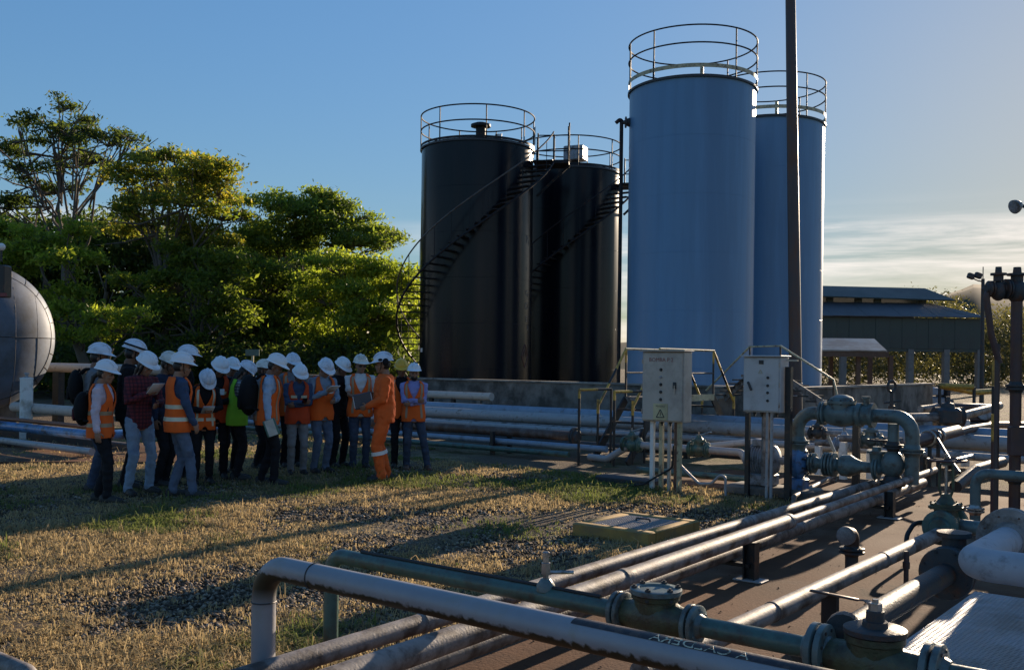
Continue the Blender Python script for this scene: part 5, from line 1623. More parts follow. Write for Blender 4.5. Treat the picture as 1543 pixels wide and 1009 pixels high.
part(MB().cyl((at(1252, 560, dp + 2.8).x, dp + 2.8, .75), (at(1342, 560, dp + .1).x, dp + .1, .75), .03, 8), 'side_rail', M_brownwood, pv)

# warehouse
dw = 60.0
wl_, wr_ = at(1120, 525, dw), at(1479, 527, dw)
zb, ze = at(1400, 526, dw).z, at(1400, 479, dw).z
xa, xb = wl_.x, wr_.x
wh = thing('warehouse', Vector(((xa + xb) / 2, dw, 0)), 'long dark green open-sided warehouse with raised ridge roof', 'building')
npan = 18
pw_ = (xb - xa) / npan
b0 = MB(); b0.box((0, 0, 0), (pw_ + .06, .06, ze - zb), None, .02)
sheetm = b0.mesh('wall_sheet', smooth=False); sheetm.materials.append(M_roofgreen)
for i in range(npan):
    inv_parent(link_mesh('wall_sheet', sheetm, None, (xa + pw_ * (i + .5), dw + .03 * (i % 2), (zb + ze) / 2)), wh)
part(MB().box(((xa + xb) / 2, dw + .06, zb - .08), (xb - xa, .2, .15)), 'eave_beam', M_roofgreen, wh, smooth=False)
zl = at(1400, 458, dw + 2.4).z
nrs = 14
rw = (xb + .3 - xa) / nrs
for i in range(nrs):
    b = MB()
    xx0, xx1 = xa + rw * i, xa + rw * (i + 1) + .02
    xt0, xt1 = min(xx0, xb - 2.6), min(xx1, xb - 2.2)
    dz_ = .012 * (i % 2)
    sheet(b, [(xx0, dw - .35, ze + .02 + dz_), (xx1, dw - .35, ze + .02 + dz_), (xt1, dw + 2.4, zl + dz_), (xt0, dw + 2.4, zl + dz_)], .05)
    part(b, 'roof_sheet', M_rooflow, wh, smooth=False)
zm0, zm1 = at(1400, 450, dw + 2.2).z, at(1400, 436, dw + 4.2).z
xm = at(1424, 440, dw + 3).x
b = MB(); sheet(b, [(xa, dw + 1.9, zm0 + .1), (xm + .2, dw + 1.9, zm0 - .16), (xm - .8, dw + 4.2, zm1), (xa, dw + 4.2, zm1 + .15)], .08); part(b, 'ridge_roof', M_roofgreen, wh, smooth=False)
b = MB(); sheet(b, [(xa, dw + 4.22, zm1 + .15), (xm - .8, dw + 4.22, zm1), (xm + .2, dw + 6.6, zm0 - .16), (xa, dw + 6.6, zm0 + .1)], .08); part(b, 'ridge_roof', M_roofgreen, wh, smooth=False)
b = MB(); sheet(b, [(xa, dw + 6.0, zl), (xb - 2.4, dw + 6.0, zl), (xb, dw + 9, ze), (xa, dw + 9, ze)], .05); part(b, 'rear_roof', M_rooflow, wh, smooth=False)
for px in (1180, 1250, 1293, 1322, 1390):
    p_ = at(px, 452, dw + 2.9)
    part(MB().box((p_.x, p_.y, (zl + zm0) / 2), (.40, .3, zm0 - zl + .5)), 'ridge_post', M_roofgreen, wh, smooth=False)
for px in (1180, 1270, 1371, 1475, 1425):
    for yy in (dw + .1, dw + 13):
        p_ = at(px, 540, yy)
        part(MB().box((p_.x, yy, zb / 2), (.34 if yy < dw + 1 else .3, .4, zb)), 'column', M_greycol, wh, smooth=False)
part(MB().box(((xa + xb) / 2, dw + 15, (zb + ze) / 2 + .6), (xb - xa, .1, ze - zb - 1.2)), 'rear_wall', M_roofgreen, wh, smooth=False)
# floodlight mast in front of the warehouse
q = at(1480, 520, 42); z_t = at(1480, 402, 42).z
fm = thing('floodlight_mast', Vector((q.x, q.y, 0)), 'thin floodlight mast with two lamps before the warehouse end', 'lamp')
part(MB().cyl((q.x, q.y, 0), (q.x, q.y, at(1480, 420, 42).z), .10, 12, .07), 'mast', M_castdark, fm)
part(MB().cyl((q.x, q.y, at(1480, 420, 42).z), (q.x, q.y, z_t), .02, 6), 'lightning_rod', M_castdark, fm)
for px, py in ((1463, 416), (1474, 415), (1486, 434)):
    p_ = at(px, py, 41.9)
    part(MB().box(p_, (.30, .18, .24), (Vector((.9, .1, -.3)).normalized(), Vector((-.1, 1, 0)), Vector((.3, 0, .9)).normalized()), .03), 'lamp_head', M_castdark, fm)
part(MB().tube([at(1463, 418, 42), at(1474, 423, 42), at(1480, 424, 42)], .03, 8), 'bracket', M_castdark, fm)

# hill far behind
def make_hill(name, d0, prof, depth, m, label):
    """ridge line given as (pixel x, pixel y) at distance d0"""
    xs = np.array([p[0] for p in prof], float); ys = np.array([p[1] for p in prof], float)
    n, k = 90, 14
    vs, fs = [], []
    for i in range(n + 1):
        px = xs[0] + (xs[-1] - xs[0]) * i / n
        py = float(np.interp(px, xs, ys)) + 3 * (fbm(np.array([px * .05]), np.array([1.0]))[0] - .5)
        top = at(px, py, d0)
        for j in range(k + 1):
            t = j / k * 2 - 1
            s_ = 1 - abs(t) ** 1.4
            wob = 1 + .1 * (fbm(np.array([px * .03 + 7]), np.array([t * 3.0]))[0] - .5)
            yy = d0 + t * depth
            vs.append((top.x * yy / d0, yy, max(-2, -2 + (top.z + 2) * s_ * (wob if j != k // 2 else 1))))
    for i in range(n):
        for j in range(k): fs.append((i * (k + 1) + j, (i + 1) * (k + 1) + j, (i + 1) * (k + 1) + j + 1, i * (k + 1) + j + 1))
    o = MB().add(vs, fs).build(name, m, None, ang=180)
    tag(o, label, 'hill', kind='structure')
M_hill = mat('wooded_hill', (.045, .055, .035), .95, var=.4, scale=.12, dirt=(.06, .05, .035), dirt_amt=.4, dirt_scale=.05, bump=.6, bscale=.5, spec=.1)
make_hill('hill', 420, [(900, 520), (1100, 500), (1300, 470), (1400, 452), (1445, 438), (1468, 428), (1490, 430), (1530, 440), (1600, 455), (1800, 440), (2100, 470), (2400, 500)], 150, M_hill, 'wooded hill rising behind the warehouse on the right')
make_hill('hill', 600, [(-900, 500), (-400, 480), (0, 470), (400, 490), (700, 505), (1000, 520)], 150, M_hill, 'low hill behind the left trees')

# ------------------------------------------------------------------ foliage
def leaf_material(name, cols, trans=.64):
    m = bpy.data.materials.new(name); m.use_nodes = True
    nt = m.node_tree; N, L = nt.nodes, nt.links
    bs = N['Principled BSDF']
    a = N.new('ShaderNodeAttribute'); a.attribute_name = 'tint'
    r = N.new('ShaderNodeValToRGB')
    while len(r.color_ramp.elements) < len(cols): r.color_ramp.elements.new(.5)
    for i, (e, c) in enumerate(zip(r.color_ramp.elements, cols)):
        e.position = i / (len(cols) - 1); e.color = (*c, 1)
    L.new(a.outputs['Fac'], r.inputs[0]); L.new(r.outputs[0], bs.inputs['Base Color'])
    bs.inputs['Roughness'].default_value = .5; bs.inputs['Specular IOR Level'].default_value = .3
    t = N.new('ShaderNodeBsdfTranslucent')
    br = N.new('ShaderNodeMixRGB'); br.blend_type = 'MULTIPLY'; br.inputs[0].default_value = 1; br.inputs[2].default_value = (1.5, 1.5, .7, 1)
    L.new(r.outputs[0], br.inputs[1]); L.new(br.outputs[0], t.inputs[0])
    mx = N.new('ShaderNodeMixShader'); mx.inputs[0].default_value = trans
    L.new(bs.outputs[0], mx.inputs[1]); L.new(t.outputs[0], mx.inputs[2]); L.new(mx.outputs[0], N['Material Output'].inputs[0])
    return m
M_bark = mat('grey_bark', (.13, .11, .09), .9, var=.35, scale=3, bump=.6, bscale=14, stretch=(1, 1, .3), spec=.1)
LEAF = {
    'green': leaf_material('leaf_green', [(.08, .12, .028), (.15, .20, .042), (.23, .27, .055)]),
    'bright': leaf_material('leaf_bright', [(.12, .17, .03), (.22, .275, .045), (.32, .35, .065)]),
    'orange': leaf_material('leaf_orange', [(.08, .12, .025), (.17, .20, .04), (.33, .26, .05)]),
    'scrub': leaf_material('leaf_scrub', [(.06, .06, .03), (.11, .105, .05), (.18, .155, .085)], .4),
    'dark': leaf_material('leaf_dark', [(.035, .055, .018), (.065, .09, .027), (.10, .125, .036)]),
}
def leaves_mesh(name, centers, spread, n_per, size, m, flat=.5, seed=1):
    """leaf-sized folded blades gathered into twig clusters about the given centres"""
    rg = np.random.default_rng(seed)
    cs = np.repeat(centers, n_per, 0)
    N = len(cs)
    off = rg.normal(0, 1, (N, 3)) * spread
    off[:, 2] *= flat
    p = cs + off
    nrm = rg.normal(0, 1, (N, 3)); nrm[:, 2] = np.abs(nrm[:, 2]) + .05
    nrm /= np.linalg.norm(nrm, axis=1)[:, None]
    t = rg.normal(0, 1, (N, 3)); t -= nrm * (t * nrm).sum(1)[:, None]; t /= np.linalg.norm(t, axis=1)[:, None]
    s = np.cross(nrm, t)
    L = (size * rg.uniform(.45, 1.15, N) * np.where(rg.random(N) < .2, 1.4, 1.0))[:, None]
    V = np.stack([p - t * L, p + s * L * .38 - nrm * L * .12, p + t * L, p - s * L * .38 - nrm * L * .12], 1).reshape(-1, 3)
    F = (np.arange(N)[:, None] * 4 + np.arange(4)).astype(np.int32)
    me = bpy.data.meshes.new(name)
    me.vertices.add(4 * N); me.vertices.foreach_set('co', V.ravel())
    me.loops.add(4 * N); me.loops.foreach_set('vertex_index', F.ravel())
    me.polygons.add(N); me.polygons.foreach_set('loop_start', np.arange(N) * 4); me.polygons.foreach_set('loop_total', np.full(N, 4))
    tint = np.clip(np.repeat(rg.uniform(.15, .85, len(centers)), n_per) + rg.normal(0, .18, N), 0, 1)
    me.attributes.new('tint', 'FLOAT', 'POINT').data.foreach_set('value', np.repeat(tint, 4).astype(np.float32))
    me.update(calc_edges=True)
    me.materials.append(m)
    return me

def make_tree(base, lobes, m, label, seed, leaf=.12, twig=.27, dens=1.0, trunk_r=.24, n_per=26, bare=0):
    """lobes: (centre, (rx, ry, rz)) flattened leaf masses; limbs run from the trunk to each of them"""
    rg = np.random.default_rng(seed)
    rr = random.Random(seed)
    root = thing('tree', (base.x, base.y, 0), label, 'tree', 'trees behind the people')
    ctr = sum((Vector(l[0]) for l in lobes), Vector()) / len(lobes)
    zlow = min(l[0].z - l[1][2] for l in lobes)
    tops = Vector((base.x * .6 + ctr.x * .4, base.y * .6 + ctr.y * .4, max(1.5, zlow * .55 + ctr.z * .25)))
    mid = (Vector((base.x, base.y, 0)) + tops) / 2 + Vector((rr.uniform(-.3, .3), rr.uniform(-.3, .3), 0))
    b = MB()
    b.tube([Vector((base.x, base.y, -.2)), Vector((base.x, base.y, .5)), mid, tops], trunk_r, 10, rs=[trunk_r * 1.35, trunk_r, trunk_r * .85, trunk_r * .66])
    inv_parent(b.build('trunk', M_bark, None), root)
    b = MB()
    cents = []
    for (c, r) in lobes:
        c = Vector(c)
        st = mid + (tops - mid) * rr.uniform(.3, 1)
        dv = c - st
        pts = [st, st + dv * .35 + Vector((rr.uniform(-.5, .5), rr.uniform(-.5, .5), -.1 * dv.length * .3)), st + dv * .7 + Vector((rr.uniform(-.3, .3), 0, 0)), c]
        fp = fillet(pts, 1.5, 4)
        b.tube(fp, .1, 6, rs=[trunk_r * (.30 - .22 * i / len(fp)) for i in range(len(fp))])
        n = int(max(8, dens * 15 * (r[0] * r[1] + r[0] * r[2] + r[1] * r[2])))
        # each mass is built of thin uneven tiers with gaps between them
        nt_ = max(4, int(n / 11))
        td = rg.normal(0, 1, (nt_, 3)); td /= np.linalg.norm(td, axis=1)[:, None]
        tc_ = np.array(c) + td * np.array(r) * (rg.uniform(.35, 1.05, nt_) ** .7)[:, None]
        ts_ = rg.uniform(.18, .50, nt_)
        pick = rg.integers(0, nt_, n)
        d = rg.normal(0, 1, (n, 3)); d /= np.linalg.norm(d, axis=1)[:, None]
        d *= (rg.uniform(0, 1, n) ** .45)[:, None]
        rr3 = np.array([r[0], r[1], min(r[2], r[0]) * .62])
        P = tc_[pick] + d * rr3 * ts_[pick][:, None] * 1.25
        P[:, 2] -= .25 * ((d[:, 0] ** 2 + d[:, 1] ** 2)) * ts_[pick]
        cents.append(P)
        for i in range(0, min(n, 26), 2):
            q = Vector(P[i]); h = c + (q - c) * .45 + Vector((0, 0, -.12))
            b.tube([c - dv.normalized() * .3, h, q], .03, 4, rs=[.045, .03, .012])
        for i in range(bare):
            q = c + Vector((rr.gauss(0, r[0] * .8), rr.gauss(0, r[1] * .8), rr.uniform(-r[2] * 2, r[2])))
            b.tube([st + dv * rr.uniform(.4, .9), (st + dv * .8 + q) / 2 + Vector((0, 0, -.2)), q], .03, 4, rs=[.05, .035, .012])
    inv_parent(b.build('branches', M_bark, None), root)
    me = leaves_mesh('crown', np.concatenate(cents), twig, n_per, leaf, m, seed=seed)
    o = bpy.data.objects.new('crown', me); C.objects.link(o)
    inv_parent(o, root)
    return root

def lobes_px(lst, d0):
    s = d0 / FPX
    return [(at(px, py, d0 + dd), (rx * s, max(rx, 28) * s * .9, ry * s)) for (px, py, rx, ry, dd) in lst]

T = []
D = 47
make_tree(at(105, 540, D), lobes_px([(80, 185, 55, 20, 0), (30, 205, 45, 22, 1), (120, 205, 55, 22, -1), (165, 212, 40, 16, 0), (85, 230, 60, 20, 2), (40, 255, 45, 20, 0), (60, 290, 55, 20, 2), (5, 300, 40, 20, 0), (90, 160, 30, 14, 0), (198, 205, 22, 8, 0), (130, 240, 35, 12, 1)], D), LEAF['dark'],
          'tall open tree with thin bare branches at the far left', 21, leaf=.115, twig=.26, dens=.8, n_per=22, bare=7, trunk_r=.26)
D = 38
make_tree(at(135, 560, D), lobes_px([(50, 360, 52, 26, 0), (100, 385, 40, 24, -1), (25, 345, 40, 22, 1), (105, 345, 30, 18, 0), (20, 395, 45, 25, 0), (112, 425, 22, 24, 0), (95, 470, 22, 22, -1), (100, 495, 30, 14, -1), (70, 455, 20, 16, 0)], D), LEAF['bright'],
          'bright yellow-green tree leaning behind the silver vessel', 22, leaf=.12, twig=.27, dens=1.35, n_per=30, trunk_r=.24)
D = 44
make_tree(at(225, 560, D), lobes_px([(255, 250, 60, 26, 0), (300, 255, 50, 26, -2), (215, 285, 45, 28, 0), (275, 300, 60, 26, -2), (330, 290, 32, 30, -2), (340, 325, 34, 30, 0), (230, 330, 55, 26, 0), (190, 260, 30, 18, 0), (290, 345, 50, 26, 0), (350, 360, 24, 20, -1), (265, 235, 30, 12, 0), (220, 238, 22, 9, 0)], D), LEAF['orange'],
          'tree with orange-tinged leaves left of centre in the wood', 23, leaf=.115, twig=.27, dens=1.25, n_per=28, trunk_r=.26, bare=3)
D = 42
make_tree(at(330, 560, D), lobes_px([(345, 405, 42, 30, 0), (320, 430, 35, 26, -1), (300, 400, 35, 26, 0), (345, 455, 45, 28, 0), (270, 430, 40, 30, 1), (240, 480, 50, 35, 1), (180, 480, 55, 40, 2), (320, 490, 50, 30, 0), (200, 430, 45, 35, 2), (275, 380, 40, 25, 1)], D), LEAF['green'],
          'mid-height bushy tree below the orange-tinged one', 24, leaf=.12, twig=.27, dens=1.2, n_per=28, trunk_r=.2, bare=2)
D = 50
make_tree(at(430, 560, D), lobes_px([(400, 305, 48, 16, 0), (440, 320, 55, 18, -1), (480, 300, 22, 10, 0), (500, 312, 40, 9, 0), (530, 325, 36, 9, 0), (560, 345, 40, 11, 0), (480, 345, 60, 20, 0), (540, 365, 50, 16, -1), (430, 360, 60, 24, 0), (395, 345, 40, 24, 0), (590, 358, 20, 7, 0), (475, 290, 14, 7, 0)], D), LEAF['green'],
          'wide flat-layered tree with tiers reaching right against the sky', 25, leaf=.125, twig=.30, dens=1.35, n_per=30, trunk_r=.3, bare=2)
D = 43
make_tree(at(510, 560, D), lobes_px([(510, 405, 55, 26, 0), (560, 400, 45, 20, 0), (585, 425, 42, 22, 0), (545, 440, 50, 26, -1), (490, 450, 55, 30, 0), (590, 465, 45, 28, 0), (550, 480, 55, 26, -1), (610, 410, 22, 10, 0), (500, 500, 55, 26, 0), (590, 505, 45, 20, -1), (625, 470, 30, 30, 1), (540, 515, 40, 14, -1)], D), LEAF['bright'],
          'dense bright green tree just left of the black tank', 26, leaf=.12, twig=.27, dens=1.35, n_per=30, trunk_r=.24)
D = 46
make_tree(at(400, 560, D), lobes_px([(420, 400, 50, 28, 0), (400, 440, 55, 32, 0), (440, 470, 55, 30, 0), (400, 500, 60, 28, 0), (455, 420, 40, 26, 0), (370, 470, 40, 32, 0)], D), LEAF['green'],
          'dark dense tree in the middle of the wood', 27, leaf=.125, twig=.28, dens=1.2, n_per=28, trunk_r=.22)
D = 36
make_tree(at(165, 570, D), lobes_px([(165, 475, 36, 16, 0), (190, 490, 30, 14, 0), (145, 500, 30, 12, 0), (205, 470, 18, 10, 0)], D), LEAF['bright'],
          'small bright sapling in front of the dark trunks', 28, leaf=.11, twig=.22, dens=1.2, trunk_r=.09)
# dense undergrowth and more distant wood: one mass
rg = np.random.default_rng(5)
def wood_mass(name, n, fx, fy, dd, m, label, leaf, n_per, twig, seed):
    P = []
    r_ = np.random.default_rng(seed)
    while len(P) < n:
        px = r_.uniform(*fx); 
        y0 = fy(px) + 22 * (fbm(np.array([px * .03]), np.array([seed * 1.0]))[0] - .5)
        py = r_.uniform(y0, 575)
        P.append(tuple(at(px, py, r_.uniform(*dd))))
    P = np.array(P); P[:, 2] = np.maximum(P[:, 2], .1)
    me = leaves_mesh(name, P, twig, n_per, leaf, m, flat=.7, seed=seed)
    o = bpy.data.objects.new(name, me); C.objects.link(o)
    tag(o, label, 'wood', kind='stuff')
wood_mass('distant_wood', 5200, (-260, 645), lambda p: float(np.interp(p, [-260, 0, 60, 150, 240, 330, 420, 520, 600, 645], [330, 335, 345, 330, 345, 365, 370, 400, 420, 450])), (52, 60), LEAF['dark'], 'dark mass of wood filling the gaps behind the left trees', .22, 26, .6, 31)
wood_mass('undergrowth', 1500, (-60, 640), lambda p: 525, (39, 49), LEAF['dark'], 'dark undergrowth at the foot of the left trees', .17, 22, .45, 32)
wood_mass('roadside_bushes', 1500, (1130, 1680), lambda p: float(np.interp(p, [1130, 1420, 1450, 1480, 1680], [456, 450, 468, 478, 458])), (86, 104), LEAF['scrub'], 'sunlit bushes and scrub behind the warehouse', .20, 40, .75, 33)
for i, (px, d0) in enumerate(((60, 49), (215, 46), (232, 48), (290, 47), (312, 45), (372, 47), (455, 48), (560, 46), (600, 45), (150, 44))):
    p_ = at(px, 560, d0)
    tk = thing('slender_tree', (p_.x, p_.y, 0), ['slender bare trunk in the shade at the far left of the wood', 'left of a close pair of slender trunks in the wood', 'right of a close pair of slender trunks in the wood', 'straight thin trunk left of the middle of the wood', 'slightly leaning thin trunk left of the middle of the wood', 'thin trunk in the dark middle of the wood', 'pale thin trunk right of the middle of the wood', 'thin trunk under the bright dense tree', 'thin trunk close to the black tank stair', 'crooked thin trunk behind the small sapling'][i], 'tree', 'slender trunks in the wood')
    h_ = rng.uniform(3.5, 5.5)
    P = [Vector((p_.x, p_.y, -.2))]
    for k in range(1, 5): P.append(Vector((p_.x + rng.uniform(-.25, .25) * k * .5, p_.y, h_ * k / 4)))
    inv_parent(MB().tube(fillet(P, 1.5, 3), .1, 8).build('trunk', M_bark, None), tk)
    b = MB()
    for k in range(6):
        q = P[2] + (P[4] - P[2]) * rng.random(); b.tube([q, q + Vector((rng.uniform(-1.2, 1.2), rng.uniform(-.8, .8), rng.uniform(.6, 1.6)))], .03, 5)
    inv_parent(b.build('branches', M_bark, None), tk)
# ------------------------------------------------------------------ people
def cloth(name, col, dirt=None, rough=.85, var=.14, plaid=None):
    m = mat(name, col, rough, var=var, scale=9, dirt=dirt, dirt_amt=.25, dirt_scale=6, bump=.25, bscale=120, spec=.2)
    if plaid:
        nt = m.node_tree; N, L = nt.nodes, nt.links
        bs = N['Principled BSDF']; src = bs.inputs['Base Color'].links[0].from_socket
        tc = N.new('ShaderNodeTexCoord')
        for dr in ('X', 'Z'):
            w = N.new('ShaderNodeTexWave'); w.bands_direction = dr; w.inputs['Scale'].default_value = 7.0; w.inputs['Distortion'].default_value = .3
            L.new(tc.outputs['Object'], w.inputs[0])
            r = N.new('ShaderNodeValToRGB'); r.color_ramp.elements[0].position = .55; r.color_ramp.elements[1].position = .7
            L.new(w.outputs[1], r.inputs[0])
            f = N.new('ShaderNodeMath'); f.operation = 'MULTIPLY'; f.inputs[1].default_value = .6; L.new(r.outputs[0], f.inputs[0])
            mx = N.new('ShaderNodeMixRGB'); mx.inputs['Color2'].default_value = (*plaid, 1)
            L.new(f.outputs[0], mx.inputs['Fac']); L.new(src, mx.inputs['Color1']); src = mx.outputs[0]
        L.new(src, bs.inputs['Base Color'])
    return m
K = {
    'skin': mat('skin_tan', (.30, .155, .095), .55, var=.1, scale=12, bump=.05, spec=.35),
    'skin2': mat('skin_brown', (.20, .10, .062), .55, var=.1, scale=12, bump=.05, spec=.35),
    'hair': mat('dark_hair', (.012, .009, .008), .5, bump=.4, bscale=90, stretch=(1, 1, .2)),
    'helmet': mat('white_helmet', (.76, .77, .80), .35, var=.03, bump=0, spec=.5, dirt=(.6, .6, .6), dirt_amt=.12, dirt_scale=8),
    'helmet_b': mat('cool_white_helmet', (.66, .70, .78), .42, var=.04, bump=0, dirt=(.45, .46, .5), dirt_amt=.2, dirt_scale=9),
    'helmet_c': mat('cream_white_helmet', (.70, .67, .60), .5, var=.05, bump=0, dirt=(.42, .38, .32), dirt_amt=.22, dirt_scale=9),
    'helmet_y': mat('yellow_helmet', (.72, .40, .035), .35, var=.04, bump=0),
    'orange': cloth('orange_vest', (.78, .13, .022), var=.08),
    'orange_dk': cloth('red_orange_vest', (.52, .065, .020), var=.1),
    'lime': cloth('lime_vest', (.22, .52, .04), var=.08),
    'cover': cloth('orange_coverall', (.70, .12, .025), var=.1),
    'stripe': mat('reflective_stripe', (.62, .58, .42), .4, var=.1, bump=.05),
    'stripe_w': mat('white_reflective_stripe', (.72, .70, .66), .4, var=.06, bump=.05),
    'stripe_d': mat('dull_reflective_stripe', (.34, .24, .14), .5, var=.1, bump=.05),
    'black': cloth('black_cloth', (.012, .012, .014)),
    'navy': cloth('navy_cloth', (.022, .030, .055)),
    'grey': cloth('grey_cloth', (.16, .165, .18)),
    'greyblue': cloth('grey_blue_cloth', (.20, .26, .34)),
    'pink': cloth('pale_pink_cloth', (.56, .46, .52)),
    'plaidred': cloth('red_plaid_cloth', (.17, .035, .042), plaid=(.035, .02, .03)),
    'plaidblk': cloth('black_white_plaid', (.32, .32, .33), plaid=(.03, .03, .035)),
    'lightblue': cloth('light_blue_cloth', (.33, .42, .55)),
    'darkblue': cloth('dark_blue_cloth', (.045, .07, .13)),
    'lilac': cloth('lilac_blue_cloth', (.27, .27, .52)),
    'white': cloth('white_cloth', (.6, .6, .6)),
    'jeans_l': cloth('light_jeans', (.24, .32, .42), dirt=(.16, .22, .32)),
    'jeans_d': cloth('dark_jeans', (.045, .06, .095), dirt=(.06, .08, .12)),
    'jeans_m': cloth('mid_jeans', (.11, .14, .20), dirt=(.07, .09, .14)),
    'pants_g': cloth('grey_trousers', (.21, .205, .21)),
    'pants_k': cloth('black_trousers', (.014, .014, .017)),
    'boot': mat('dark_boot', (.02, .017, .015), .6), 'bootbr': mat('brown_boot', (.09, .045, .03), .55),
    'bag_k': cloth('black_bag', (.011, .011, .012)), 'bag_m': cloth('maroon_bag', (.075, .014, .022)),
    'paper': mat('white_paper', (.72, .73, .75), .8, var=.03, bump=0), 'bookgreen': mat('green_book', (.06, .15, .12), .5, var=.05, bump=0),
    'binder': mat('dark_binder', (.06, .055, .07), .5, var=.1, bump=0), 'glass': mat('dark_lens', (.008, .008, .01), .15, bump=0), 'pageedge': mat('page_edge', (.5, .48, .42), .8, bump=0),
}
TOR = np.array([(.74, .150, .105, .0), (.82, .160, .112, .0), (.90, .168, .120, .0), (.98, .160, .115, .0), (1.08, .148, .106, .0), (1.18, .155, .112, .006), (1.28, .170, .120, .010), (1.36, .176, .114, .004), (1.42, .160, .094, -.002), (1.455, .115, .076, -.008), (1.49, .072, .066, -.012)])
class Body:
    def __init__(s, sc=1.0, width=1.0, lean=0.0, belly=0.0):
        s.sc, s.width, s.lean, s.belly = sc, width, math.radians(lean), belly
    def bend(s, p):
        p = Vector(p)
        t = min(1, max(0, (p.z - .90) / .45)); t = t * t * (3 - 2 * t)
        a = s.lean * t
        y, z = p.y, p.z - .92
        return Vector((p.x, y * math.cos(a) + z * math.sin(a), .92 - y * math.sin(a) + z * math.cos(a))) if z > -.02 else p
    def tor(s, phi, z, off=0.0):
        rx = np.interp(z, TOR[:, 0], TOR[:, 1]) * s.width; ry = np.interp(z, TOR[:, 0], TOR[:, 2]); yc = np.interp(z, TOR[:, 0], TOR[:, 3])
        if s.belly: ry += s.belly * math.exp(-((z - 1.05) / .14) ** 2)
        c, sn = math.cos(phi), math.sin(phi)
        e = 2 / 2.5
        return s.bend((math.copysign(abs(c) ** e, c) * (rx + off), yc + math.copysign(abs(sn) ** e, sn) * (ry + off), z))
QUEUE = []
def queue_remesh(b, voxel, fn, smooth=3):
    me = b.mesh('tmp', smooth=False)
    o = bpy.data.objects.new('tmp', me); C.objects.link(o)
    r = o.modifiers.new('r', 'REMESH'); r.mode = 'VOXEL'; r.voxel_size = voxel; r.use_smooth_shade = True
    sm = o.modifiers.new('s', 'SMOOTH'); sm.iterations = smooth; sm.factor = .5
    QUEUE.append((o, fn))
def flush_queue():
    bpy.context.view_layer.update()
    dg = bpy.context.evaluated_depsgraph_get()
    res = []
    for o, fn in QUEUE: res.append((bpy.data.meshes.new_from_object(o.evaluated_get(dg)), fn))
    for o, fn in QUEUE:
        m_ = o.data; bpy.data.objects.remove(o, do_unlink=True); bpy.data.meshes.remove(m_)
    QUEUE.clear()
    for me, fn in res: fn(me)

def ik(S, T, l1, l2, hint):
    S, T = Vector(S), Vector(T)
    d = T - S; L = d.length
    if L > (l1 + l2) * .995: T = S + d * ((l1 + l2) * .995 / L); d = T - S; L = d.length
    a = (l1 * l1 - l2 * l2 + L * L) / (2 * L)
    h = math.sqrt(max(0, l1 * l1 - a * a))
    n = Vector(hint) - d * (Vector(hint).dot(d) / (L * L))
    n = n.normalized() if n.length > 1e-5 else Vector((0, -1, 0))
    return S + d * (a / L) + n * h, T

def cap_tube(b, pts, rs, seg=12):
    P = [Vector(p) for p in pts]
    b.tube(P, rs[0], seg, rs=rs)
    b.ell(P[0], (rs[0],) * 3, seg, 8); b.ell(P[-1], (rs[-1],) * 3, seg, 8)

def hand(b, wrist, hdir, palm_n, thumb_side, curl=.5):
    h = Vector(hdir).normalized(); n = Vector(palm_n); n = (n - h * n.dot(h)).normalized(); s = h.cross(n) * thumb_side
    b.ell(wrist + h * .045, (.040, .017, .050), 12, 8, (s, n, h))
    for i, (o, L) in enumerate(((.030, .066), (.010, .075), (-.011, .070), (-.031, .055))):
        p0 = wrist + h * .078 + s * o
        p1 = p0 + (h * math.cos(curl * .6) + n * math.sin(curl * .6)) * L * .5
        p2 = p1 + (h * math.cos(curl * 1.7) + n * math.sin(curl * 1.7)) * L * .5
        cap_tube(b, [p0, p1, p2], [.0105, .0098, .0085], 8)
    p0 = wrist + h * .03 + s * .035
    p1 = p0 + (h * .6 + s * .75 + n * .25).normalized() * .035
    cap_tube(b, [p0, p1, p1 + (h * .85 + n * .4).normalized() * .032], [.013, .012, .010], 8)

def wrinkle(me, amp, f, seed, fz=.45):
    n = len(me.vertices)
    co = np.empty(n * 3); me.vertices.foreach_get('co', co); co = co.reshape(-1, 3)
    no = np.empty(n * 3); me.vertices.foreach_get('normal', no); no = no.reshape(-1, 3)
    d = np.array([mnoise.noise(Vector((c[0] * f + seed, c[1] * f, c[2] * f * 1.5))) + .8 * (.35 - abs(mnoise.noise(Vector((c[0] * f * 1.7 + c[2] * 9, c[1] * f * 1.7 + seed, c[2] * f * 2.6))))) for c in co])
    co += no * (d * amp)[:, None]
    me.vertices.foreach_set('co', co.ravel()); me.update()

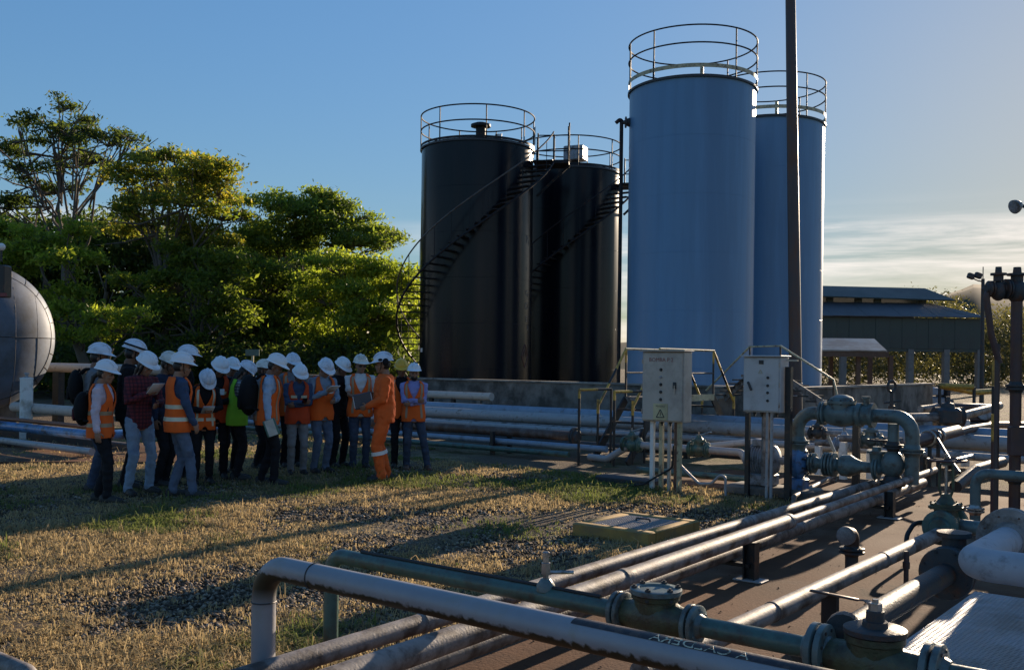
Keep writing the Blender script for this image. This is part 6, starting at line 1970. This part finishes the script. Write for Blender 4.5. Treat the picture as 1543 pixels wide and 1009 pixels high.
PEOPLE = {}
def person(key, px, foot, top, heading, label, shirt, trousers, vest=None, stripes='h', skin='skin', lean=4, head=(0, 0), arms=('down', 'down'), width=1.0, hair='short', helmet='helmet', shoes='boot', legs=((-.10, .0), (.10, .0)), sleeves='long', stripe='stripe', beard=False, glasses=False, earmuff=False, belly=0, knee_bands=False, helmet_band=False, depth=None, baggy=1.0):
    pos = gp(px, foot, 0) if depth is None else Vector((at(px, foot, depth).x, depth, 0))
    d = pos.y
    tp = at(px, top, d).z
    sc = tp / 1.785
    B = Body(1.0, width, lean, belly)
    root = empty('person', pos, -math.radians(heading), label, 'person', 'visitors in white helmets')
    root.scale = (sc, sc, sc)
    seed = hash(key) % 97 if False else sum(map(ord, key)) % 97
    bd, sh, tr = MB(), MB(), MB()
    # ---- torso
    def torso(b, z0, z1, off, n=16, seg=26):
        vs, fs = [], []
        for k in range(n + 1):
            z = z0 + (z1 - z0) * k / n
            for i in range(seg): vs.append(B.tor(2 * math.pi * i / seg, z, off))
        for k in range(n):
            for i in range(seg):
                j = (i + 1) % seg; fs.append((k * seg + i, k * seg + j, (k + 1) * seg + j, (k + 1) * seg + i))
        fs.append(tuple(range(seg - 1, -1, -1))); fs.append(tuple(range(n * seg, (n + 1) * seg)))
        b.add(vs, fs)
    torso(bd, .78, 1.485, -.022)
    torso(sh, .80, 1.475, .004 + .018 * (baggy > 1))
    # ---- head
    hy, hp = math.radians(head[0]), math.radians(head[1])
    nb = B.bend((0, -.012, 1.47))
    HR = Matrix.Rotation(-hy, 3, 'Z') @ Matrix.Rotation(-hp - B.lean * .4, 3, 'X')
    hc = nb + Matrix.Rotation(-B.lean * .6, 3, 'X') @ Vector((0, .012, .045)) + HR @ Vector((0, .028, .085))
    X, Y, Z = HR @ Vector((1, 0, 0)), HR @ Vector((0, 1, 0)), HR @ UP
    hl = lambda x, y, z: hc + X * x + Y * y + Z * z
    cap_tube(bd, [nb - UP * .04, nb + UP * .03, hl(0, -.015, -.05)], [.062, .055, .054])
    bd.ell(hl(0, -.008, .035), (.074, .094, .092), 18, 12, (X, Y, Z))
    bd.ell(hl(0, .022, -.045), (.057, .068, .072), 16, 12, (X, Y, Z))
    bd.ell(hl(0, .058, -.088), (.030, .030, .024), 12, 8, (X, Y, Z))
    bd.ell(hl(0, .093, -.022), (.014, .022, .026), 10, 8, (X, Y, Z))
    bd.ell(hl(0, .080, .018), (.052, .016, .012), 12, 8, (X, Y, Z))
    bd.ell(hl(0, .082, -.062), (.026, .016, .014), 10, 8, (X, Y, Z))
    for s in (-1, 1):
        bd.ell(hl(s * .076, -.005, -.018), (.011, .020, .030), 10, 8, (X, Y, Z))
        bd.ell(hl(s * .040, .062, -.028), (.024, .022, .022), 10, 8, (X, Y, Z))
    # ---- arms
    info = {}
    for s, pose in ((1, arms[1]), (-1, arms[0])):      # s=+1 right arm
        S = B.bend((s * .178 * width, 0, 1.405))
        hint, curl, pn = (s * .4, -1, -.2), .45, (-s, 0, 0)
        if pose == 'down': Tg = (s * .245, .04, .86)
        elif pose == 'front': Tg, hint = (s * .06, .31, 1.10), (s * .7, -.3, -1)
        elif pose == 'high': Tg, hint = (s * .05, .26, 1.24), (s * .7, -.2, -1)
        elif pose == 'cross': Tg, hint, curl = (-s * .055, .20 + .03 * s, 1.12 + .025 * s), (s * 1, -.25, -.8), .9
        elif pose == 'pocket': Tg, hint = (s * .20, .08, .88), (s * .8, -1, 0)
        elif pose == 'belly': Tg, hint = (-s * .02, .24, 1.08), (s * 1, -.2, -.8)
        elif pose == 'hold': Tg, hint = (s * .10, .24, 1.03), (s * .6, -.8, -.6)
        elif pose == 'chest': Tg, hint = (-s * .06, .24, 1.20), (s * 1, -.1, -.8)
        else: Tg, hint = pose[0], pose[1]
        E_, Tt = ik(S, Tg, .285, .25, hint)
        fd = (Tt - E_).normalized()
        inn = B.bend((s * .10, 0, 1.41))
        cap_tube(bd, [inn, S, (S + E_) / 2, E_, (E_ + Tt) / 2, Tt], [.045, .046, .040, .034, .032, .025])
        hd = fd if pose not in ('pocket',) else Vector((0, .15, -1))
        hand(bd, Tt - fd * .01, hd, pn if pose in ('down', 'pocket') else Vector((0, -.3, -1)) if False else (-s * .6, -.6, .3), 1 if s > 0 else -1, curl)
        if sleeves == 'long':
            cap_tube(sh, [inn, S, (S + E_) / 2, E_, (E_ + Tt) / 2, Tt - fd * .015], [.060, .066 * baggy ** .5, .058 * baggy, .053 * baggy, .047 * baggy, .040 * baggy])
        else:
            cap_tube(sh, [inn, S, S + (E_ - S) * .65], [.060, .066, .060])
        info['R' if s > 0 else 'L'] = (Tt, hd.normalized(), E_, S)
    # ---- legs
    for s, (lx, ly) in ((-1, legs[0]), (1, legs[1])):
        Hp = Vector((s * .085, 0, .90)); An = Vector((lx, ly, .085))
        Kn, An2 = ik(Hp, An, .425, .412, (lx * .5, 1, 0))
        An = An2
        cap_tube(bd, [Hp, (Hp + Kn) / 2, Kn, (Kn + An) / 2, An], [.078, .066, .050, .046, .034])
        cap_tube(tr, [Hp, Hp + (Kn - Hp) * .5, Kn, (Kn + An) / 2, An + UP * .02, An - UP * .02], [.094 * baggy ** .5, .080 * baggy, .064 * baggy, .060 * baggy, .054 * baggy, .058 * baggy])
        bd.ell(An + Vector((0, .06, -.05)), (.034, .10, .028), 12, 8)
        b = MB()
        tw = math.atan2(lx - s * .09, 1) * .3 + s * .12
        fx = Vector((math.cos(tw), -math.sin(tw), 0)); fy = Vector((math.sin(tw), math.cos(tw), 0))
        zf = An.z - .085
        prof = [(-.085, .030, .060), (-.07, .038, .085), (-.02, .041, .095), (.05, .043, .075), (.11, .047, .062), (.16, .045, .052), (.19, .036, .044), (.205, .020, .034)]
        vs, fs = [], []
        for (y, w_, h_) in prof:
            for (cx, cz) in ((-1, 0), (-1.04, .25), (-.9, .7), (-.45, 1), (.45, 1), (.9, .7), (1.04, .25), (1, 0)):
                p = Vector((An.x, An.y, zf)) + fx * (cx * w_) + fy * y + UP * (cz * h_ + .002); vs.append(p)
        for k in range(len(prof) - 1):
            for i in range(8):
                j = (i + 1) % 8; fs.append((k * 8 + i, k * 8 + j, k * 8 + 8 + j, k * 8 + 8 + i))
        fs.append(tuple(range(7, -1, -1))); fs.append(tuple(range(len(vs) - 8, len(vs))))
        b.add(vs, fs); b.lathe(Vector((An.x, An.y, zf + .06)), UP, [(0, .045), (.06, .046), (.10, .045)], 12)
        b.build('shoe', K[shoes], root)
        if knee_bands:
            m_ = Kn + (An - Kn) * .22
            ax_ = (An - Kn).normalized()
            MB().lathe(m_, ax_, [(0, .070 * baggy), (.001, .0775 * baggy), (.052, .0765 * baggy), (.053, .069 * baggy)], 22, cap=False).build('knee_band', K['stripe_w'], root)
    tr.ell((0, -.005, .90), (.165 * (.5 + .5 * width), .122, .10), 20, 12)
    tr.ell((0, 0, .99), (.155 * width, .112, .06), 20, 10)
    # ---- helmet
    hm = K[helmet] if helmet != 'helmet' else K[['helmet', 'helmet_b', 'helmet', 'helmet_c', 'helmet_b'][seed % 5]]
    tilt = Matrix.Rotation(math.radians(-7 + seed * 7 % 11), 3, 'X') @ Matrix.Rotation(math.radians(seed * 5 % 9 - 4), 3, 'Y')
    hx, hyv, hz = X, (HR @ (tilt @ Vector((0, 1, 0)))), (HR @ (tilt @ UP))
    h0 = hl(0, -.008, .066)
    b = MB()
    b.ell(h0, (.113, .136, .116), 30, 12, (hx, hyv, hz), z0=0.0)
    b.tube([h0 + hyv * (.136 * math.cos(t)) + hz * (.118 * math.sin(t)) for t in [math.radians(18 + 144 * i / 14) for i in range(15)]], .012, 8)
    for s in (-1, 1):
        b.tube([h0 + hx * (s * .045) + hyv * (.129 * math.cos(t)) + hz * (.108 * math.sin(t)) for t in [math.radians(25 + 130 * i / 12) for i in range(13)]], .007, 6)
    ho = b.build('helmet', hm, root)
    b = MB(); vs, fs = [], []
    n = 40
    for i in range(n):
        t = 2 * math.pi * i / n
        fr = max(0, math.sin(t)) ** 2.2
        ex = .013 + .046 * fr
        c0 = h0 + hx * (.111 * math.cos(t)) + hyv * (.134 * math.sin(t))
        c1 = h0 + hx * ((.113 + ex) * math.cos(t)) + hyv * ((.136 + ex) * math.sin(t)) - hz * (.010 + .016 * fr)
        vs += [c0 + hz * .008, c1 + hz * .003, c1 - hz * .003, c0 - hz * .004]
    for i in range(n):
        j = (i + 1) % n
        for k in range(4): fs.append((i * 4 + k, j * 4 + k, j * 4 + (k + 1) % 4, i * 4 + (k + 1) % 4))
    b.add(vs, fs); bo = b.build('brim', hm, None); bo.parent = ho
    if seed % 2 == 0:
        MB().tube([hl(-.083, .01, .06), hl(-.072, .03, -.05), hl(0, .062, -.115), hl(.072, .03, -.05), hl(.083, .01, .06)], .005, 6).build('chin_strap', K['black'], ho)
    if helmet_band:
        b = MB(); b.tube([h0 + hx * (.115 * math.cos(t)) + hyv * (.138 * math.sin(t)) + hz * .035 for t in [2 * math.pi * i / 28 for i in range(28)]], .012, 6, closed=True); b.build('goggle_strap', K['black'], ho)
    if earmuff:
        for s in (-1, 1):
            b = MB(); b.ell(hl(s * .125, -.045, .045), (.030, .045, .052), 16, 10, (X, Y, Z)); b.ell(hl(s * .118, .03, .075), (.012, .03, .02), 12, 8, (X, Y, Z)); b.build('ear_muff', K['black'], root)
    if glasses:
        b = MB()
        for s in (-1, 1): b.ell(hl(s * .034, .098, .002), (.027, .008, .017), 14, 8, (X, Y, Z))
        b.tube([hl(-.075, .0, .006), hl(-.062, .085, .006), hl(.062, .085, .006), hl(.075, .0, .006)], .004, 6); b.build('sunglasses', K['glass'], root)
    else:
        b = MB()
        for s in (-1, 1): b.ell(hl(s * .031, .089, .0), (.012, .006, .007), 10, 6, (X, Y, Z)); b.ell(hl(s * .032, .090, .019), (.020, .006, .004), 10, 6, (X, Y, Z))
        b.build('eyes_and_brows', K['hair'], root)
    MB().ell(hl(0, .0965, -.062), (.022, .004, .004), 12, 6, (X, Y, Z)).build('mouth', mat('lips_' + key, (.16, .055, .045), .5, bump=0) if False else K['skin2'], root)
    b = MB(); b.ell(hl(0, -.030, .010), (.080, .082, .085), 18, 12, (X, Y, Z))
    if hair == 'long':
        b.ell(hl(0, -.062, -.06), (.07, .045, .10), 16, 10, (X, Y, Z)); cap_tube(b, [hl(0, -.075, -.08), B.bend((0, -.115, 1.40)), B.bend((0, -.135, 1.28))], [.055, .05, .025])
        for s in (-1, 1): cap_tube(b, [hl(s * .072, .02, .01), hl(s * .074, .012, -.06), hl(s * .07, .0, -.12)], [.018, .020, .012])
    elif hair == 'tail':
        cap_tube(b, [hl(0, -.10, -.01), hl(0, -.15, -.06), B.bend((0, -.16, 1.38))], [.03, .032, .014])
    b.build('hair', K['hair'], root)
    if beard:
        b = MB(); b.ell(hl(0, .030, -.064), (.060, .066, .060), 16, 10, (X, Y, Z)); b.build('beard', K['hair'], root)
    # ---- vest
    if vest:
        vs, fs = [], []
        n, seg = 54, 126
        z0, z1 = .80, 1.472
        idx = {}
        for k in range(n + 1):
            z = z0 + (z1 - z0) * k / n
            for i in range(seg):
                ph = 2 * math.pi * i / seg
                off = .022 + .012 * max(0, (.98 - z) / .18)
                off += .007 * mnoise.noise(Vector((math.cos(ph) * 2.2 + seed, math.sin(ph) * 2.2, z * 7)))
                vs.append(B.tor(ph, z, off))
        for k in range(n):
            z = z0 + (z1 - z0) * (k + .5) / n
            for i in range(seg):
                ph = math.degrees(2 * math.pi * (i + .5) / seg)
                ds = min(abs(ph - 0), abs(ph - 360), abs(ph - 180))
                if (ds / 40) ** 2 + ((z - 1.35) / .15) ** 2 < 1: continue
                df = abs(ph - 90)
                if z > 1.17 and df < 34 * (z - 1.17) / .28: continue
                if z < .86 and df < 1.5 + 9 * (.86 - z) / .06: continue
                j = (i + 1) % seg
                fs.append((k * seg + i, k * seg + j, (k + 1) * seg + j, (k + 1) * seg + i))
        vo = MB().add(vs, fs).build('vest', K[vest], root, ang=180)
        bmv = bmesh.new(); bmv.from_mesh(vo.data)
        bmesh.ops.delete(bmv, geom=[q for q in bmv.verts if not q.link_faces], context='VERTS')
        bd_ = [q for q in bmv.verts if q.is_boundary]
        for _ in range(5):
            new = {q: sum(((e_.other_vert(q).co) for e_ in q.link_edges if e_.is_boundary), Vector()) / max(1, sum(1 for e_ in q.link_edges if e_.is_boundary)) for q in bd_}
            for q in bd_: q.co = q.co.lerp(new[q], .5)
        bmv.to_mesh(vo.data); bmv.free()
        so = vo.modifiers.new('thickness', 'SOLIDIFY'); so.thickness = .010; so.offset = 1
        def band(f0, f1, za, zb_, name='reflective_stripe', m_=None):
            vs, fs = [], []
            nn, kk = max(6, int((f1 - f0) / 6)), max(2, int((zb_ - za) / .03))
            for k in range(kk + 1):
                z = za + (zb_ - za) * k / kk
                for i in range(nn + 1):
                    ph = math.radians(f0 + (f1 - f0) * i / nn)
                    off = .022 + .012 * max(0, (.98 - z) / .18) + .007 * mnoise.noise(Vector((math.cos(ph) * 2.2 + seed, math.sin(ph) * 2.2, z * 7))) + .0135
                    vs.append(B.tor(ph, z, off))
            for k in range(kk):
                for i in range(nn): fs.append((k * (nn + 1) + i, k * (nn + 1) + i + 1, (k + 1) * (nn + 1) + i + 1, (k + 1) * (nn + 1) + i))
            o = MB().add(vs, fs).build(name, m_ or K[stripe], None, ang=180); o.parent = vo
        if 'h' in stripes: band(93, 447, .935, .985); band(93, 447, 1.085, 1.135)
        if 'v' in stripes:
            for a0 in (50, 118, 232, 296): band(a0, a0 + 13, .86, 1.43)
        if 'c' in stripes:
            band(55, 84, 1.22, 1.265); band(96, 125, 1.22, 1.265); band(230, 310, 1.22, 1.265)
    # ---- queue skin and clothes
    def fin(nm, m_, amp, f):
        def go(me):
            if amp: wrinkle(me, amp, f, seed)
            me.materials.clear(); me.materials.append(m_); me.name = nm
            o = bpy.data.objects.new(nm, me); C.objects.link(o); o.parent = root
        return go
    queue_remesh(bd, .0105, fin('body', K[skin], 0, 0), 2)
    queue_remesh(sh, .013, fin('shirt', K[shirt], .012, 12), 2)
    queue_remesh(tr, .013, fin('trousers', K[trousers], .013, 10), 2)
    Mw = Matrix.Translation(pos) @ Matrix.Rotation(-math.radians(heading), 4, 'Z') @ Matrix.Diagonal((sc, sc, sc, 1))
    PEOPLE[key] = dict(root=root, M=Mw, B=B, sc=sc, heading=heading, **info)
    return root

person('p1', 140, 738, 516, 75, 'person in grey shirt with backpack strap, helmet just above the woman in pink sleeves', 'grey', 'jeans_d', skin='skin2', lean=2, head=(0, 6), depth=12.6)
person('p2', 150, 754, 541, 85, 'woman in pale pink sleeves and orange vest with backpack, leftmost of the group', 'pink', 'pants_k', 'orange', 'h', lean=2, head=(5, 8), hair='tail', width=.92, arms=('down', 'down'), stripe='stripe_d', legs=((-.09, -.05), (.10, .12)))
person('p3', 188, 742, 510, 70, 'tall person in dark clothes with strap round the helmet, third from the left', 'black', 'pants_k', skin='skin2', head=(0, 10), helmet_band=True, depth=12.9)
person('p4', 208, 742, 526, 128, 'woman in red plaid shirt and light jeans writing on a white notepad', 'plaidred', 'jeans_l', lean=6, head=(-12, 24), arms=('front', 'high'), hair='long', width=.93, legs=((-.15, 0), (.16, .04)))
person('p5', 243, 738, 528, 100, 'person in dark blue jacket behind the man with hand in pocket', 'navy', 'pants_k', skin='skin2', head=(0, 14), depth=13.2)
person('p6', 272, 726, 519, 60, 'person half hidden behind the man with hand in pocket, helmet just above his', 'black', 'pants_k', skin='skin2', head=(0, 5), depth=14.1)
person('p7', 266, 747, 530, 58, 'man in orange vest over dark blue sleeves standing with a hand in his pocket', 'darkblue', 'jeans_m', 'orange', 'h', lean=1, head=(15, 6), arms=('down', ((.19, .16, .90), (.7, -1, 0))), legs=((-.10, -.02), (.13, .16)), stripe='stripe')
person('p8', 304, 728, 548, 150, 'woman with deeply bowed helmet writing in an orange vest with yellow stripes', 'black', 'pants_k', 'orange', 'hv', lean=10, head=(-8, 48), arms=('front', 'front'), hair='long', width=.9, depth=13.4)
person('p9', 326, 724, 533, 165, 'person in orange vest with white badge on the chest, looking down', 'black', 'pants_k', 'orange_dk', 'c', lean=6, head=(-25, 30), arms=('front', 'front'), hair='long', skin='skin2', depth=14.0)
person('p10', 343, 718, 537, 130, 'person mostly hidden left of the green vest, only helmet and shoulder showing', 'darkblue', 'pants_k', skin='skin2', head=(0, 12), depth=14.8)
person('p11', 356, 722, 540, 70, 'person in bright green vest and checked sleeves holding a sheet of paper', 'plaidblk', 'pants_k', 'lime', '', lean=5, head=(10, 28), arms=('front', 'front'), hair='long', skin='skin2', depth=13.9)
person('p12', 402, 728, 530, 82, 'man in orange vest and light blue sleeves with big black backpack holding a green book', 'lightblue', 'pants_k', 'orange', 'v', lean=4, head=(12, 22), arms=('down', 'down'), skin='skin2', stripe='stripe_d', legs=((-.10, -.08), (.10, .10)))
person('p13', 390, 712, 541, 100, 'person hidden behind the man with the green book, edge of helmet showing', 'grey', 'pants_k', skin='skin2', depth=15.4)
person('p14', 437, 712, 531, 150, 'person in orange vest behind the woman with folded arms', 'grey', 'pants_k', 'orange', 'v', lean=2, head=(-10, 8), skin='skin2', depth=15.6, stripe='stripe_d')
person('p15', 447, 713, 545, 160, 'woman in dark orange vest with blue sleeves and grey trousers, arms folded, head bowed', 'darkblue', 'pants_g', 'orange_dk', 'c', lean=4, head=(-12, 30), arms=('cross', 'cross'), skin='skin2', width=.97)
person('p16', 482, 712, 536, 140, 'man in orange vest with white chest stripes and grey shirt, writing notes', 'greyblue', 'jeans_m', 'orange', 'c', lean=5, head=(-5, 30), arms=('front', 'high'), skin='skin', stripe='stripe_w', depth=14.9)
person('p17', 508, 704, 536, 130, 'person in dark jacket behind the man writing notes', 'black', 'pants_k', skin='skin2', lean=3, head=(-5, 22), depth=15.7)
person('p18', 541, 702, 533, 165, 'man facing the camera in sunglasses, orange vest and white shirt', 'white', 'jeans_d', 'orange', 'v', lean=0, head=(-10, 4), arms=('down', 'belly'), sleeves='short', glasses=True, skin='skin', stripe='stripe_d', depth=15.6)
person('p19', 578, 722, 530, 258, 'man in full orange coverall with ear muffs on his helmet, seen from the side', 'cover', 'cover', lean=0, head=(6, 2), arms=('hold', ((.10, .21, 1.06), (.8, -.7, -.6))), baggy=1.22, earmuff=True, knee_bands=True, skin='skin', legs=((-.12, .04), (.12, -.05)), belly=.02)
person('p20', 603, 704, 539, 170, 'person in yellow helmet behind the man in the coverall', 'black', 'pants_k', 'orange', 'v', lean=2, head=(0, 10), helmet='helmet_y', skin='skin2', depth=15.7, stripe='stripe_d')
person('p21', 622, 706, 546, 172, 'bearded man in lilac sleeves and orange vest with folded arms, rightmost of the group', 'lilac', 'jeans_d', 'orange', 'v', lean=-2, head=(-4, 2), arms=('cross', 'cross'), beard=True, stripe='stripe_d', shoes='bootbr', legs=((-.24, .05), (.10, -.02)))
flush_queue()

def held(name, key, side, size, off, m, label, cat, pitch=20, yaw=0, roll=0, edge=None):
    P = PEOPLE[key]
    w, hd, E_, S = P[side]
    c = P['M'] @ (w + hd * .07 + Vector(off))
    root = thing(name, c, label, cat)
    root.rotation_euler = Euler((math.radians(pitch), math.radians(roll), -math.radians(P['heading'] + yaw)), 'XYZ')
    MB().box((0, 0, 0), size, None, min(size) * .25).build('cover', m, root)
    if edge: MB().box((0, 0, 0), (size[0] * .97, size[1] * .97, size[2] * .8) if size[2] < size[1] else (size[0] * 1.01, size[1] * .7, size[2] * .96), None).build('pages', edge, root)
    return root
held('notepad', 'p4', 'R', (.16, .22, .008), (0, .05, .03), K['paper'], 'white notepad held by the woman in the plaid shirt', 'notepad', 40)
held('paper_sheet', 'p11', 'R', (.21, .26, .006), (0, .05, .03), K['paper'], 'white sheet of paper held by the person in the green vest', 'paper', 15)
held('notepad', 'p8', 'R', (.15, .2, .008), (0, .03, .02), K['paper'], 'small notepad held by the woman with the bowed helmet', 'notepad', 30)
held('notebook', 'p16', 'R', (.16, .22, .01), (0, .05, .02), K['paper'], 'white notebook held by the man writing notes', 'notebook', 25)
held('green_book', 'p12', 'R', (.035, .17, .23), (.03, .03, -.03), K['bookgreen'], 'green book hanging in the hand of the man with the black backpack', 'book', 20, edge=K['pageedge'])
held('binder', 'p19', 'R', (.05, .28, .22), (-.04, .03, .06), K['binder'], 'dark binder with papers held by the man in the coverall', 'binder', -12, yaw=18, edge=K['paper'])
held('phone', 'p15', 'R', (.07, .14, .01), (.05, .06, .03), K['glass'], 'dark phone held by the woman with folded arms', 'phone', 30)
P = PEOPLE['p9']; c = P['M'] @ P['B'].tor(math.pi / 2 + .25, 1.26, .05)
bdg = thing('badge', c, 'white name badge hanging on an orange vest', 'badge'); bdg.rotation_euler = (0, 0, -math.radians(P['heading'] + 180))
MB().box((0, 0, 0), (.06, .006, .085), None, .002).build('card', K['paper'], bdg)
MB().tube([(-.0, .01, .04), (-.03, .03, .15), (-.06, .08, .22)], .004, 6).build('lanyard', K['black'], bdg)

def backpack(key, size, z, m, m2, label, dy=.0):
    P = PEOPLE[key]
    root = thing('backpack', P['M'] @ Vector((0, -.14, z)), label, 'backpack')
    root.rotation_euler = (0, 0, -math.radians(P['heading']))
    s = P['sc']; root.scale = (s, s, s)
    w, d_, h = size
    b = MB()
    b.ell((0, -d_ * .5, 0), (w / 2 * 1.08, d_ * .62, h / 2 * 1.08), 22, 14)
    b.box((0, -d_ * .42, -.02), (w * .9, d_ * .8, h * .82), None, .05)
    b.build('pack_body', m, root)
    MB().box((0, -d_ * .98, -h * .16), (w * .66, d_ * .34, h * .42), None, .035).build('front_pocket', m2, root)
    for s_ in (-1, 1):
        MB().tube(fillet([(s_ * w * .28, -.02, h * .40), (s_ * w * .30, .06, h * .50 + .04), (s_ * w * .32, .265, h * .30), (s_ * w * .36, .255, -h * .1), (s_ * w * .40, .06, -h * .38), (s_ * w * .38, -.03, -h * .36)], .06, 5), .016, 8).build('strap', m, root)
    MB().tube(fillet([(-.04, -.03, h * .48), (-.04, -.03, h * .55), (.04, -.03, h * .55), (.04, -.03, h * .48)], .02, 4), .008, 6).build('handle', m, root)
backpack('p2', (.32, .16, .40), 1.16, K['bag_k'], K['bag_m'], 'black and maroon backpack worn by the leftmost woman')
backpack('p12', (.36, .22, .52), 1.20, K['bag_k'], K['bag_k'], 'big black backpack worn by the man with the green book')
backpack('p1', (.3, .14, .40), 1.24, K['bag_k'], K['bag_k'], 'dark backpack worn by the person in the grey shirt')
